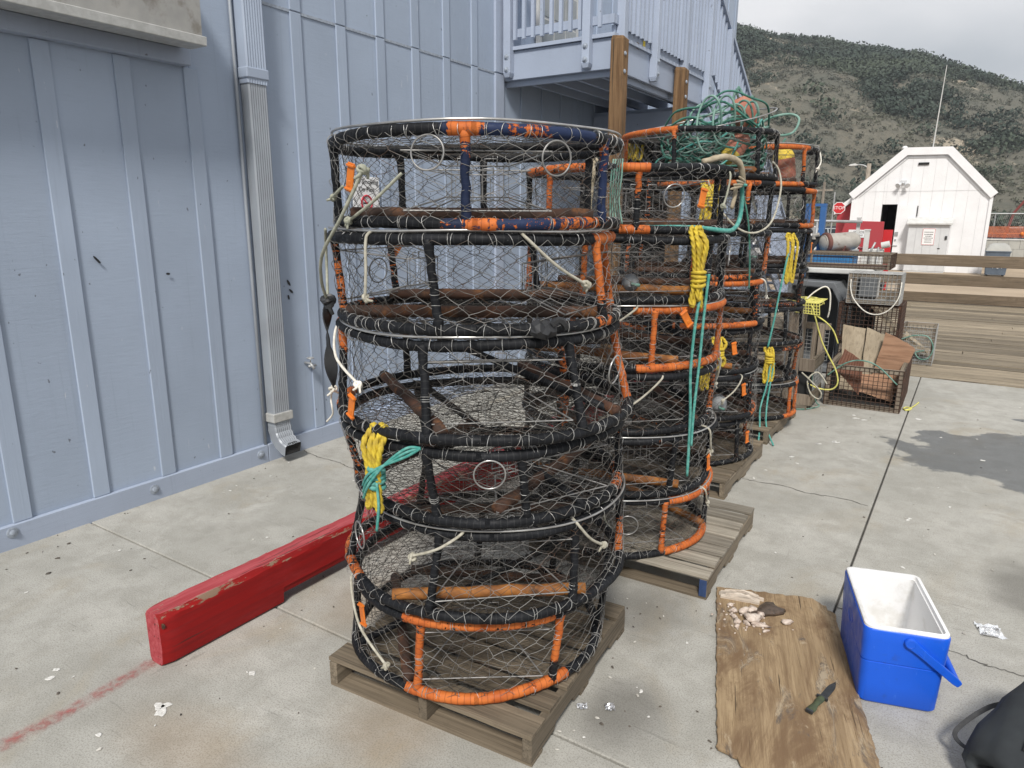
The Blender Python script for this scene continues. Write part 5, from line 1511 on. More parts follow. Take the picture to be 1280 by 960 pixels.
for (x, y, r, el, rot) in [(0, 0, .034, (1.5, .9, .7), .2), (-.05, .05, .026, (1.3, .8, .8), 1.2), (-.02, .09, .024, (1, 1.4, .7), .4), (.05, -.03, .022, (1.9, .7, .6), .3), (-.10, .03, .018, (1.5, .8, .8), .9), (.03, .05, .021, (1.2, .9, 1), 2.0),
                       (-.055, -.06, .018, (.9, 1.5, .8), .2), (-.045, -.10, .014, (1, 1, .8), 0), (-.13, .08, .015, (1.4, .9, .7), .2), (.085, -.06, .012, (1.5, .8, .6), .8), (-.01, -.05, .016, (1.5, .7, .8), 2.4), (-.08, -.02, .015, (1, 1.3, .7), .9)]:
    m = MB(); lump(m, (x, y, 0), r * .95, 10, el, rot=rot, rough=.32); 
    m.build("scrap", "flesh", t, smooth=True)
m = MB()
for _ in range(40): lump(m, (rng.normal(0, .09), rng.normal(0, .08), 0), rng.uniform(.003, .007), 6, (1.3, .9, .7), rot=rng.uniform(0, 3))
tag(m.build("crumbs", "flesh", t, smooth=True), kind="stuff")
t = thing("fish_skin", "dark brown fish skin scrap between the pale wood and bait", "bait", (-.655, 3.44, .0195), R(-30))
m = MB(); n = 14; th = np.arange(n) * 2 * PI / n; rr = (1 + .25 * np.sin(3 * th) + rng.normal(0, .08, n))
m.loft([np.c_[.055 * rr * np.cos(th), .10 * rr * np.sin(th), np.zeros(n)], np.c_[.05 * rr * np.cos(th), .09 * rr * np.sin(th), np.full(n, .014)], np.c_[.025 * rr * np.cos(th), .05 * rr * np.sin(th), np.full(n, .022)]])
m.build("skin", "fish_skin", t, smooth=True)
t = thing("bait_chunk", "single pale bait chunk lying apart near the middle of the board", "bait", (-.545, 3.38, .0195), .5)
m = MB(); lump(m, (0, 0, 0), .02, 10, (1.5, .85, .7)); m.build("chunk", "flesh", t, smooth=True)

t = thing("fishing_knife", "dark bladed knife with olive handle lying on the plywood board", "knife", (-.292, 2.865, .0225), R(-13.5))
m = MB()
n = 12; loops = []
for i in range(n):
    f = i / (n - 1); y = .005 + .148 * f; w_ = .0165 * (1 if f < .6 else max(.04, 1 - ((f - .6) / .4) ** 1.7))
    x0 = -.006 * f * f
    loops.append([(x0 - w_, y, .003), (x0 + w_ * .9, y, .0035), (x0 + w_ * .9, y, .0065), (x0 - w_, y, .0035)])
m.loft(loops); m.build("blade", "blade", t)
m = MB(); loops = []
for i in range(12):
    f = i / 11; y = -.002 - .115 * f; w_ = .0135 + .0025 * math.sin(f * 9) + .002 * f; h = .0085
    th = np.arange(10) * 2 * PI / 10
    loops.append(np.c_[w_ * np.cos(th), np.full(10, y), .0095 + h * np.sin(th)])
m.loft(loops); m.build("handle", "olive", t, smooth=50)
m = MB(); m.box((-.024, -.004, .003), (.024, .005, .016)); bevel(m.build("guard", "blade", t), .002, 2)
m = MB(); m.box((-.015, -.128, .002), (.015, -.116, .018)); bevel(m.build("pommel", "blade", t), .003, 2)

# ------------------------------------------------------------------ blue cooler
t = thing("cooler_box", "open blue plastic cooler with white liner and its handle swung aside", "cooler", (-.097, 3.262, 0), .286)
def rrect(hx, hy, r, z, n=7):
    P = []
    for cx, cy, a0 in ((hx - r, hy - r, 0), (-hx + r, hy - r, 90), (-hx + r, -hy + r, 180), (hx - r, -hy + r, 270)):
        for k in range(n):
            a = R(a0 + 90 * k / (n - 1)); P.append((cx + r * math.cos(a), cy + r * math.sin(a), z))
    return P
def wz(z): f = z / .366; return .150 + .012 * f, .256 + .012 * f
m = MB(); loops = []
for z, i in ((0.001, .012), (.004, .005), (.012, 0), (.1, 0), (.198, 0), (.2, .0028), (.204, .0028), (.206, -.0015), (.3, -.0015), (.345, -.0015), (.352, .0005), (.355, .004)):
    a, b = wz(z); loops.append(rrect(a - i, b - i, .034, z))
m.loft(loops, cap1=False)
m.build("shell", "blue", t, smooth=35)
m = MB(); loops = []
a, b = wz(.355)
for z, i, r in ((.3545, .003, .033), (.364, .004, .032), (.3665, .008, .03), (.3665, .018, .024), (.352, .0215, .022), (.350, .0265, .02), (.2, .03, .02), (.06, .034, .02), (.045, .04, .018), (.042, .06, .01)):
    loops.append(rrect(a - i, b - i, r, z))
m.loft(loops, cap0=False)
m.build("liner", "liner", t, smooth=35)
# side grip recess with a rim on the long side facing the board
m = MB(); loops = []
xo = -wz(.25)[0] + .0015
for e, dx in ((1.0, -.002), (1.0, -.0045), (.86, -.0045), (.8, .0005)):
    th = np.arange(28) * 2 * PI / 28
    loops.append([(xo + dx, .02 + .05 * e * math.copysign(abs(math.cos(q)) ** .8, math.cos(q)), .245 + .026 * e * math.copysign(abs(math.sin(q)) ** .8, math.sin(q))) for q in th])
m.loft(loops, cap0=False); m.build("side_grip", "blue", t, smooth=40)
# bail handle swung down to the right
hd = link("handle", None, t)
px, pz = .012, .318
ex, ez = .196, .176
for s_ in (-1, 1):
    yb_ = s_ * (wz(.3)[1] - .0005)
    d = np.array([ex - px, ez - pz]); L = np.linalg.norm(d); d /= L; nn = np.array([-d[1], d[0]])
    m = MB(); loops = []
    for (s0, w_) in ((-.022, .006), (-.018, .015), (-.008, .021), (.0, .0225), (.012, .022), (.03, .0185), (.07, .017), (.15, .0165), (L - .01, .0165), (L + .012, .0135), (L + .016, .008)):
        p = np.array([px, pz]) + d * s0
        y0, y1 = (yb_ - .0015, yb_ - .0165) if s_ < 0 else (yb_ + .0015, yb_ + .0165)
        loops.append([(p[0] - nn[0] * w_, y0, p[1] - nn[1] * w_), (p[0] + nn[0] * w_, y0, p[1] + nn[1] * w_), (p[0] + nn[0] * w_, y1, p[1] + nn[1] * w_), (p[0] - nn[0] * w_, y1, p[1] - nn[1] * w_)])
    m.loft(loops); bevel(m.build("arm", "blue", hd), .003, 2)
    m = MB(); Mx = Matrix.Translation((px, yb_ + s_ * .0165, pz)) @ Matrix.Rotation(R(90 * -s_), 4, 'X') 
    m.lathe([(.0205, -.001), (.0205, .002), (.016, .0035), (.015, .0025), (.006, .0025)], 24, M=Mx); m.build("pivot", "blue", hd, smooth=40)
    m = MB(); p = np.array([px, pz]) + d * .045
    m.tube([(p[0] - nn[0] * .008, yb_ + s_ * .0168, p[1] - nn[1] * .008), (p[0] + d[0] * .02 - nn[0] * .008, yb_ + s_ * .0168, p[1] + d[1] * .02 - nn[1] * .008)], .0018, 6); m.build("rib", "blue", hd)
m = MB(); yy = wz(.3)[1] + .006
n = 10; loops = []
for yq in np.linspace(-yy, yy, 14):
    th = np.arange(n) * 2 * PI / n; bul = .004 * math.cos(yq / yy * PI / 2)
    loops.append(np.c_[ex + (.0125 + bul) * np.cos(th), np.full(n, yq), ez + (.016 + bul) * np.sin(th)])
m.loft(loops); m.build("grip", "blue", hd, smooth=50)

# ------------------------------------------------------------------ dark bag at the edge
t = thing("canvas_bag", "dark grey canvas bag with a black strap loop lying on the concrete", "bag", (.335, 2.60, 0))
ax = np.array([.5, .8, 0]); ax /= np.linalg.norm(ax); sd_ = np.array([-ax[1], ax[0], 0])
m = MB(); loops = []; n = 64; th = np.arange(n) * 2 * PI / n
for k, (s0, ry, rz_, cz) in enumerate([(.03, .11, .055, .075), (.0, .135, .085, .09), (.02, .15, .10, .105), (.06, .165, .122, .125), (.12, .18, .15, .152), (.2, .195, .178, .18), (.3, .205, .20, .202), (.42, .21, .205, .206), (.54, .20, .19, .19), (.62, .15, .14, .15), (.65, .06, .06, .13)]):
    fold = 1 + .075 * np.sin(2 * th + 1.0 + k * .25) + .05 * np.sin(3 * th + k * .9) + .04 * np.sin(5 * th - k * 1.7) + .03 * np.sin(9 * th + k * 1.3) + .015 * np.sin(17 * th - k * 2.1)
    y = ry * fold * np.cos(th); z = cz + rz_ * fold * np.sin(th)
    z = np.maximum(z, .004)
    loops.append(ax[None] * (s0 + .012 * np.sin(2 * th + k))[:, None] + sd_[None] * y[:, None] + np.c_[np.zeros(n), np.zeros(n), z])
m.loft(loops, cap0=False); m.build("body", "bag", t, smooth=True)
m = MB(); m.loft([loops[0], loops[0] * .0 + (np.array(loops[0]).mean(0) + (np.array(loops[0]) - np.array(loops[0]).mean(0)) * .9) + ax * .03, (np.array(loops[0]).mean(0) + (np.array(loops[0]) - np.array(loops[0]).mean(0)) * .7) + ax * .12], cap0=False); m.build("mouth_lining", "bag_strap", t, smooth=True)
def strip(m, P, w_, th_, upd):
    P = spline(np.asarray(P, float), 9); T = np.gradient(P, axis=0); T /= np.linalg.norm(T, axis=1)[:, None]
    U_ = np.cross(T, np.asarray(upd, float)); U_ /= np.linalg.norm(U_, axis=1)[:, None]; N_ = np.cross(U_, T)
    m.loft(np.stack([P + U_ * w_ / 2 + N_ * th_, P - U_ * w_ / 2 + N_ * th_, P - U_ * w_ / 2 - N_ * th_, P + U_ * w_ / 2 - N_ * th_], 1))
o = np.array(t.location)
m = MB(); strip(m, [np.array(p) - o for p in [(.42, 2.93, .20), (.345, 2.965, .205), (.295, 2.955, .19), (.245, 2.91, .165), (.20, 2.86, .13), (.178, 2.825, .105), (.19, 2.80, .09), (.235, 2.765, .09), (.32, 2.72, .10)]], .017, .0014, (0.3, -.4, 1))
m.build("strap", "bag_strap", t, smooth=40)
m = MB(); P = [ax * s0 + sd_ * (-.02 + .05 * math.sin(s0 * 7)) + np.array([0, 0, z]) for s0, z in ((.05, .245), (.15, .32), (.27, .385), (.4, .41), (.52, .38))]
m.tube(spline(P, 6), .006, 6); m.build("seam", "bag_strap", t, smooth=True)
m = MB(); strip(m, [ax * .10 + sd_ * .05 + np.array([0, 0, .225]), ax * .11 + sd_ * .055 + np.array([0, 0, .245]), ax * .10 + sd_ * .06 + np.array([0, 0, .24])], .006, .001, (1, 0, 0)); m.build("label_tab", "white", t)

# litter ------------------------------------------------------------------
for i, (x, y, s_, lab, mt) in enumerate([(.31, 3.9, .06, "crumpled clear plastic wrapper to the right of the cooler", "film"), (-1.13, 2.29, .022, "small crumpled foil scrap nearest the first pallet", "foil"), (-1.03, 2.35, .024, "small crumpled foil scrap farther from the first pallet", "foil")]):
    t = thing("wrapper" if i == 0 else "foil_scrap", lab, "litter", (x, y, .002), rng.uniform(0, 3))
    n = 8; G = np.zeros((n, n, 3)); m = MB()
    for a in range(n):
        for b in range(n):
            G[a, b] = ((a / (n - 1) - .5) * s_ * 1.7 + rng.normal(0, s_ * .05), (b / (n - 1) - .5) * s_ * 2 + rng.normal(0, s_ * .05), abs(rng.normal(0, s_ * .18)))
    m.loft(G, cap0=False, cap1=False, closed=False)
    m.build("film", mt, t)
    if i == 0:
        m = MB(); m.box((-.04, .01, .005), (.04, .022, .012), jit=.003); m.box((-.045, -.06, .006), (.02, -.05, .012), jit=.003); m.build("foil_fold", "foil", t)

# ------------------------------------------------------------------ crates and traps
def panel(m, a, b, c, d, nx, ny, r, jit=.001):
    """a b c d corners in order; wires both ways"""
    a, b, c, d = (np.asarray(q, float) for q in (a, b, c, d))
    A = []; B = []
    for i in range(nx + 1):
        f = i / nx; A.append(a + (b - a) * f); B.append(d + (c - d) * f)
    for i in range(ny + 1):
        f = i / ny; A.append(a + (d - a) * f); B.append(b + (c - b) * f)
    m.wires(np.array(A) + rng.normal(0, jit, (len(A), 3)), np.array(B) + rng.normal(0, jit, (len(B), 3)), r, sides=4)
def wire_crate(name, label, cat, x0, x1, y0, y1, z0, z1, fr=.045, mesh="mesh_dark", cell=.045, wr=.0022, wood_="crate", rz=0, top=False, topframe=True, floor=True, group=None, ins=0.0):
    cx, cy = (x0 + x1) / 2, (y0 + y1) / 2
    t = thing(name, label, cat, (cx, cy, z0), R(rz), group)
    hx, hy, H = (x1 - x0) / 2, (y1 - y0) / 2, z1 - z0
    for sx in (-1, 1):
        for sy in (-1, 1):
            m = MB(); X = sx * (hx - fr / 2); Y_ = sy * (hy - fr / 2)
            m.box((X - fr / 2, Y_ - fr / 2, .001), (X + fr / 2, Y_ + fr / 2, H), jit=.002); m.build("corner_post", "crate_z" if wood_ == "crate" else wood_, t)
    for z in ((.001, fr), (H - fr, H - .001)):
        if z[0] > .01 and not topframe: continue
        for sy in (-1, 1):
            Y_ = sy * (hy - fr / 2); m = MB(); m.box((-hx + fr, Y_ - fr / 2 + .004, z[0]), (hx - fr, Y_ + fr / 2 - .002, z[1]), jit=.002); m.build("rail", wood_, t)
        for sx in (-1, 1):
            X = sx * (hx - fr / 2); m = MB(); m.box((X - fr / 2 + .003, -hy + fr, z[0]), (X + fr / 2 - .003, hy - fr, z[1]), jit=.002); m.build("rail", "pallet_y" if wood_ == "crate" else wood_, t)
    m = MB(); e = .004
    nx, ny, nz = (max(2, round(2 * hx / cell)), max(2, round(2 * hy / cell)), max(2, round(H / cell)))
    panel(m, (-hx, -hy - e, 0), (hx, -hy - e, 0), (hx, -hy - e, H), (-hx, -hy - e, H), nx, nz, wr)
    panel(m, (-hx, hy + e, 0), (hx, hy + e, 0), (hx, hy + e, H), (-hx, hy + e, H), nx, nz, wr)
    panel(m, (-hx - e, -hy, 0), (-hx - e, hy, 0), (-hx - e, hy, H), (-hx - e, -hy, H), ny, nz, wr)
    panel(m, (hx + e, -hy, 0), (hx + e, hy, 0), (hx + e, hy, H), (hx + e, -hy, H), ny, nz, wr)
    if top: panel(m, (-hx, -hy, H + e), (hx, -hy, H + e), (hx, hy, H + e), (-hx, hy, H + e), nx, ny, wr)
    if floor: panel(m, (-hx, -hy, fr * .5), (hx, -hy, fr * .5), (hx, hy, fr * .5), (-hx, hy, fr * .5), nx, ny, wr)
    tag(m.build("wire_sides", mesh, t), kind="stuff")
    return t
GR = "wire sided trap crates at the end of the stacks"
fc = wire_crate("trap_crate", "open rusty wire crate holding plywood offcuts at the front of the crates", "crate", -1.19, -.45, 8.17, 9.35, 0, .455, mesh="mesh_rust", wr=.0032, rz=.5, group=GR)
m = MB(); m.box((-.31, .54, .03), (.31, .55, .40)); m.box((-.315, -.5, .022), (.315, .53, .034)); m.box((.318, -.5, .04), (.324, .53, .41)); m.box((-.324, -.5, .04), (-.318, .53, .41)); m.build("darkening_sheets", "dark", fc)  # near-black sheets added to darken the shaded inside of the crate
m = MB(); m.tube(spline([(-.36, -.605, .33), (-.2, -.63, .48), (-.05, -.64, .535), (.12, -.63, .49), (.32, -.605, .31)], 9), .008, 7, strands=3, depth=.15, twist=60); m.build("rope_handle", "green_rope", fc, smooth=True)
def board(name, label, pts, thick, mt, nrm=(0, 1, 0)):
    P = np.array(pts, float); c = P.mean(0)
    t = thing(name, label, "board", tuple(c), 0, "offcuts standing in the front crate")
    # refine the outline so the edges can be ragged
    E_ = []
    for i in range(len(P)):
        a, b = P[i], P[(i + 1) % len(P)]
        for k in range(5): E_.append(a + (b - a) * k / 5 + rng.normal(0, .003, 3) * (1, 0, 1))
    E_ = np.array(E_) - c; nn = np.array(nrm, float) * thick
    m = MB(); m.loft([E_, E_ + nn]); m.build("sheet", mt, t)
    return t
board("plywood_offcut", "leftmost pale plywood offcut standing in the front wire crate", [(-1.18, 8.97, .79), (-.94, 8.97, .76), (-.90, 8.80, .05), (-1.13, 8.80, .05)], .014, "ply_pale")
board("plywood_offcut", "narrow grey plywood offcut between two others in the front crate", [(-.925, 8.93, .78), (-.73, 8.93, .715), (-.76, 8.72, .05), (-.895, 8.72, .05)], .014, "ply_pale")
board("plywood_offcut", "reddish plywood offcut with swirling grain, rightmost in the front crate", [(-.715, 8.80, .755), (-.49, 8.78, .665), (-.40, 8.76, .60), (-.55, 8.62, .06), (-.82, 8.62, .06)], .016, "ply_red")
t = board("ribbed_panel", "brown ribbed panel leaning over the left side of the front crate", [(-1.06, 8.38, .60), (-.85, 8.38, .47), (-.86, 8.30, .12), (-1.12, 8.30, .38)], .012, "brown_slat")
for k in range(9):
    f = (k + .5) / 9; a = np.array([-1.06, 8.376, .60]) * (1 - f) + np.array([-.85, 8.376, .47]) * f; b = np.array([-1.12, 8.296, .38]) * (1 - f) + np.array([-.86, 8.296, .12]) * f
    o = np.array(t.location); m = MB(); m.tube([a - o, b - o], .0055, 5); m.build("rib", "brown_slat", t)
board("plywood_offcut", "short plywood slab lying low inside the front crate", [(-.88, 8.55, .30), (-.56, 8.55, .33), (-.53, 8.35, .07), (-.87, 8.35, .15)], .02, "ply_red")
wire_crate("trap_crate", "dark crate on the ground under the rusty wire cage", "crate", -1.30, -.66, 9.72, 10.3, 0, .50, mesh="mesh_dark", wr=.003, group=GR)
rc = wire_crate("trap_crate", "rusty wire cage below the crate with the white cord handle", "crate", -1.34, -.645, 9.66, 10.28, .502, .975, mesh="mesh_rust", wr=.004, cell=.05, top=True, group=GR, fr=.03, wood_="rust")
m = MB(); m.box((-.26, .1, .03), (.02, .27, .40)); m.build("inner_box", "dark", rc)
m = MB(); m.prism([(.0, .42), (.29, .12), (.31, .15), (.03, .45)], -.2, .1, 'y'); m.build("inner_board", "ply_pale", rc)
uc = wire_crate("trap_crate", "grey wooden wire crate with white cord handle, topmost beside the grey tub", "crate", -1.265, -.685, 9.62, 10.1, .98, 1.345, mesh="mesh_grey", wr=.0028, cell=.05, top=True, group=GR, fr=.04)
o = np.array(uc.location)
m = MB(); m.tube(spline([np.array(p) - o for p in [(-1.235, 9.605, 1.27), (-1.225, 9.59, 1.15), (-1.17, 9.58, 1.02), (-1.03, 9.58, .885), (-.89, 9.58, .86), (-.77, 9.58, .93), (-.69, 9.58, 1.08), (-.68, 9.605, 1.26)]], 7), .008, 7, strands=3, depth=.15, twist=60); m.build("cord_handle", "white_cord", uc, smooth=True)
m = MB(); m.box((-.2, .1, .05), (.0, .2, .3)); m.build("inner_block", "tote", uc)
sc = wire_crate("trap_crate", "small grey wire crate on the planks behind the others, with rope loop", "crate", -.72, -.30, 11.25, 11.85, 0.005, .52, mesh="mesh_grey", wr=.003, cell=.05, group=GR, fr=.035)
m = MB(); m.tube(spline([(-.2, -.31, .33), (-.05, -.33, .40), (.12, -.33, .40), (.205, -.33, .25), (.16, -.33, .1), (.06, -.33, .08), (-.0, -.32, .16), (.1, -.325, .2)], 8), .009, 7); m.build("rope_loop", "green_rope", sc, smooth=True)
m = MB(); m.prism([(-.2, .35), (.13, .1), (.15, .12), (-.18, .38)], -.1, .2, 'y'); m.build("inner_board", "ply_pale", sc)
# grey tub lying on its side, mouth towards the yard
t = thing("plastic_tub", "large grey plastic tub lying on its side with its dark mouth open", "tub", (-1.66, 9.85, 0))
prof = np.array([(-.36, .02), (.27, .02), (.345, .10), (.345, .98), (.20, 1.20), (-.36, 1.21)])
def off_(P, d):
    c = P.mean(0); return c + (P - c) * (1 - d / np.linalg.norm(P - c, axis=1))[:, None]
def L3(P, y): return np.c_[P[:, 0], np.full(len(P), y), P[:, 1]]
m = MB(); m.loft([L3(off_(prof, .03), .95), L3(off_(prof, .03), .03), L3(prof, .03), L3(prof, -.02), L3(off_(prof, .075), -.02), L3(off_(prof, .09), .0), L3(off_(prof, .13), .88)], cap0=True, cap1=True)
bevel(m.build("shell", "tote", t), .012, 2)
m = MB(); Y_ = -.01; m.wires([(.285, -.026, .15), (.285, -.026, .5)], [(.285, -.026, .5), (.285, -.026, .95)], .006); m.build("rim_bead", "tote", t)
t = thing("insulated_tub", "tub coloured black for shade under its pale thick lid edge, behind the grey tub", "tub", (-1.55, 11.0, 0))
m = MB(); m.box((-.44, -.15, .002), (.36, .5, 1.27), taper=1.04); bevel(m.build("body", "strap", t), .02, 2)  # body set back and coloured black to stand in for the lid's shade
m = MB(); m.prism([(-.52, -.62), (.42, -.62), (.50, -.5), (.50, .55), (-.52, .55)], 1.275, 1.345); bevel(m.build("lid", "white_old", t), .014, 2)
tr = wire_crate("wire_tray", "shallow wooden wire tray resting on the pale tub lid", "crate", -2.02, -.90, 10.45, 11.2, 1.347, 1.545, mesh="mesh_rust", wr=.0017, cell=.045, group=GR, fr=.03)
# weathered box with yellow netting beside the farthest stack
t = thing("plank_box", "tall weathered plank box topped with yellow netting beside the farthest stack", "box", (-1.50, 8.06, 0))
for (x0, x1, y0, y1, z0, z1) in [(-.05, .09, -.3, -.275, .1, 1.10), (.095, .24, -.30, -.28, .05, .17), (.095, .25, -.302, -.28, .42, .56), (-.2, -.07, -.295, -.27, .05, .8)]:
    m = MB(); m.box((x0, y0, z0), (x1, y1, z1), jit=.004); bevel(m.build("front_plank", "crate_z", t), .003, 1)
for (y0, y1, z0, z1) in [(-.27, .27, .05, .2), (-.27, .27, .44, .57)]:
    m = MB(); m.box((.225, y0, z0), (.25, y1, z1), jit=.003); m.build("side_plank", "pallet_y", t)
m = MB(); panel(m, (.24, -.24, .1), (.24, .27, .1), (.24, .27, .5), (.24, -.24, .5), 11, 9, .0026); panel(m, (.0, .29, .45), (.27, .29, .45), (.27, .29, .84), (.0, .29, .84), 6, 9, .0026); m.build("wire_sides", "mesh_grey", t)
m = MB(); m.box((-.24, -.3, .005), (.21, .28, .05)); m.build("base", "crate", t)
m = MB(); m.box((.0, .275, .80), (.28, .305, .87)); m.box((.1, .277, .42), (.16, .303, .80)); m.build('side_plank', 'crate_z', t)
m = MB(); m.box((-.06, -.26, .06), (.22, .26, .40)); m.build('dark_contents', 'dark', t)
for (x, y) in ((-.2, .24), (.2, .24), (.0, .26)):
    m = MB(); m.box((x - .025, y - .025, .05), (x + .025, y + .025, .86 if x else 1.1)); m.build("corner_post", "crate_z", t)
t = thing("yellow_netting", "bundle of pale yellow netting draped on top of the plank box", "netting", (-1.50, 8.04, 1.105))
m = MB()
for k in range(26):
    a0 = rng.uniform(0, 6); n = 14; th = a0 + np.linspace(0, 2 * PI * rng.uniform(.6, 1.2), n)
    x = rng.normal(-.05, .06) + rng.uniform(.06, .26) * np.cos(th); y = rng.normal(0, .05) + rng.uniform(.05, .24) * np.sin(th)
    m.tube(spline(np.stack([np.clip(x, -.42, .24), y, .004 + abs(rng.normal(.02, .02)) + .02 * np.sin(th * 2 + k) ** 2 - np.where(x > .2, .03, 0)], 1), 3), .006, 5)
m.build("strands", "lime_rope", t, smooth=True)
m = MB(); panel(m, (.0, -.305, .045), (.235, -.31, .045), (.25, -.315, -.075), (.01, -.315, -.06), 9, 4, .005); panel(m, (0, -.3, .045), (.235, -.3, .045), (.23, .2, .045), (0, .2, .045), 9, 10, .004); m.build("net_fold", "lime_rope", t)
yl = [(-1.33, 7.72, 1.12), (-1.29, 7.74, 1.0), (-1.22, 7.82, .76), (-1.14, 7.85, .6), (-1.06, 7.9, .44), (-1.03, 7.9, .31), (-1.08, 7.9, .235), (-1.20, 7.86, .235), (-1.31, 7.8, .29)]
line("slack_cord", "pale yellow cord hanging in a long loop from the plank box", "rope", yl, .0085, "lime_rope", 8, group="slack cords by the plank box")
line("slack_cord", "short pale yellow cord arching off the plank box corner", "rope", [(-1.33, 7.74, 1.05), (-1.20, 7.8, .96), (-1.12, 7.86, .86), (-1.07, 7.9, .73)], .008, "lime_rope", 8, group="slack cords by the plank box")
line("slack_cord", "white cord arching above the yellow netting in front of the grey tub", "rope", [(-1.48, 8.1, 1.12), (-1.40, 8.15, 1.22), (-1.30, 8.2, 1.285), (-1.245, 8.2, 1.22), (-1.235, 8.22, 1.05), (-1.25, 8.25, .95)], .0085, "white_cord", 8, group="slack cords by the plank box")
line("slack_cord", "green grey cord trailing on the concrete under the plank box", "rope", [(-1.28, 7.82, .5), (-1.27, 7.88, .25), (-1.24, 8.0, .06), (-1.20, 7.98, .012), (-1.31, 7.76, .012), (-1.46, 7.7, .012), (-1.6, 7.72, .012)], .007, "green_rope", 8, group="slack cords by the plank box")
line("slack_cord", "tangle of cream cord at the foot of the farthest stack", "rope", [(-1.36, 7.7, .42), (-1.27, 7.72, .34), (-1.16, 7.75, .22), (-1.18, 7.78, .14), (-1.26, 7.74, .2), (-1.3, 7.74, .34), (-1.22, 7.8, .42), (-1.12, 7.82, .3)], .0085, "cord", 8, group="slack cords by the plank box")
line("cord_scrap", "scrap of yellow cord on the concrete beside the front crate", "rope", [(-.40, 8.33, .008), (-.36, 8.38, .008), (-.35, 8.46, .012), (-.40, 8.47, .012), (-.42, 8.40, .008), (-.38, 8.36, .014), (-.33, 8.6, .008), (-.30, 8.8, .008)], .0075, "lime_rope", 7)
# ------------------------------------------------------------------ pier guard rail
t = thing("guard_rail", "brown timber guard rail of three planks along the far edge of the pier deck", "railing", (0, 20.0, 0))
for z0, z1 in ((.02, .25), (.44, .70), (.90, 1.165)):
    for x0, x1 in ((-2.28, 3.1), (3.105, 9.3)):
        m = MB(); m.box((x0, -.04, z0), (x1, .04, z1), jit=.006); bevel(m.build("rail_board", "rail", t), .008, 1)
for x in (-2.1, .98 + 1.2, 5.2, 8.6):
    m = MB(); m.box((x - .07, .045, -.3), (x + .07, .19, 1.1)); m.build("rail_post", "pole", t)

# ------------------------------------------------------------------ white gambrel shed
hs = thing("boat_shed", "white gambrel roofed shed with dark open doorway beyond the guard rail", "shed", (0, 32.05, 0))
XL, XR = -4.38, .27
RF = [(-4.38, 3.05), (-2.72, 4.60), (-1.21, 4.57), (.27, 3.04)]
def roof_z(x): return float(np.interp(x, [p[0] for p in RF], [p[1] for p in RF]))
cuts = sorted(set([XL, XR, -3.31, -2.77] + [round(XL + .39 * k, 3) for k in range(1, 12)]))
cuts = [c for i, c in enumerate(cuts) if i == 0 or c - cuts[i - 1] > .08 or c in (-3.31, -2.77, XR)]
for a, b in zip(cuts[:-1], cuts[1:]):
    if b - a < .02: continue
    door = a >= -3.32 and b <= -2.76
    m = MB(); m.box((a + .0025, .015, 2.56 if door else .0), (b - .0025, .03, 3.04)); m.build("siding_panel", "white", hs)
    xs = [a + .0025] + [p[0] for p in RF if a + .01 < p[0] < b - .01] + [b - .0025]
    m = MB(); m.prism([(a + .0025, 3.05), (b - .0025, 3.05)] + [(x, max(3.06, roof_z(x))) for x in reversed(xs)], .015, .03, 'y'); m.build("gable_panel", "white", hs)
for lo, hi in (((XL, .031, 0), (-3.32, 7, 3.04)), ((-2.76, .031, 0), (XR, 7, 3.04)), ((-3.319, .031, 2.57), (-2.761, 7, 3.04)), ((-3.319, 2.2, 0), (-2.761, 7, 2.56))):
    m = MB(); m.box(lo, hi); m.build("wall", "white_old", hs)
m = MB(); m.prism([(XL, 3.045)] + [(x, z - .02) for x, z in RF] + [(XR, 3.045)], .031, 7, 'y'); m.build("wall", "white_old", hs)
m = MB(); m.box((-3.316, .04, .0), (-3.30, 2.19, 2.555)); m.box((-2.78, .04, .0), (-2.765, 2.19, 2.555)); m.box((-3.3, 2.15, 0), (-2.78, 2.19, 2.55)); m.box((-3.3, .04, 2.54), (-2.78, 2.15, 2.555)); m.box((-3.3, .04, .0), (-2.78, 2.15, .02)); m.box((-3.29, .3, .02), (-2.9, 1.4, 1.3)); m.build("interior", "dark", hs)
def offs(P, d):
    P = [np.array(p, float) for p in P]; N = [np.array([-(b - a)[1], (b - a)[0]]) / np.linalg.norm(b - a) for a, b in zip(P[:-1], P[1:])]
    out = [P[0] + N[0] * d]
    for i in range(1, len(P) - 1):
        h = N[i - 1] + N[i]; out.append(P[i] + h * d / (1 + N[i - 1] @ N[i]))
    return out + [P[-1] + N[-1] * d]
RX = [np.array(p, float) for p in RF]
RX[0] = RX[0] - (RX[1] - RX[0]) / np.linalg.norm(RX[1] - RX[0]) * .18; RX[-1] = RX[-1] + (RX[-1] - RX[-2]) / np.linalg.norm(RX[-1] - RX[-2]) * .18
lo_, hi_ = offs(RX, -.20), offs(RX, .078)
for k in range(3):
    m = MB(); m.prism([lo_[k], lo_[k + 1], hi_[k + 1], hi_[k]], -.085, -.051, 'y'); m.build("rake_board", "white", hs)
for (p, q) in zip(RF[:-1], RF[1:]):
    p = np.array(p); q = np.array(q); d = (q - p) / np.linalg.norm(q - p); nn = np.array([-d[1], d[0]])
    e0 = p - d * (.18 if p[0] < -4 else 0); e1 = q + d * (.18 if q[0] > 0 else 0)
    m = MB(); m.prism([e0 + nn * .02, e1 + nn * .02, e1 + nn * .075, e0 + nn * .075], -.05, 7.1, 'y'); m.build("roof", "roofing", hs)
    m = MB(); m.prism([p - nn * .30, q - nn * .30, q - nn * .285, p - nn * .285], -.02, -.002, 'y'); m.build("rake_trim", "grey_box", hs)
for x in (XL, XR):
    m = MB(); m.box((x - .05, -.03, 0), (x + .06, .0 - .002, 3.02)); m.build("corner_board", "white", hs)
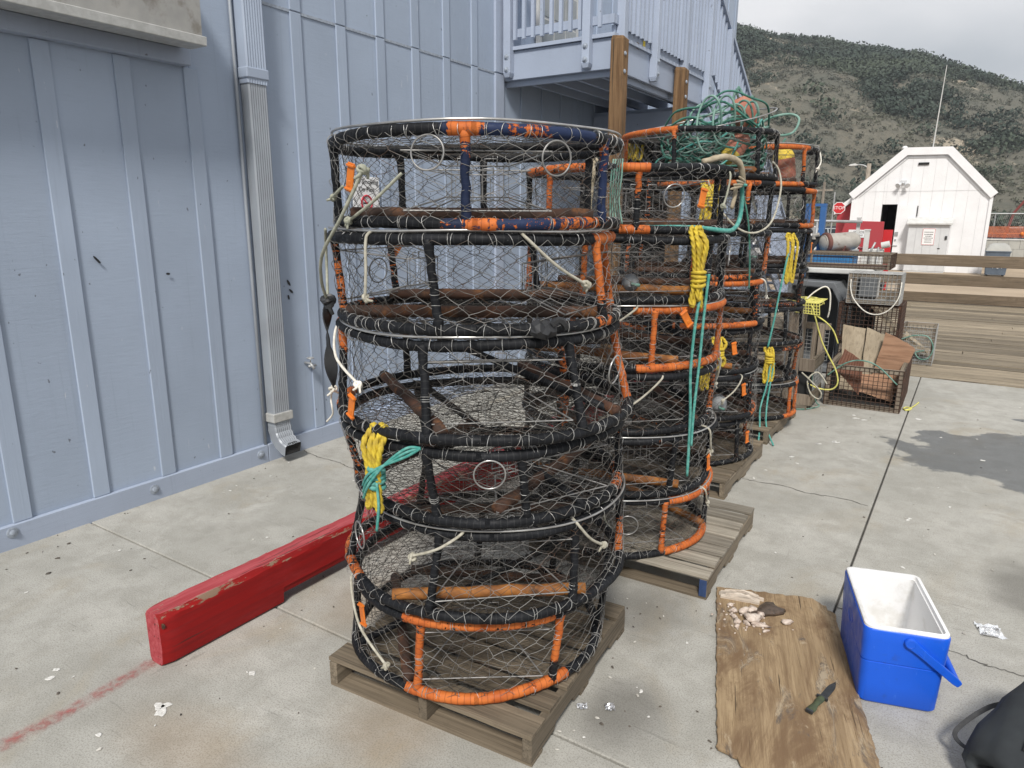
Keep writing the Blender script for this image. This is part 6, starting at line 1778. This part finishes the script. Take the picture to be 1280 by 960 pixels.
dr = link("door", None, hs)
m = MB(); m.box((-2.76, -.09, .02), (-2.09, -.035, 2.52)); m.build("leaf", "white", dr)
m = MB(); m.box((-2.075, -.08, 2.1), (-2.045, -.03, 2.5)); m.box((-2.075, -.08, 1.7), (-2.045, -.03, 1.9)); m.build("hinge", "ink", dr)
m = MB(); m.box((-2.74, -.12, 1.35), (-2.62, -.09, 1.5)); m.box((-2.72, -.115, 1.15), (-2.66, -.09, 1.22)); m.box((-2.78, -.12, .95), (-2.6, -.09, .98)); m.build("latch", "galv", dr)
cb2 = link("meter_cupboard", None, hs)
m = MB(); m.box((-2.25, -.55, .0), (-.9, -.002, 1.8)); m.build("cabinet", "grey_box", cb2)
for i in range(5):
    m = MB(); m.box((-2.24 + i * .268, -.565, .05), (-2.24 + i * .268 + .26, -.551, 1.79)); m.build("board", "grey_box", cb2)
m = MB(); m.prism([(-.68, 1.80), (-.68, 1.85), (0, 2.06), (0, 2.0)], -2.32, -.8, 'x'); m.build("lid", "white_old", cb2)
m = MB(); m.box((-1.0, -.6, 1.25), (-.93, -.567, 1.38)); m.box((-1.2, -.585, .9), (-1.12, -.567, .93)); m.build("hasp", "ink", cb2)
sn = thing("shed_notice", "white notice with red and black lines of print on the shed's grey cupboard", "sign", (-1.545, 32.05 - .567, 1.345))
m = MB(); m.box((-.215, -.014, -.315), (.215, -.001, .315)); bevel(m.build("panel", "sign_white", sn), .004, 1)
m = MB(); 
for z in (.3, -.3): m.box((-.2, -.016, z - .006), (.2, -.0145, z + .006))
for x in (-.2, .2): m.box((x - .006, -.0162, -.29), (x + .006, -.0147, .29))
m.build("border", "ink_red", sn)
m = MB()
for k, (z, wd) in enumerate([(.17, .15), (.085, .14), (.02, .10), (-.05, .15), (-.12, .11), (-.2, .12)]):
    x = -wd
    while x < wd:
        l = rng.uniform(.015, .05); m.box((x, -.0165, z - .013), (min(x + l, wd), -.0146, z + .013)); x += l + .012
m.build("print_lines", "ink", sn)
m = MB(); m.box((-2.24, -.03, 4.02), (-1.88, -.002, 4.11)); m.build("vent", "dark", hs)
fl = link("floodlight", None, hs)
for dx in (-.16, .14):
    m = MB(); Mx = Matrix.Translation((-2.66 + dx * .8, -.17, 3.30)) @ Matrix.Rotation(R(125), 4, 'X') @ Matrix.Rotation(R(25 if dx > 0 else -25), 4, 'Y')
    m.lathe([(.05, -.08), (.06, 0), (.10, .1), (.09, .1)], 14, M=Mx); m.build("lamp_head", "grey_box", fl, smooth=40)
m = MB(); m.box((-2.76, -.08, 3.36), (-2.56, -.002, 3.46)); m.tube([(-2.66, -.05, 3.4), (-2.66, -.14, 3.34)], .02, 6); m.build("bracket", "grey_box", fl)
m = MB(); m.tube([(-1.86, .4, 4.5), (-1.82, .4, 5.9), (-1.77, .4, 7.6)], [.026, .02, .012], 6); m.build("antenna", "white_old", hs)
m = MB(); m.lathe([(.1, 0), (.09, .06), (.04, .09)], 12, M=Matrix.Translation((-2.78, .1, 4.66))); m.build("roof_light", "white", hs)
# red lean-to on its left
t = thing("red_lean_to", "small red lean-to with white roof edge against the shed's left side", "shed", (-4.75, 33.2, 0))
m = MB(); m.prism([(-.35, 0), (.30, 0), (.30, 2.75), (-.35, 2.2)], 0, 4, 'y'); m.build("wall", "red_sheet", t)
m = MB(); m.prism([(-.45, 2.16), (.32, 2.80), (.32, 3.0), (-.45, 2.38)], -.2, 4.1, 'y'); m.build("roof", "white", t)

# ------------------------------------------------------------------ things between the rail and the shed
t = thing("blue_steel_frame", "narrow blue steel hoist frame standing left of the grey cylinder", "frame", (-2.33, 13.0, 0))
for x in (-.115, .115):
    m = MB(); m.box((x - .045, -.06, 0), (x + .045, .06, 2.2)); bevel(m.build("upright", "blue_steel", t), .006, 1)
m = MB(); m.box((-.16, -.061, 2.201), (.16, .061, 2.245)); m.build("crosspiece", "blue_steel", t)
m = MB(); m.box((-.3, -.35, 0.001), (.3, -.07, .08)); m.box((-.3, .07, 0.001), (.3, .35, .08)); m.build("foot", "blue_steel", t)
m = MB(); m.prism([(-.06, 1.35), (.09, 1.58), (.13, 1.72), (.02, 1.74), (-.11, 1.5)], -.16, -.065, 'y'); m.build("winch", "ink", t)
m = MB(); m.tube([(.04, -.18, 1.66), (.04, -.18, 1.72), (.12, -.18, 1.74)], .035, 8); m.build("motor", "tank", t)
t = thing("blue_fish_tub", "blue plastic fish tub behind the wire tray", "tub", (-2.02, 13.0, 0))
m = MB(); m.box((-.32, -.35, .0), (.36, .35, 1.40), taper=1.04); bevel(m.build("body", "blue_tub", t), .03, 3)
m = MB(); m.box((-.36, -.39, 1.401), (.40, .39, 1.44)); bevel(m.build("rim", "blue_tub", t), .01, 2)
t = thing("gas_cylinder", "weathered grey cylinder with rusty end ring lying on the blue tub", "cylinder", (-1.93, 13.0, 1.62))
Mx = Matrix.Rotation(R(221), 4, 'Z') @ Matrix.Rotation(R(94), 4, 'Y')
m = MB(); m.lathe([(.05, -.36), (.1, -.34), (.145, -.27), (.15, -.2), (.15, .22), (.13, .28)], 26, M=Mx @ Matrix.Rotation(R(180), 4, 'X') if False else Mx); m.build("body", "tank", t, smooth=40)
m = MB(); m.lathe([(.155, .19), (.168, .2), (.168, .25), (.155, .262), (.12, .262)], 26, M=Mx, cap=False); m.build("end_ring", "maroon", t, smooth=40)
m = MB(); m.lathe([(.118, .255), (.115, .285), (.08, .31), (.02, .32)], 22, M=Mx); m.build("end_cap", "tank", t, smooth=40)
m = MB(); m.box((-.2, -.2, -.175), (.2, .2, -.14)); m.tube([(.1, -.15, -.16), (.14, -.17, -.06)], .015, 6); m.tube([(-.1, .15, -.16), (-.14, .17, -.06)], .015, 6); m.build("cradle", "maroon", t)
t = thing("pipe_railing", "grey pipe railing running left from the white post", "railing", (0, 17.0, 0))
m = MB(); m.tube([(-7, 0, 1.97), (-4, 0, 1.965), (-2.1, 0, 1.935)], .03, 8); m.tube([(-7, 0, 1.35), (-4, 0, 1.35), (-2.1, 0, 1.33)], .024, 8); m.build("rail", "galv", t, smooth=True)
for x in (-6.2, -4.6, -3.0):
    m = MB(); m.tube([(x, 0, 0), (x, 0, 1.95)], .026, 8); m.build("post", "galv", t, smooth=True)
for i, (x, y, z, a) in enumerate([(-2.18, 17.1, 2.0, .035), (-2.0, 17.2, 1.75, .05)]):
    t = thing("white_post", ["slim white post at the end of the pipe railing, left of its pair", "wider white post with bracket, right of its pair"][i], "post", (x, y, 0), 0, "white posts by the red panel")
    m = MB(); m.box((-a, -a, 0), (a, a, z)); bevel(m.build("post", "white_old", t), .006, 1)
    m = MB(); m.box((-a - .01, -a - .01, z + .001), (a + .01, a + .01, z + .03)); m.build("cap", "white_old", t)
t = thing("white_drum_rack", "white pump housing with pipes below the red panel", "pump", (-1.82, 17.6, 0))
m = MB(); m.box((-.16, -.15, 0), (.14, .15, 1.35)); bevel(m.build("housing", "white_old", t), .02, 2)
m = MB(); m.tube([(-.1, -.2, .3), (-.1, -.2, 1.3), (-.02, -.2, 1.5)], .022, 7); m.tube([(.05, -.19, .3), (.05, -.19, 1.4)], .016, 7); m.build("pipe", "galv", t, smooth=True)
m = MB(); m.tube([(.1, -.16, 1.43), (.26, -.16, 1.47)], .07, 10); m.build("pump_head", "white_old", t, smooth=40)
t = thing("red_panel_trailer", "faded red flat panel trailer side with a white sign", "trailer", (-2.53, 20.7, 0))
m = MB(); m.prism([(-.55, 1.38), (-.42, 1.95), (.49, 1.93), (.49, 1.28), (.2, 1.25)], -.04, .03, 'y'); bevel(m.build("side_panel", "red_sheet", t), .008, 1)
m = MB(); m.box((-.5, .035, 1.1), (.5, .9, 1.25)); m.build("bed", "red_sheet", t)
for x in (-.35, .35):
    m = MB(); m.lathe([(.18, -.07), (.28, -.08), (.3, -.05), (.3, .05), (.28, .08), (.18, .07)], 20, M=Matrix.Translation((x, .3, .31)) @ Matrix.Rotation(R(90), 4, 'X')); w_ = m.build("wheel", "tyre", t, smooth=40)
    m = MB(); m.box((x - .04, .25, .4), (x + .04, .35, 1.1)); m.build("axle_leg", "red_sheet", t)
m = MB(); m.box((-.32, -.055, 1.52), (.17, -.042, 1.72)); so = m.build("sign_panel", "sign_white", t)
textmesh("sign_lettering", "FS   OS", .085, "ink", t, (-.075, -.057, 1.655), (R(90), 0, 0))
textmesh("sign_lettering", "8    PNS", .06, "ink", t, (-.075, -.057, 1.575), (R(90), 0, 0))
t = thing("red_door_panel", "narrow bright red panel standing right of the faded red one", "panel", (-1.98, 21.3, 0))
m = MB(); m.box((-.11, -.03, .0), (.11, .03, 1.72)); m.build("panel", "stop_red", t)
m = MB(); m.tube([(.05, -.035, 1.0), (.05, -.06, 1.05), (.05, -.035, 1.1)], .012, 6); m.build("handle", "galv", t)

def wheel(t, x, y, r=.31):
    m = MB(); Mx = Matrix.Translation((x, y, r)) @ Matrix.Rotation(R(90), 4, 'X')
    m.lathe([(r * .62, -.09), (r * .9, -.1), (r, -.07), (r, .07), (r * .9, .1), (r * .62, .09)], 22, M=Mx, cap=False); w_ = m.build("wheel", "tyre", t, smooth=40)
    m = MB(); m.lathe([(r * .1, -.06), (r * .5, -.075), (r * .62, -.085), (r * .62, .085), (r * .5, .075), (r * .1, .06)], 14, M=Mx); m.build("rim", "car_silver", w_, smooth=40)
def car(label, loc, rz, paint, kind="sedan"):
    t = thing("parked_car" if kind != "pickup" else "pickup_truck", label, "car" if kind != "pickup" else "truck", loc, R(rz), "vehicles parked beyond the pier")
    L = 2.2 if kind != "pickup" else 2.6
    def arch(x0, r=.37, n=7): return [(x0 + r * math.cos(a), .2 + r * .98 * math.sin(a)) for a in np.linspace(PI * .97, PI * .03, n)]
    body = [(-L, .3), (-L, .62), (-L + .1, .86), (-L + .9, .95)]
    if kind == "pickup": body = [(-L, .4), (-L, .8), (-L + .12, 1.02), (-L + 1.0, 1.1), (L - .05, 1.1), (L, .5)]
    else: body += [(L - .55, 1.0), (L - .06, .92), (L, .5)]
    low = [(L - .1, .22)] + [p for p in reversed(arch(L - .85))] + [p for p in reversed(arch(-L + .85))] + [(-L + .1, .22)]
    P = np.array(body + low); hw = .84
    m = MB(); c = np.array([0, .6])
    m.loft([np.c_[P[:, 0], np.full(len(P), y), P[:, 1]] if abs(y) < hw else np.c_[c[0] + (P[:, 0] - c[0]) * .985, np.full(len(P), y), c[1] + (P[:, 1] - c[1]) * .96] for y in (-hw, -hw + .07, hw - .07, hw)])
    m.build("body", paint, t, smooth=30)
    cabs = {"sedan": [(-1.25, .93), (-.45, 1.42), (.75, 1.42), (1.55, .98)], "suv": [(-1.2, .95), (-.55, 1.66), (1.75, 1.68), (2.05, 1.0)], "pickup": [(-1.5, 1.09), (-.85, 1.72), (.55, 1.72), (.75, 1.1)]}[kind]
    P = np.array(cabs)
    m = MB(); m.loft([[(x, s_ * (.78 if z < 1.2 else .62), z) for x, z in P] for s_ in (-1, -.93, .93, 1)]); m.build("cabin", "car_glass", t)
    m = MB(); r0, r1 = P[1], P[2]
    m.box((r0[0] - .02, -.63, r0[1] - .02), (r1[0] + .02, .63, r0[1] + .03)); bevel(m.build("roof", paint, t), .02, 2)
    for s_ in (-1, 1):
        m = MB()
        for a, b in ((P[0], P[1]), (P[3], P[2]), ((P[0] + P[3]) / 2 + [.1, 0], (P[1] + P[2]) / 2)):
            m.tube([(a[0], s_ * .79, a[1]), (b[0], s_ * .63, b[1])], .035, 6)
        m.build("pillar", paint, t)
    for x in (-L + .85, L - .85):
        for y in (-.76, .76): wheel(t, x, y, .33)
    for y in (-.6, .6):
        m = MB(); m.box((-L - .01, y - .14, .66), (-L + .06, y + .14, .78)); m.build("headlight", "lamp", t)
        m = MB(); m.box((L - .05, y - .1, .68), (L + .01, y + .1, .82)); m.build("tail_light", "stop_red", t)
    for s_ in (-1, 1):
        m = MB(); m.box((-.15, s_ * .845 - .01, .72), (.05, s_ * .845 + .01, .75)); m.build("door_handle", "galv", t)
        m = MB(); m.box((-1.05, s_ * .9 - .08, .95), (-.9, s_ * .9 + .08, 1.07)); m.build("mirror", paint, t)
    return t
car("white pickup truck parked just beyond the pipe railing behind the stacks", (-5.6, 25.8, 0), 176, "car_white", "pickup")
car("white sedan parked behind the white pickup truck", (-8.0, 33.5, 0), 8, "car_white")
car("silver sedan parked left of the stop sign", (-7.6, 46, 0), 5, "car_silver")
car("dark blue sedan parked far behind the stop sign", (-8.9, 58, 0), -4, "car_dark")
car("white sport utility car parked far left beyond the stacks", (-13.5, 40, 0), 4, "car_white", "suv")
car("dark sedan parked right of the shed beyond the fence", (2.2, 62, 0), 10, "car_dark")
car("white sedan parked right of the shed beyond the fence", (6.0, 70, 0), 0, "car_white")
# stop sign
t = thing("stop_sign", "red octagonal stop sign on a thin post left of the shed", "sign", (-4.62, 30, 0))
m = MB(); m.tube([(-.16, .03, 0), (-.16, .03, 3.0)], .025, 7); m.build("post", "galv", t)
rg = .235
oc = [(rg * math.cos(R(22.5 + 45 * k)), 2.40 + rg * math.sin(R(22.5 + 45 * k))) for k in range(8)]
oc2 = [(x * .9, 2.40 + (z - 2.40) * .9) for x, z in oc]
m = MB(); m.prism(np.array(oc) + [.05, 0], -.012, 0, 'y'); m.build("border_plate", "sign_white", t)
m = MB(); m.prism(np.array(oc2) + [.05, 0], -.018, -.0125, 'y'); m.build("face", "stop_red", t)
textmesh("lettering", "STOP", .17, "sign_white", t, (.05, -.02, 2.40), (R(90), 0, 0), kind_extrude=.002)
# street lamp
t = thing("street_lamp", "timber pole street lamp with a white cobra head left of the shed roof", "street lamp", (-5.55, 45, 0))
m = MB(); m.tube([(0, 0, 0), (0, 0, 2.5), (0, 0, 5.0)], [.14, .125, .11], 10); m.build("pole", "pole", t, smooth=True)
m = MB(); m.tube(spline([(0, 0, 4.75), (-.3, 0, 4.92), (-.62, 0, 4.95)], 5), .035, 7); m.build("arm", "galv", t, smooth=True)
m = MB(); m.prism([(-1.05, 4.92), (-.95, 4.88), (-.6, 4.9), (-.55, 4.96), (-.7, 5.02), (-.95, 4.99)], -.12, .12, 'y'); bevel(m.build("lamp_head", "white_old", t), .02, 2)
# bin
t = thing("wheeled_bin", "grey blue rubbish bin with rounded pale lid right of the shed", "bin", (.72, 31.0, 0))
m = MB(); m.loft([rrect(.31, .3, .05, .06), rrect(.34, .33, .05, .5), rrect(.37, .36, .05, .86), rrect(.39, .38, .05, .862), rrect(.39, .38, .05, .9)]); m.build("body", "bin", t, smooth=30)
m = MB(); m.loft([rrect(.385, .375, .06, .903), rrect(.37, .36, .1, .96), rrect(.30, .29, .12, 1.10), rrect(.18, .17, .1, 1.17)]); m.build("lid", "lowwall", t, smooth=40)
for x in (-.25, .25):
    m = MB(); m.lathe([(.04, -.04), (.09, -.04), (.09, .04), (.04, .04)], 14, M=Matrix.Translation((x, .3, .09)) @ Matrix.Rotation(R(90), 4, 'Y')); m.build("wheel", "tyre", t)
textmesh("lettering", "P S 1", .16, "white", t, (.05, -.36, .34), (R(88), 0, 0))
# fence with orange net, low block wall
t = thing("low_block_wall", "low pale block wall right of the shed behind the bin", "wall", (0, 38, 0))
for k in range(3):
    for i in range(30):
        m = MB(); x = .4 + i * .41 + (.2 if k % 2 else 0); m.box((x, 0, k * .37), (x + .4, .2, k * .37 + .36)); m.build("block", "lowwall", t)
m = MB(); m.box((.35, -.03, 1.115), (13, .23, 1.17)); m.build("coping", "white_old", t)
t = thing("mesh_fence", "chain link fence with top rail and orange barrier net right of the shed", "fence", (0, 40, 0))
m = MB(); m.tube([(.2, 0, 2.26), (14, 0, 2.26)], .03, 8); m.build("top_rail", "galv", t)
for i in range(8):
    m = MB(); m.tube([(.6 + i * 1.9, .0, 0), (.6 + i * 1.9, 0, 2.24)], .028, 7); m.build("post", "galv", t)
m = MB(); A = []; B = []
for i in range(170):
    x = .2 + i * .08; A += [(x, -.03, 0), (x + 1.1, -.03, 0)]; B += [(x + 1.1, -.03, 2.2), (x, -.03, 2.2)]
m.wires(A, B, .003); tag(m.build("chain_link", "mesh_grey", t), kind="stuff")
m = MB(); A = []; B = []
for i in range(280): x = .2 + i * .05; A.append((x, -.06, 1.2)); B.append((x, -.06, 1.68 + .02 * math.sin(x)))
for i in range(11): A.append((.2, -.06, 1.2 + i * .046)); B.append((14, -.06, 1.22 + i * .046))
m.wires(A, B, .011); m.box((.2, -.07, 1.36), (14, -.055, 1.40)); tag(m.build("barrier_net", "orange_net", t), kind="stuff")
m = MB(); lump(m, (1.72, -.12, 1.3), .09, 10, (.8, .5, 1)); m.build("orange_knot", "tag", t)
t = thing("crane_boom", "thin faded red boom rising beyond the fence right of the shed", "crane", (1.1, 40.6, 0))
m = MB(); m.tube([(-.05, 0, 1.0), (.2, 0, 2.3), (1.0, 0, 3.6), (4.2, 0, 8.5)], [.07, .06, .05, .035], 7); m.build("boom", "crane", t)
m = MB(); m.tube([(-.15, 0, 0), (-.05, 0, 1.05)], .09, 8); m.build("pedestal", "galv", t)
for i, (x, z) in enumerate([(-5.1, 3.3), (-4.45, 3.6)]):
    pass
for i, (x, y, h) in enumerate([(-9.5, 55, 4.5), (-6.6, 62, 5.0), (9, 130, 9)]):
    t = thing("utility_pole", ["thin timber utility pole left of the stop sign", "thin timber utility pole behind the stop sign", "grey utility pole at the foot of the hill right of the shed"][i], "pole", (x, y, 0), 0, "utility poles below the hill")
    m = MB(); m.tube([(0, 0, 0), (0, 0, h)], [.12, .09], 8); m.build("pole", "pole", t)
    m = MB(); m.box((-.6, -.05, h - .6), (.6, .05, h - .5)); m.build("crossarm", "pole", t)

# ------------------------------------------------------------------ hillside
CR = [(-900, 95), (-500, 96), (-300, 92), (-180, 84), (-120, 77), (-89, 73.5), (-78, 70.5), (-54, 63), (-38, 59.5), (-22, 55), (-12, 50), (-2, 44.5), (7, 41), (40, 31), (90, 22), (200, 15), (500, 8)]
cx_, cz_ = np.array([c[0] for c in CR]), np.array([c[1] for c in CR])
pr_ = rng.uniform(0, 6.28, 24)
def ridge_noise(x, y):
    return (3.2 * np.sin(x * .045 + y * .02 + pr_[0]) + 2.4 * np.sin(x * .08 - y * .05 + pr_[1]) + 1.4 * np.sin(x * .17 + y * .11 + pr_[2]) + .8 * np.sin(x * .31 - y * .27 + pr_[3]) + .5 * np.sin(x * .6 + y * .5 + pr_[4]))
def hill_z(x, y):
    a = x / y * 300
    crest = np.interp(a, cx_, cz_)
    tt = np.clip((y - 105) / 195, 0, 1)
    p = .55 * tt + .45 * (3 * tt ** 2 - 2 * tt ** 3)
    # a lower spur in front of the main ridge
    sp = np.exp(-((a + 62) / 26) ** 2) * np.exp(-((y - 205) / 42) ** 2) * 5
    z = crest * p * np.where(y > 300, 1, 1) + ridge_noise(x, y) * np.clip(tt * 4, 0, 1) * (1 - .75 * tt) + sp
    return np.where(y <= 300, z, crest * np.clip(1 - (y - 300) / 900, .2, 1))
m = MB()
az = np.tan(np.linspace(R(-62), R(48), 230)); rows = np.concatenate([[92], np.linspace(100, 300, 90), [330, 400, 600]])
G = np.array([[(a * y, y, float(hill_z(a * y, np.float64(y))) - (4.0 if y < 99 else 0)) for a in az] for y in rows])
m.loft(G, cap0=False, cap1=False, closed=False)
tag(m.build("hill", "hill", smooth=True), kind="structure")
def vnoise(x, y, s, ph):
    return (np.sin(x * s + ph[0]) * np.sin(y * s * 1.1 + ph[1]) + .6 * np.sin(x * s * 2.1 + y * s * .7 + ph[2]) + .4 * np.sin(x * s * 3.7 - y * s * 2.9 + ph[3]))
def clumps(n, fdens, rmin, rmax, leaves, lsize):
    Vs = []; cnt = 0; tries = 0
    out = []
    while cnt < n and tries < n * 40:
        k = 4000; tries += k
        y = 106 + (302 - 106) * rng.random(k) ** .8; a = rng.uniform(-.40, .14, k); x = a * y
        d = fdens(x, y, (y - 105) / 195)
        sel = rng.random(k) < d
        for xx, yy in zip(x[sel], y[sel]):
            if cnt >= n: break
            r = rng.uniform(rmin, rmax); z = float(hill_z(xx, np.float64(yy)))
            m_ = leaves
            d_ = rng.normal(0, 1, (m_, 3)); d_ /= np.linalg.norm(d_, axis=1)[:, None]
            c = np.array([xx, yy, z + r * .45]) + d_ * (r * rng.uniform(.45, 1.0, m_))[:, None] * np.array([1.15, 1.15, .72])
            u = rng.normal(0, 1, (m_, 3)); u /= np.linalg.norm(u, axis=1)[:, None]; u = u * .6 + np.cross(d_, u) * .8
            v = np.cross(d_ + rng.normal(0, .45, (m_, 3)), u)
            s_ = (lsize * r * rng.uniform(.6, 1.3, m_))[:, None]
            u = u / np.linalg.norm(u, axis=1)[:, None] * s_; v = v / np.linalg.norm(v, axis=1)[:, None] * s_ * .8
            out.append(np.stack([c - u, c + v * .9, c + u, c - v], 1).reshape(-1, 3)); cnt += 1
    m = MB(); V = np.concatenate(out); q = np.arange(len(V)).reshape(-1, 4); m.add(V, q)
    return m
ph1, ph2, ph3 = rng.uniform(0, 6, 4), rng.uniform(0, 6, 4), rng.uniform(0, 6, 4)
def dens_tree(x, y, t_):
    a = x / y * 300
    band = np.clip((t_ - .50 - .16 * np.exp(-((a + 66) / 16) ** 2) + .10 * np.exp(-((a + 38) / 14) ** 2)) / .12, 0, 1)
    right = np.clip((a + 6) / 8, 0, 1) * np.clip((t_ - .42) / .1, 0, 1)
    b = np.clip(np.maximum(band, right * .95), 0, 1)
    pat = np.clip(.34 + .85 * vnoise(x, y, .05, ph1), .02, 1)
    return np.clip(b * pat + np.where((t_ > .93), .7, 0) + .018 + .05 * (vnoise(x, y, .045, ph3) > .9), 0, 1)
tag(clumps(2500, dens_tree, 1.2, 3.2, 95, .15).build("scrub_trees", "scrub"), "dark green scrub trees covering the upper hillside", "scrub", kind="stuff")
def dens_brush(x, y, t_):
    return np.clip(.55 + .4 * vnoise(x, y, .09, ph2), .15, 1) * np.where(t_ < .85, 1, .6)
tag(clumps(7000, dens_brush, .35, .95, 22, .26).build("dry_brush", "brush"), "low grey brown brush over the lower hillside", "brush", kind="stuff")

# ------------------------------------------------------------------ coastal haze
n = bpy.data.materials.new("haze"); n.use_nodes = True
n.node_tree.nodes.remove(n.node_tree.nodes["Principled BSDF"])
pv = n.node_tree.nodes.new("ShaderNodeVolumePrincipled")
pv.inputs['Color'].default_value = (0.86, 0.91, 0.96, 1); pv.inputs['Density'].default_value = 0.00048; pv.inputs['Anisotropy'].default_value = 0.3
n.node_tree.links.new(pv.outputs[0], n.node_tree.nodes["Material Output"].inputs['Volume'])
MAT['haze'] = n
m = MB(); m.box((-1600, -420, -1.1), (1600, 1850, 112)); tag(m.build("haze", "haze"), kind="stuff")
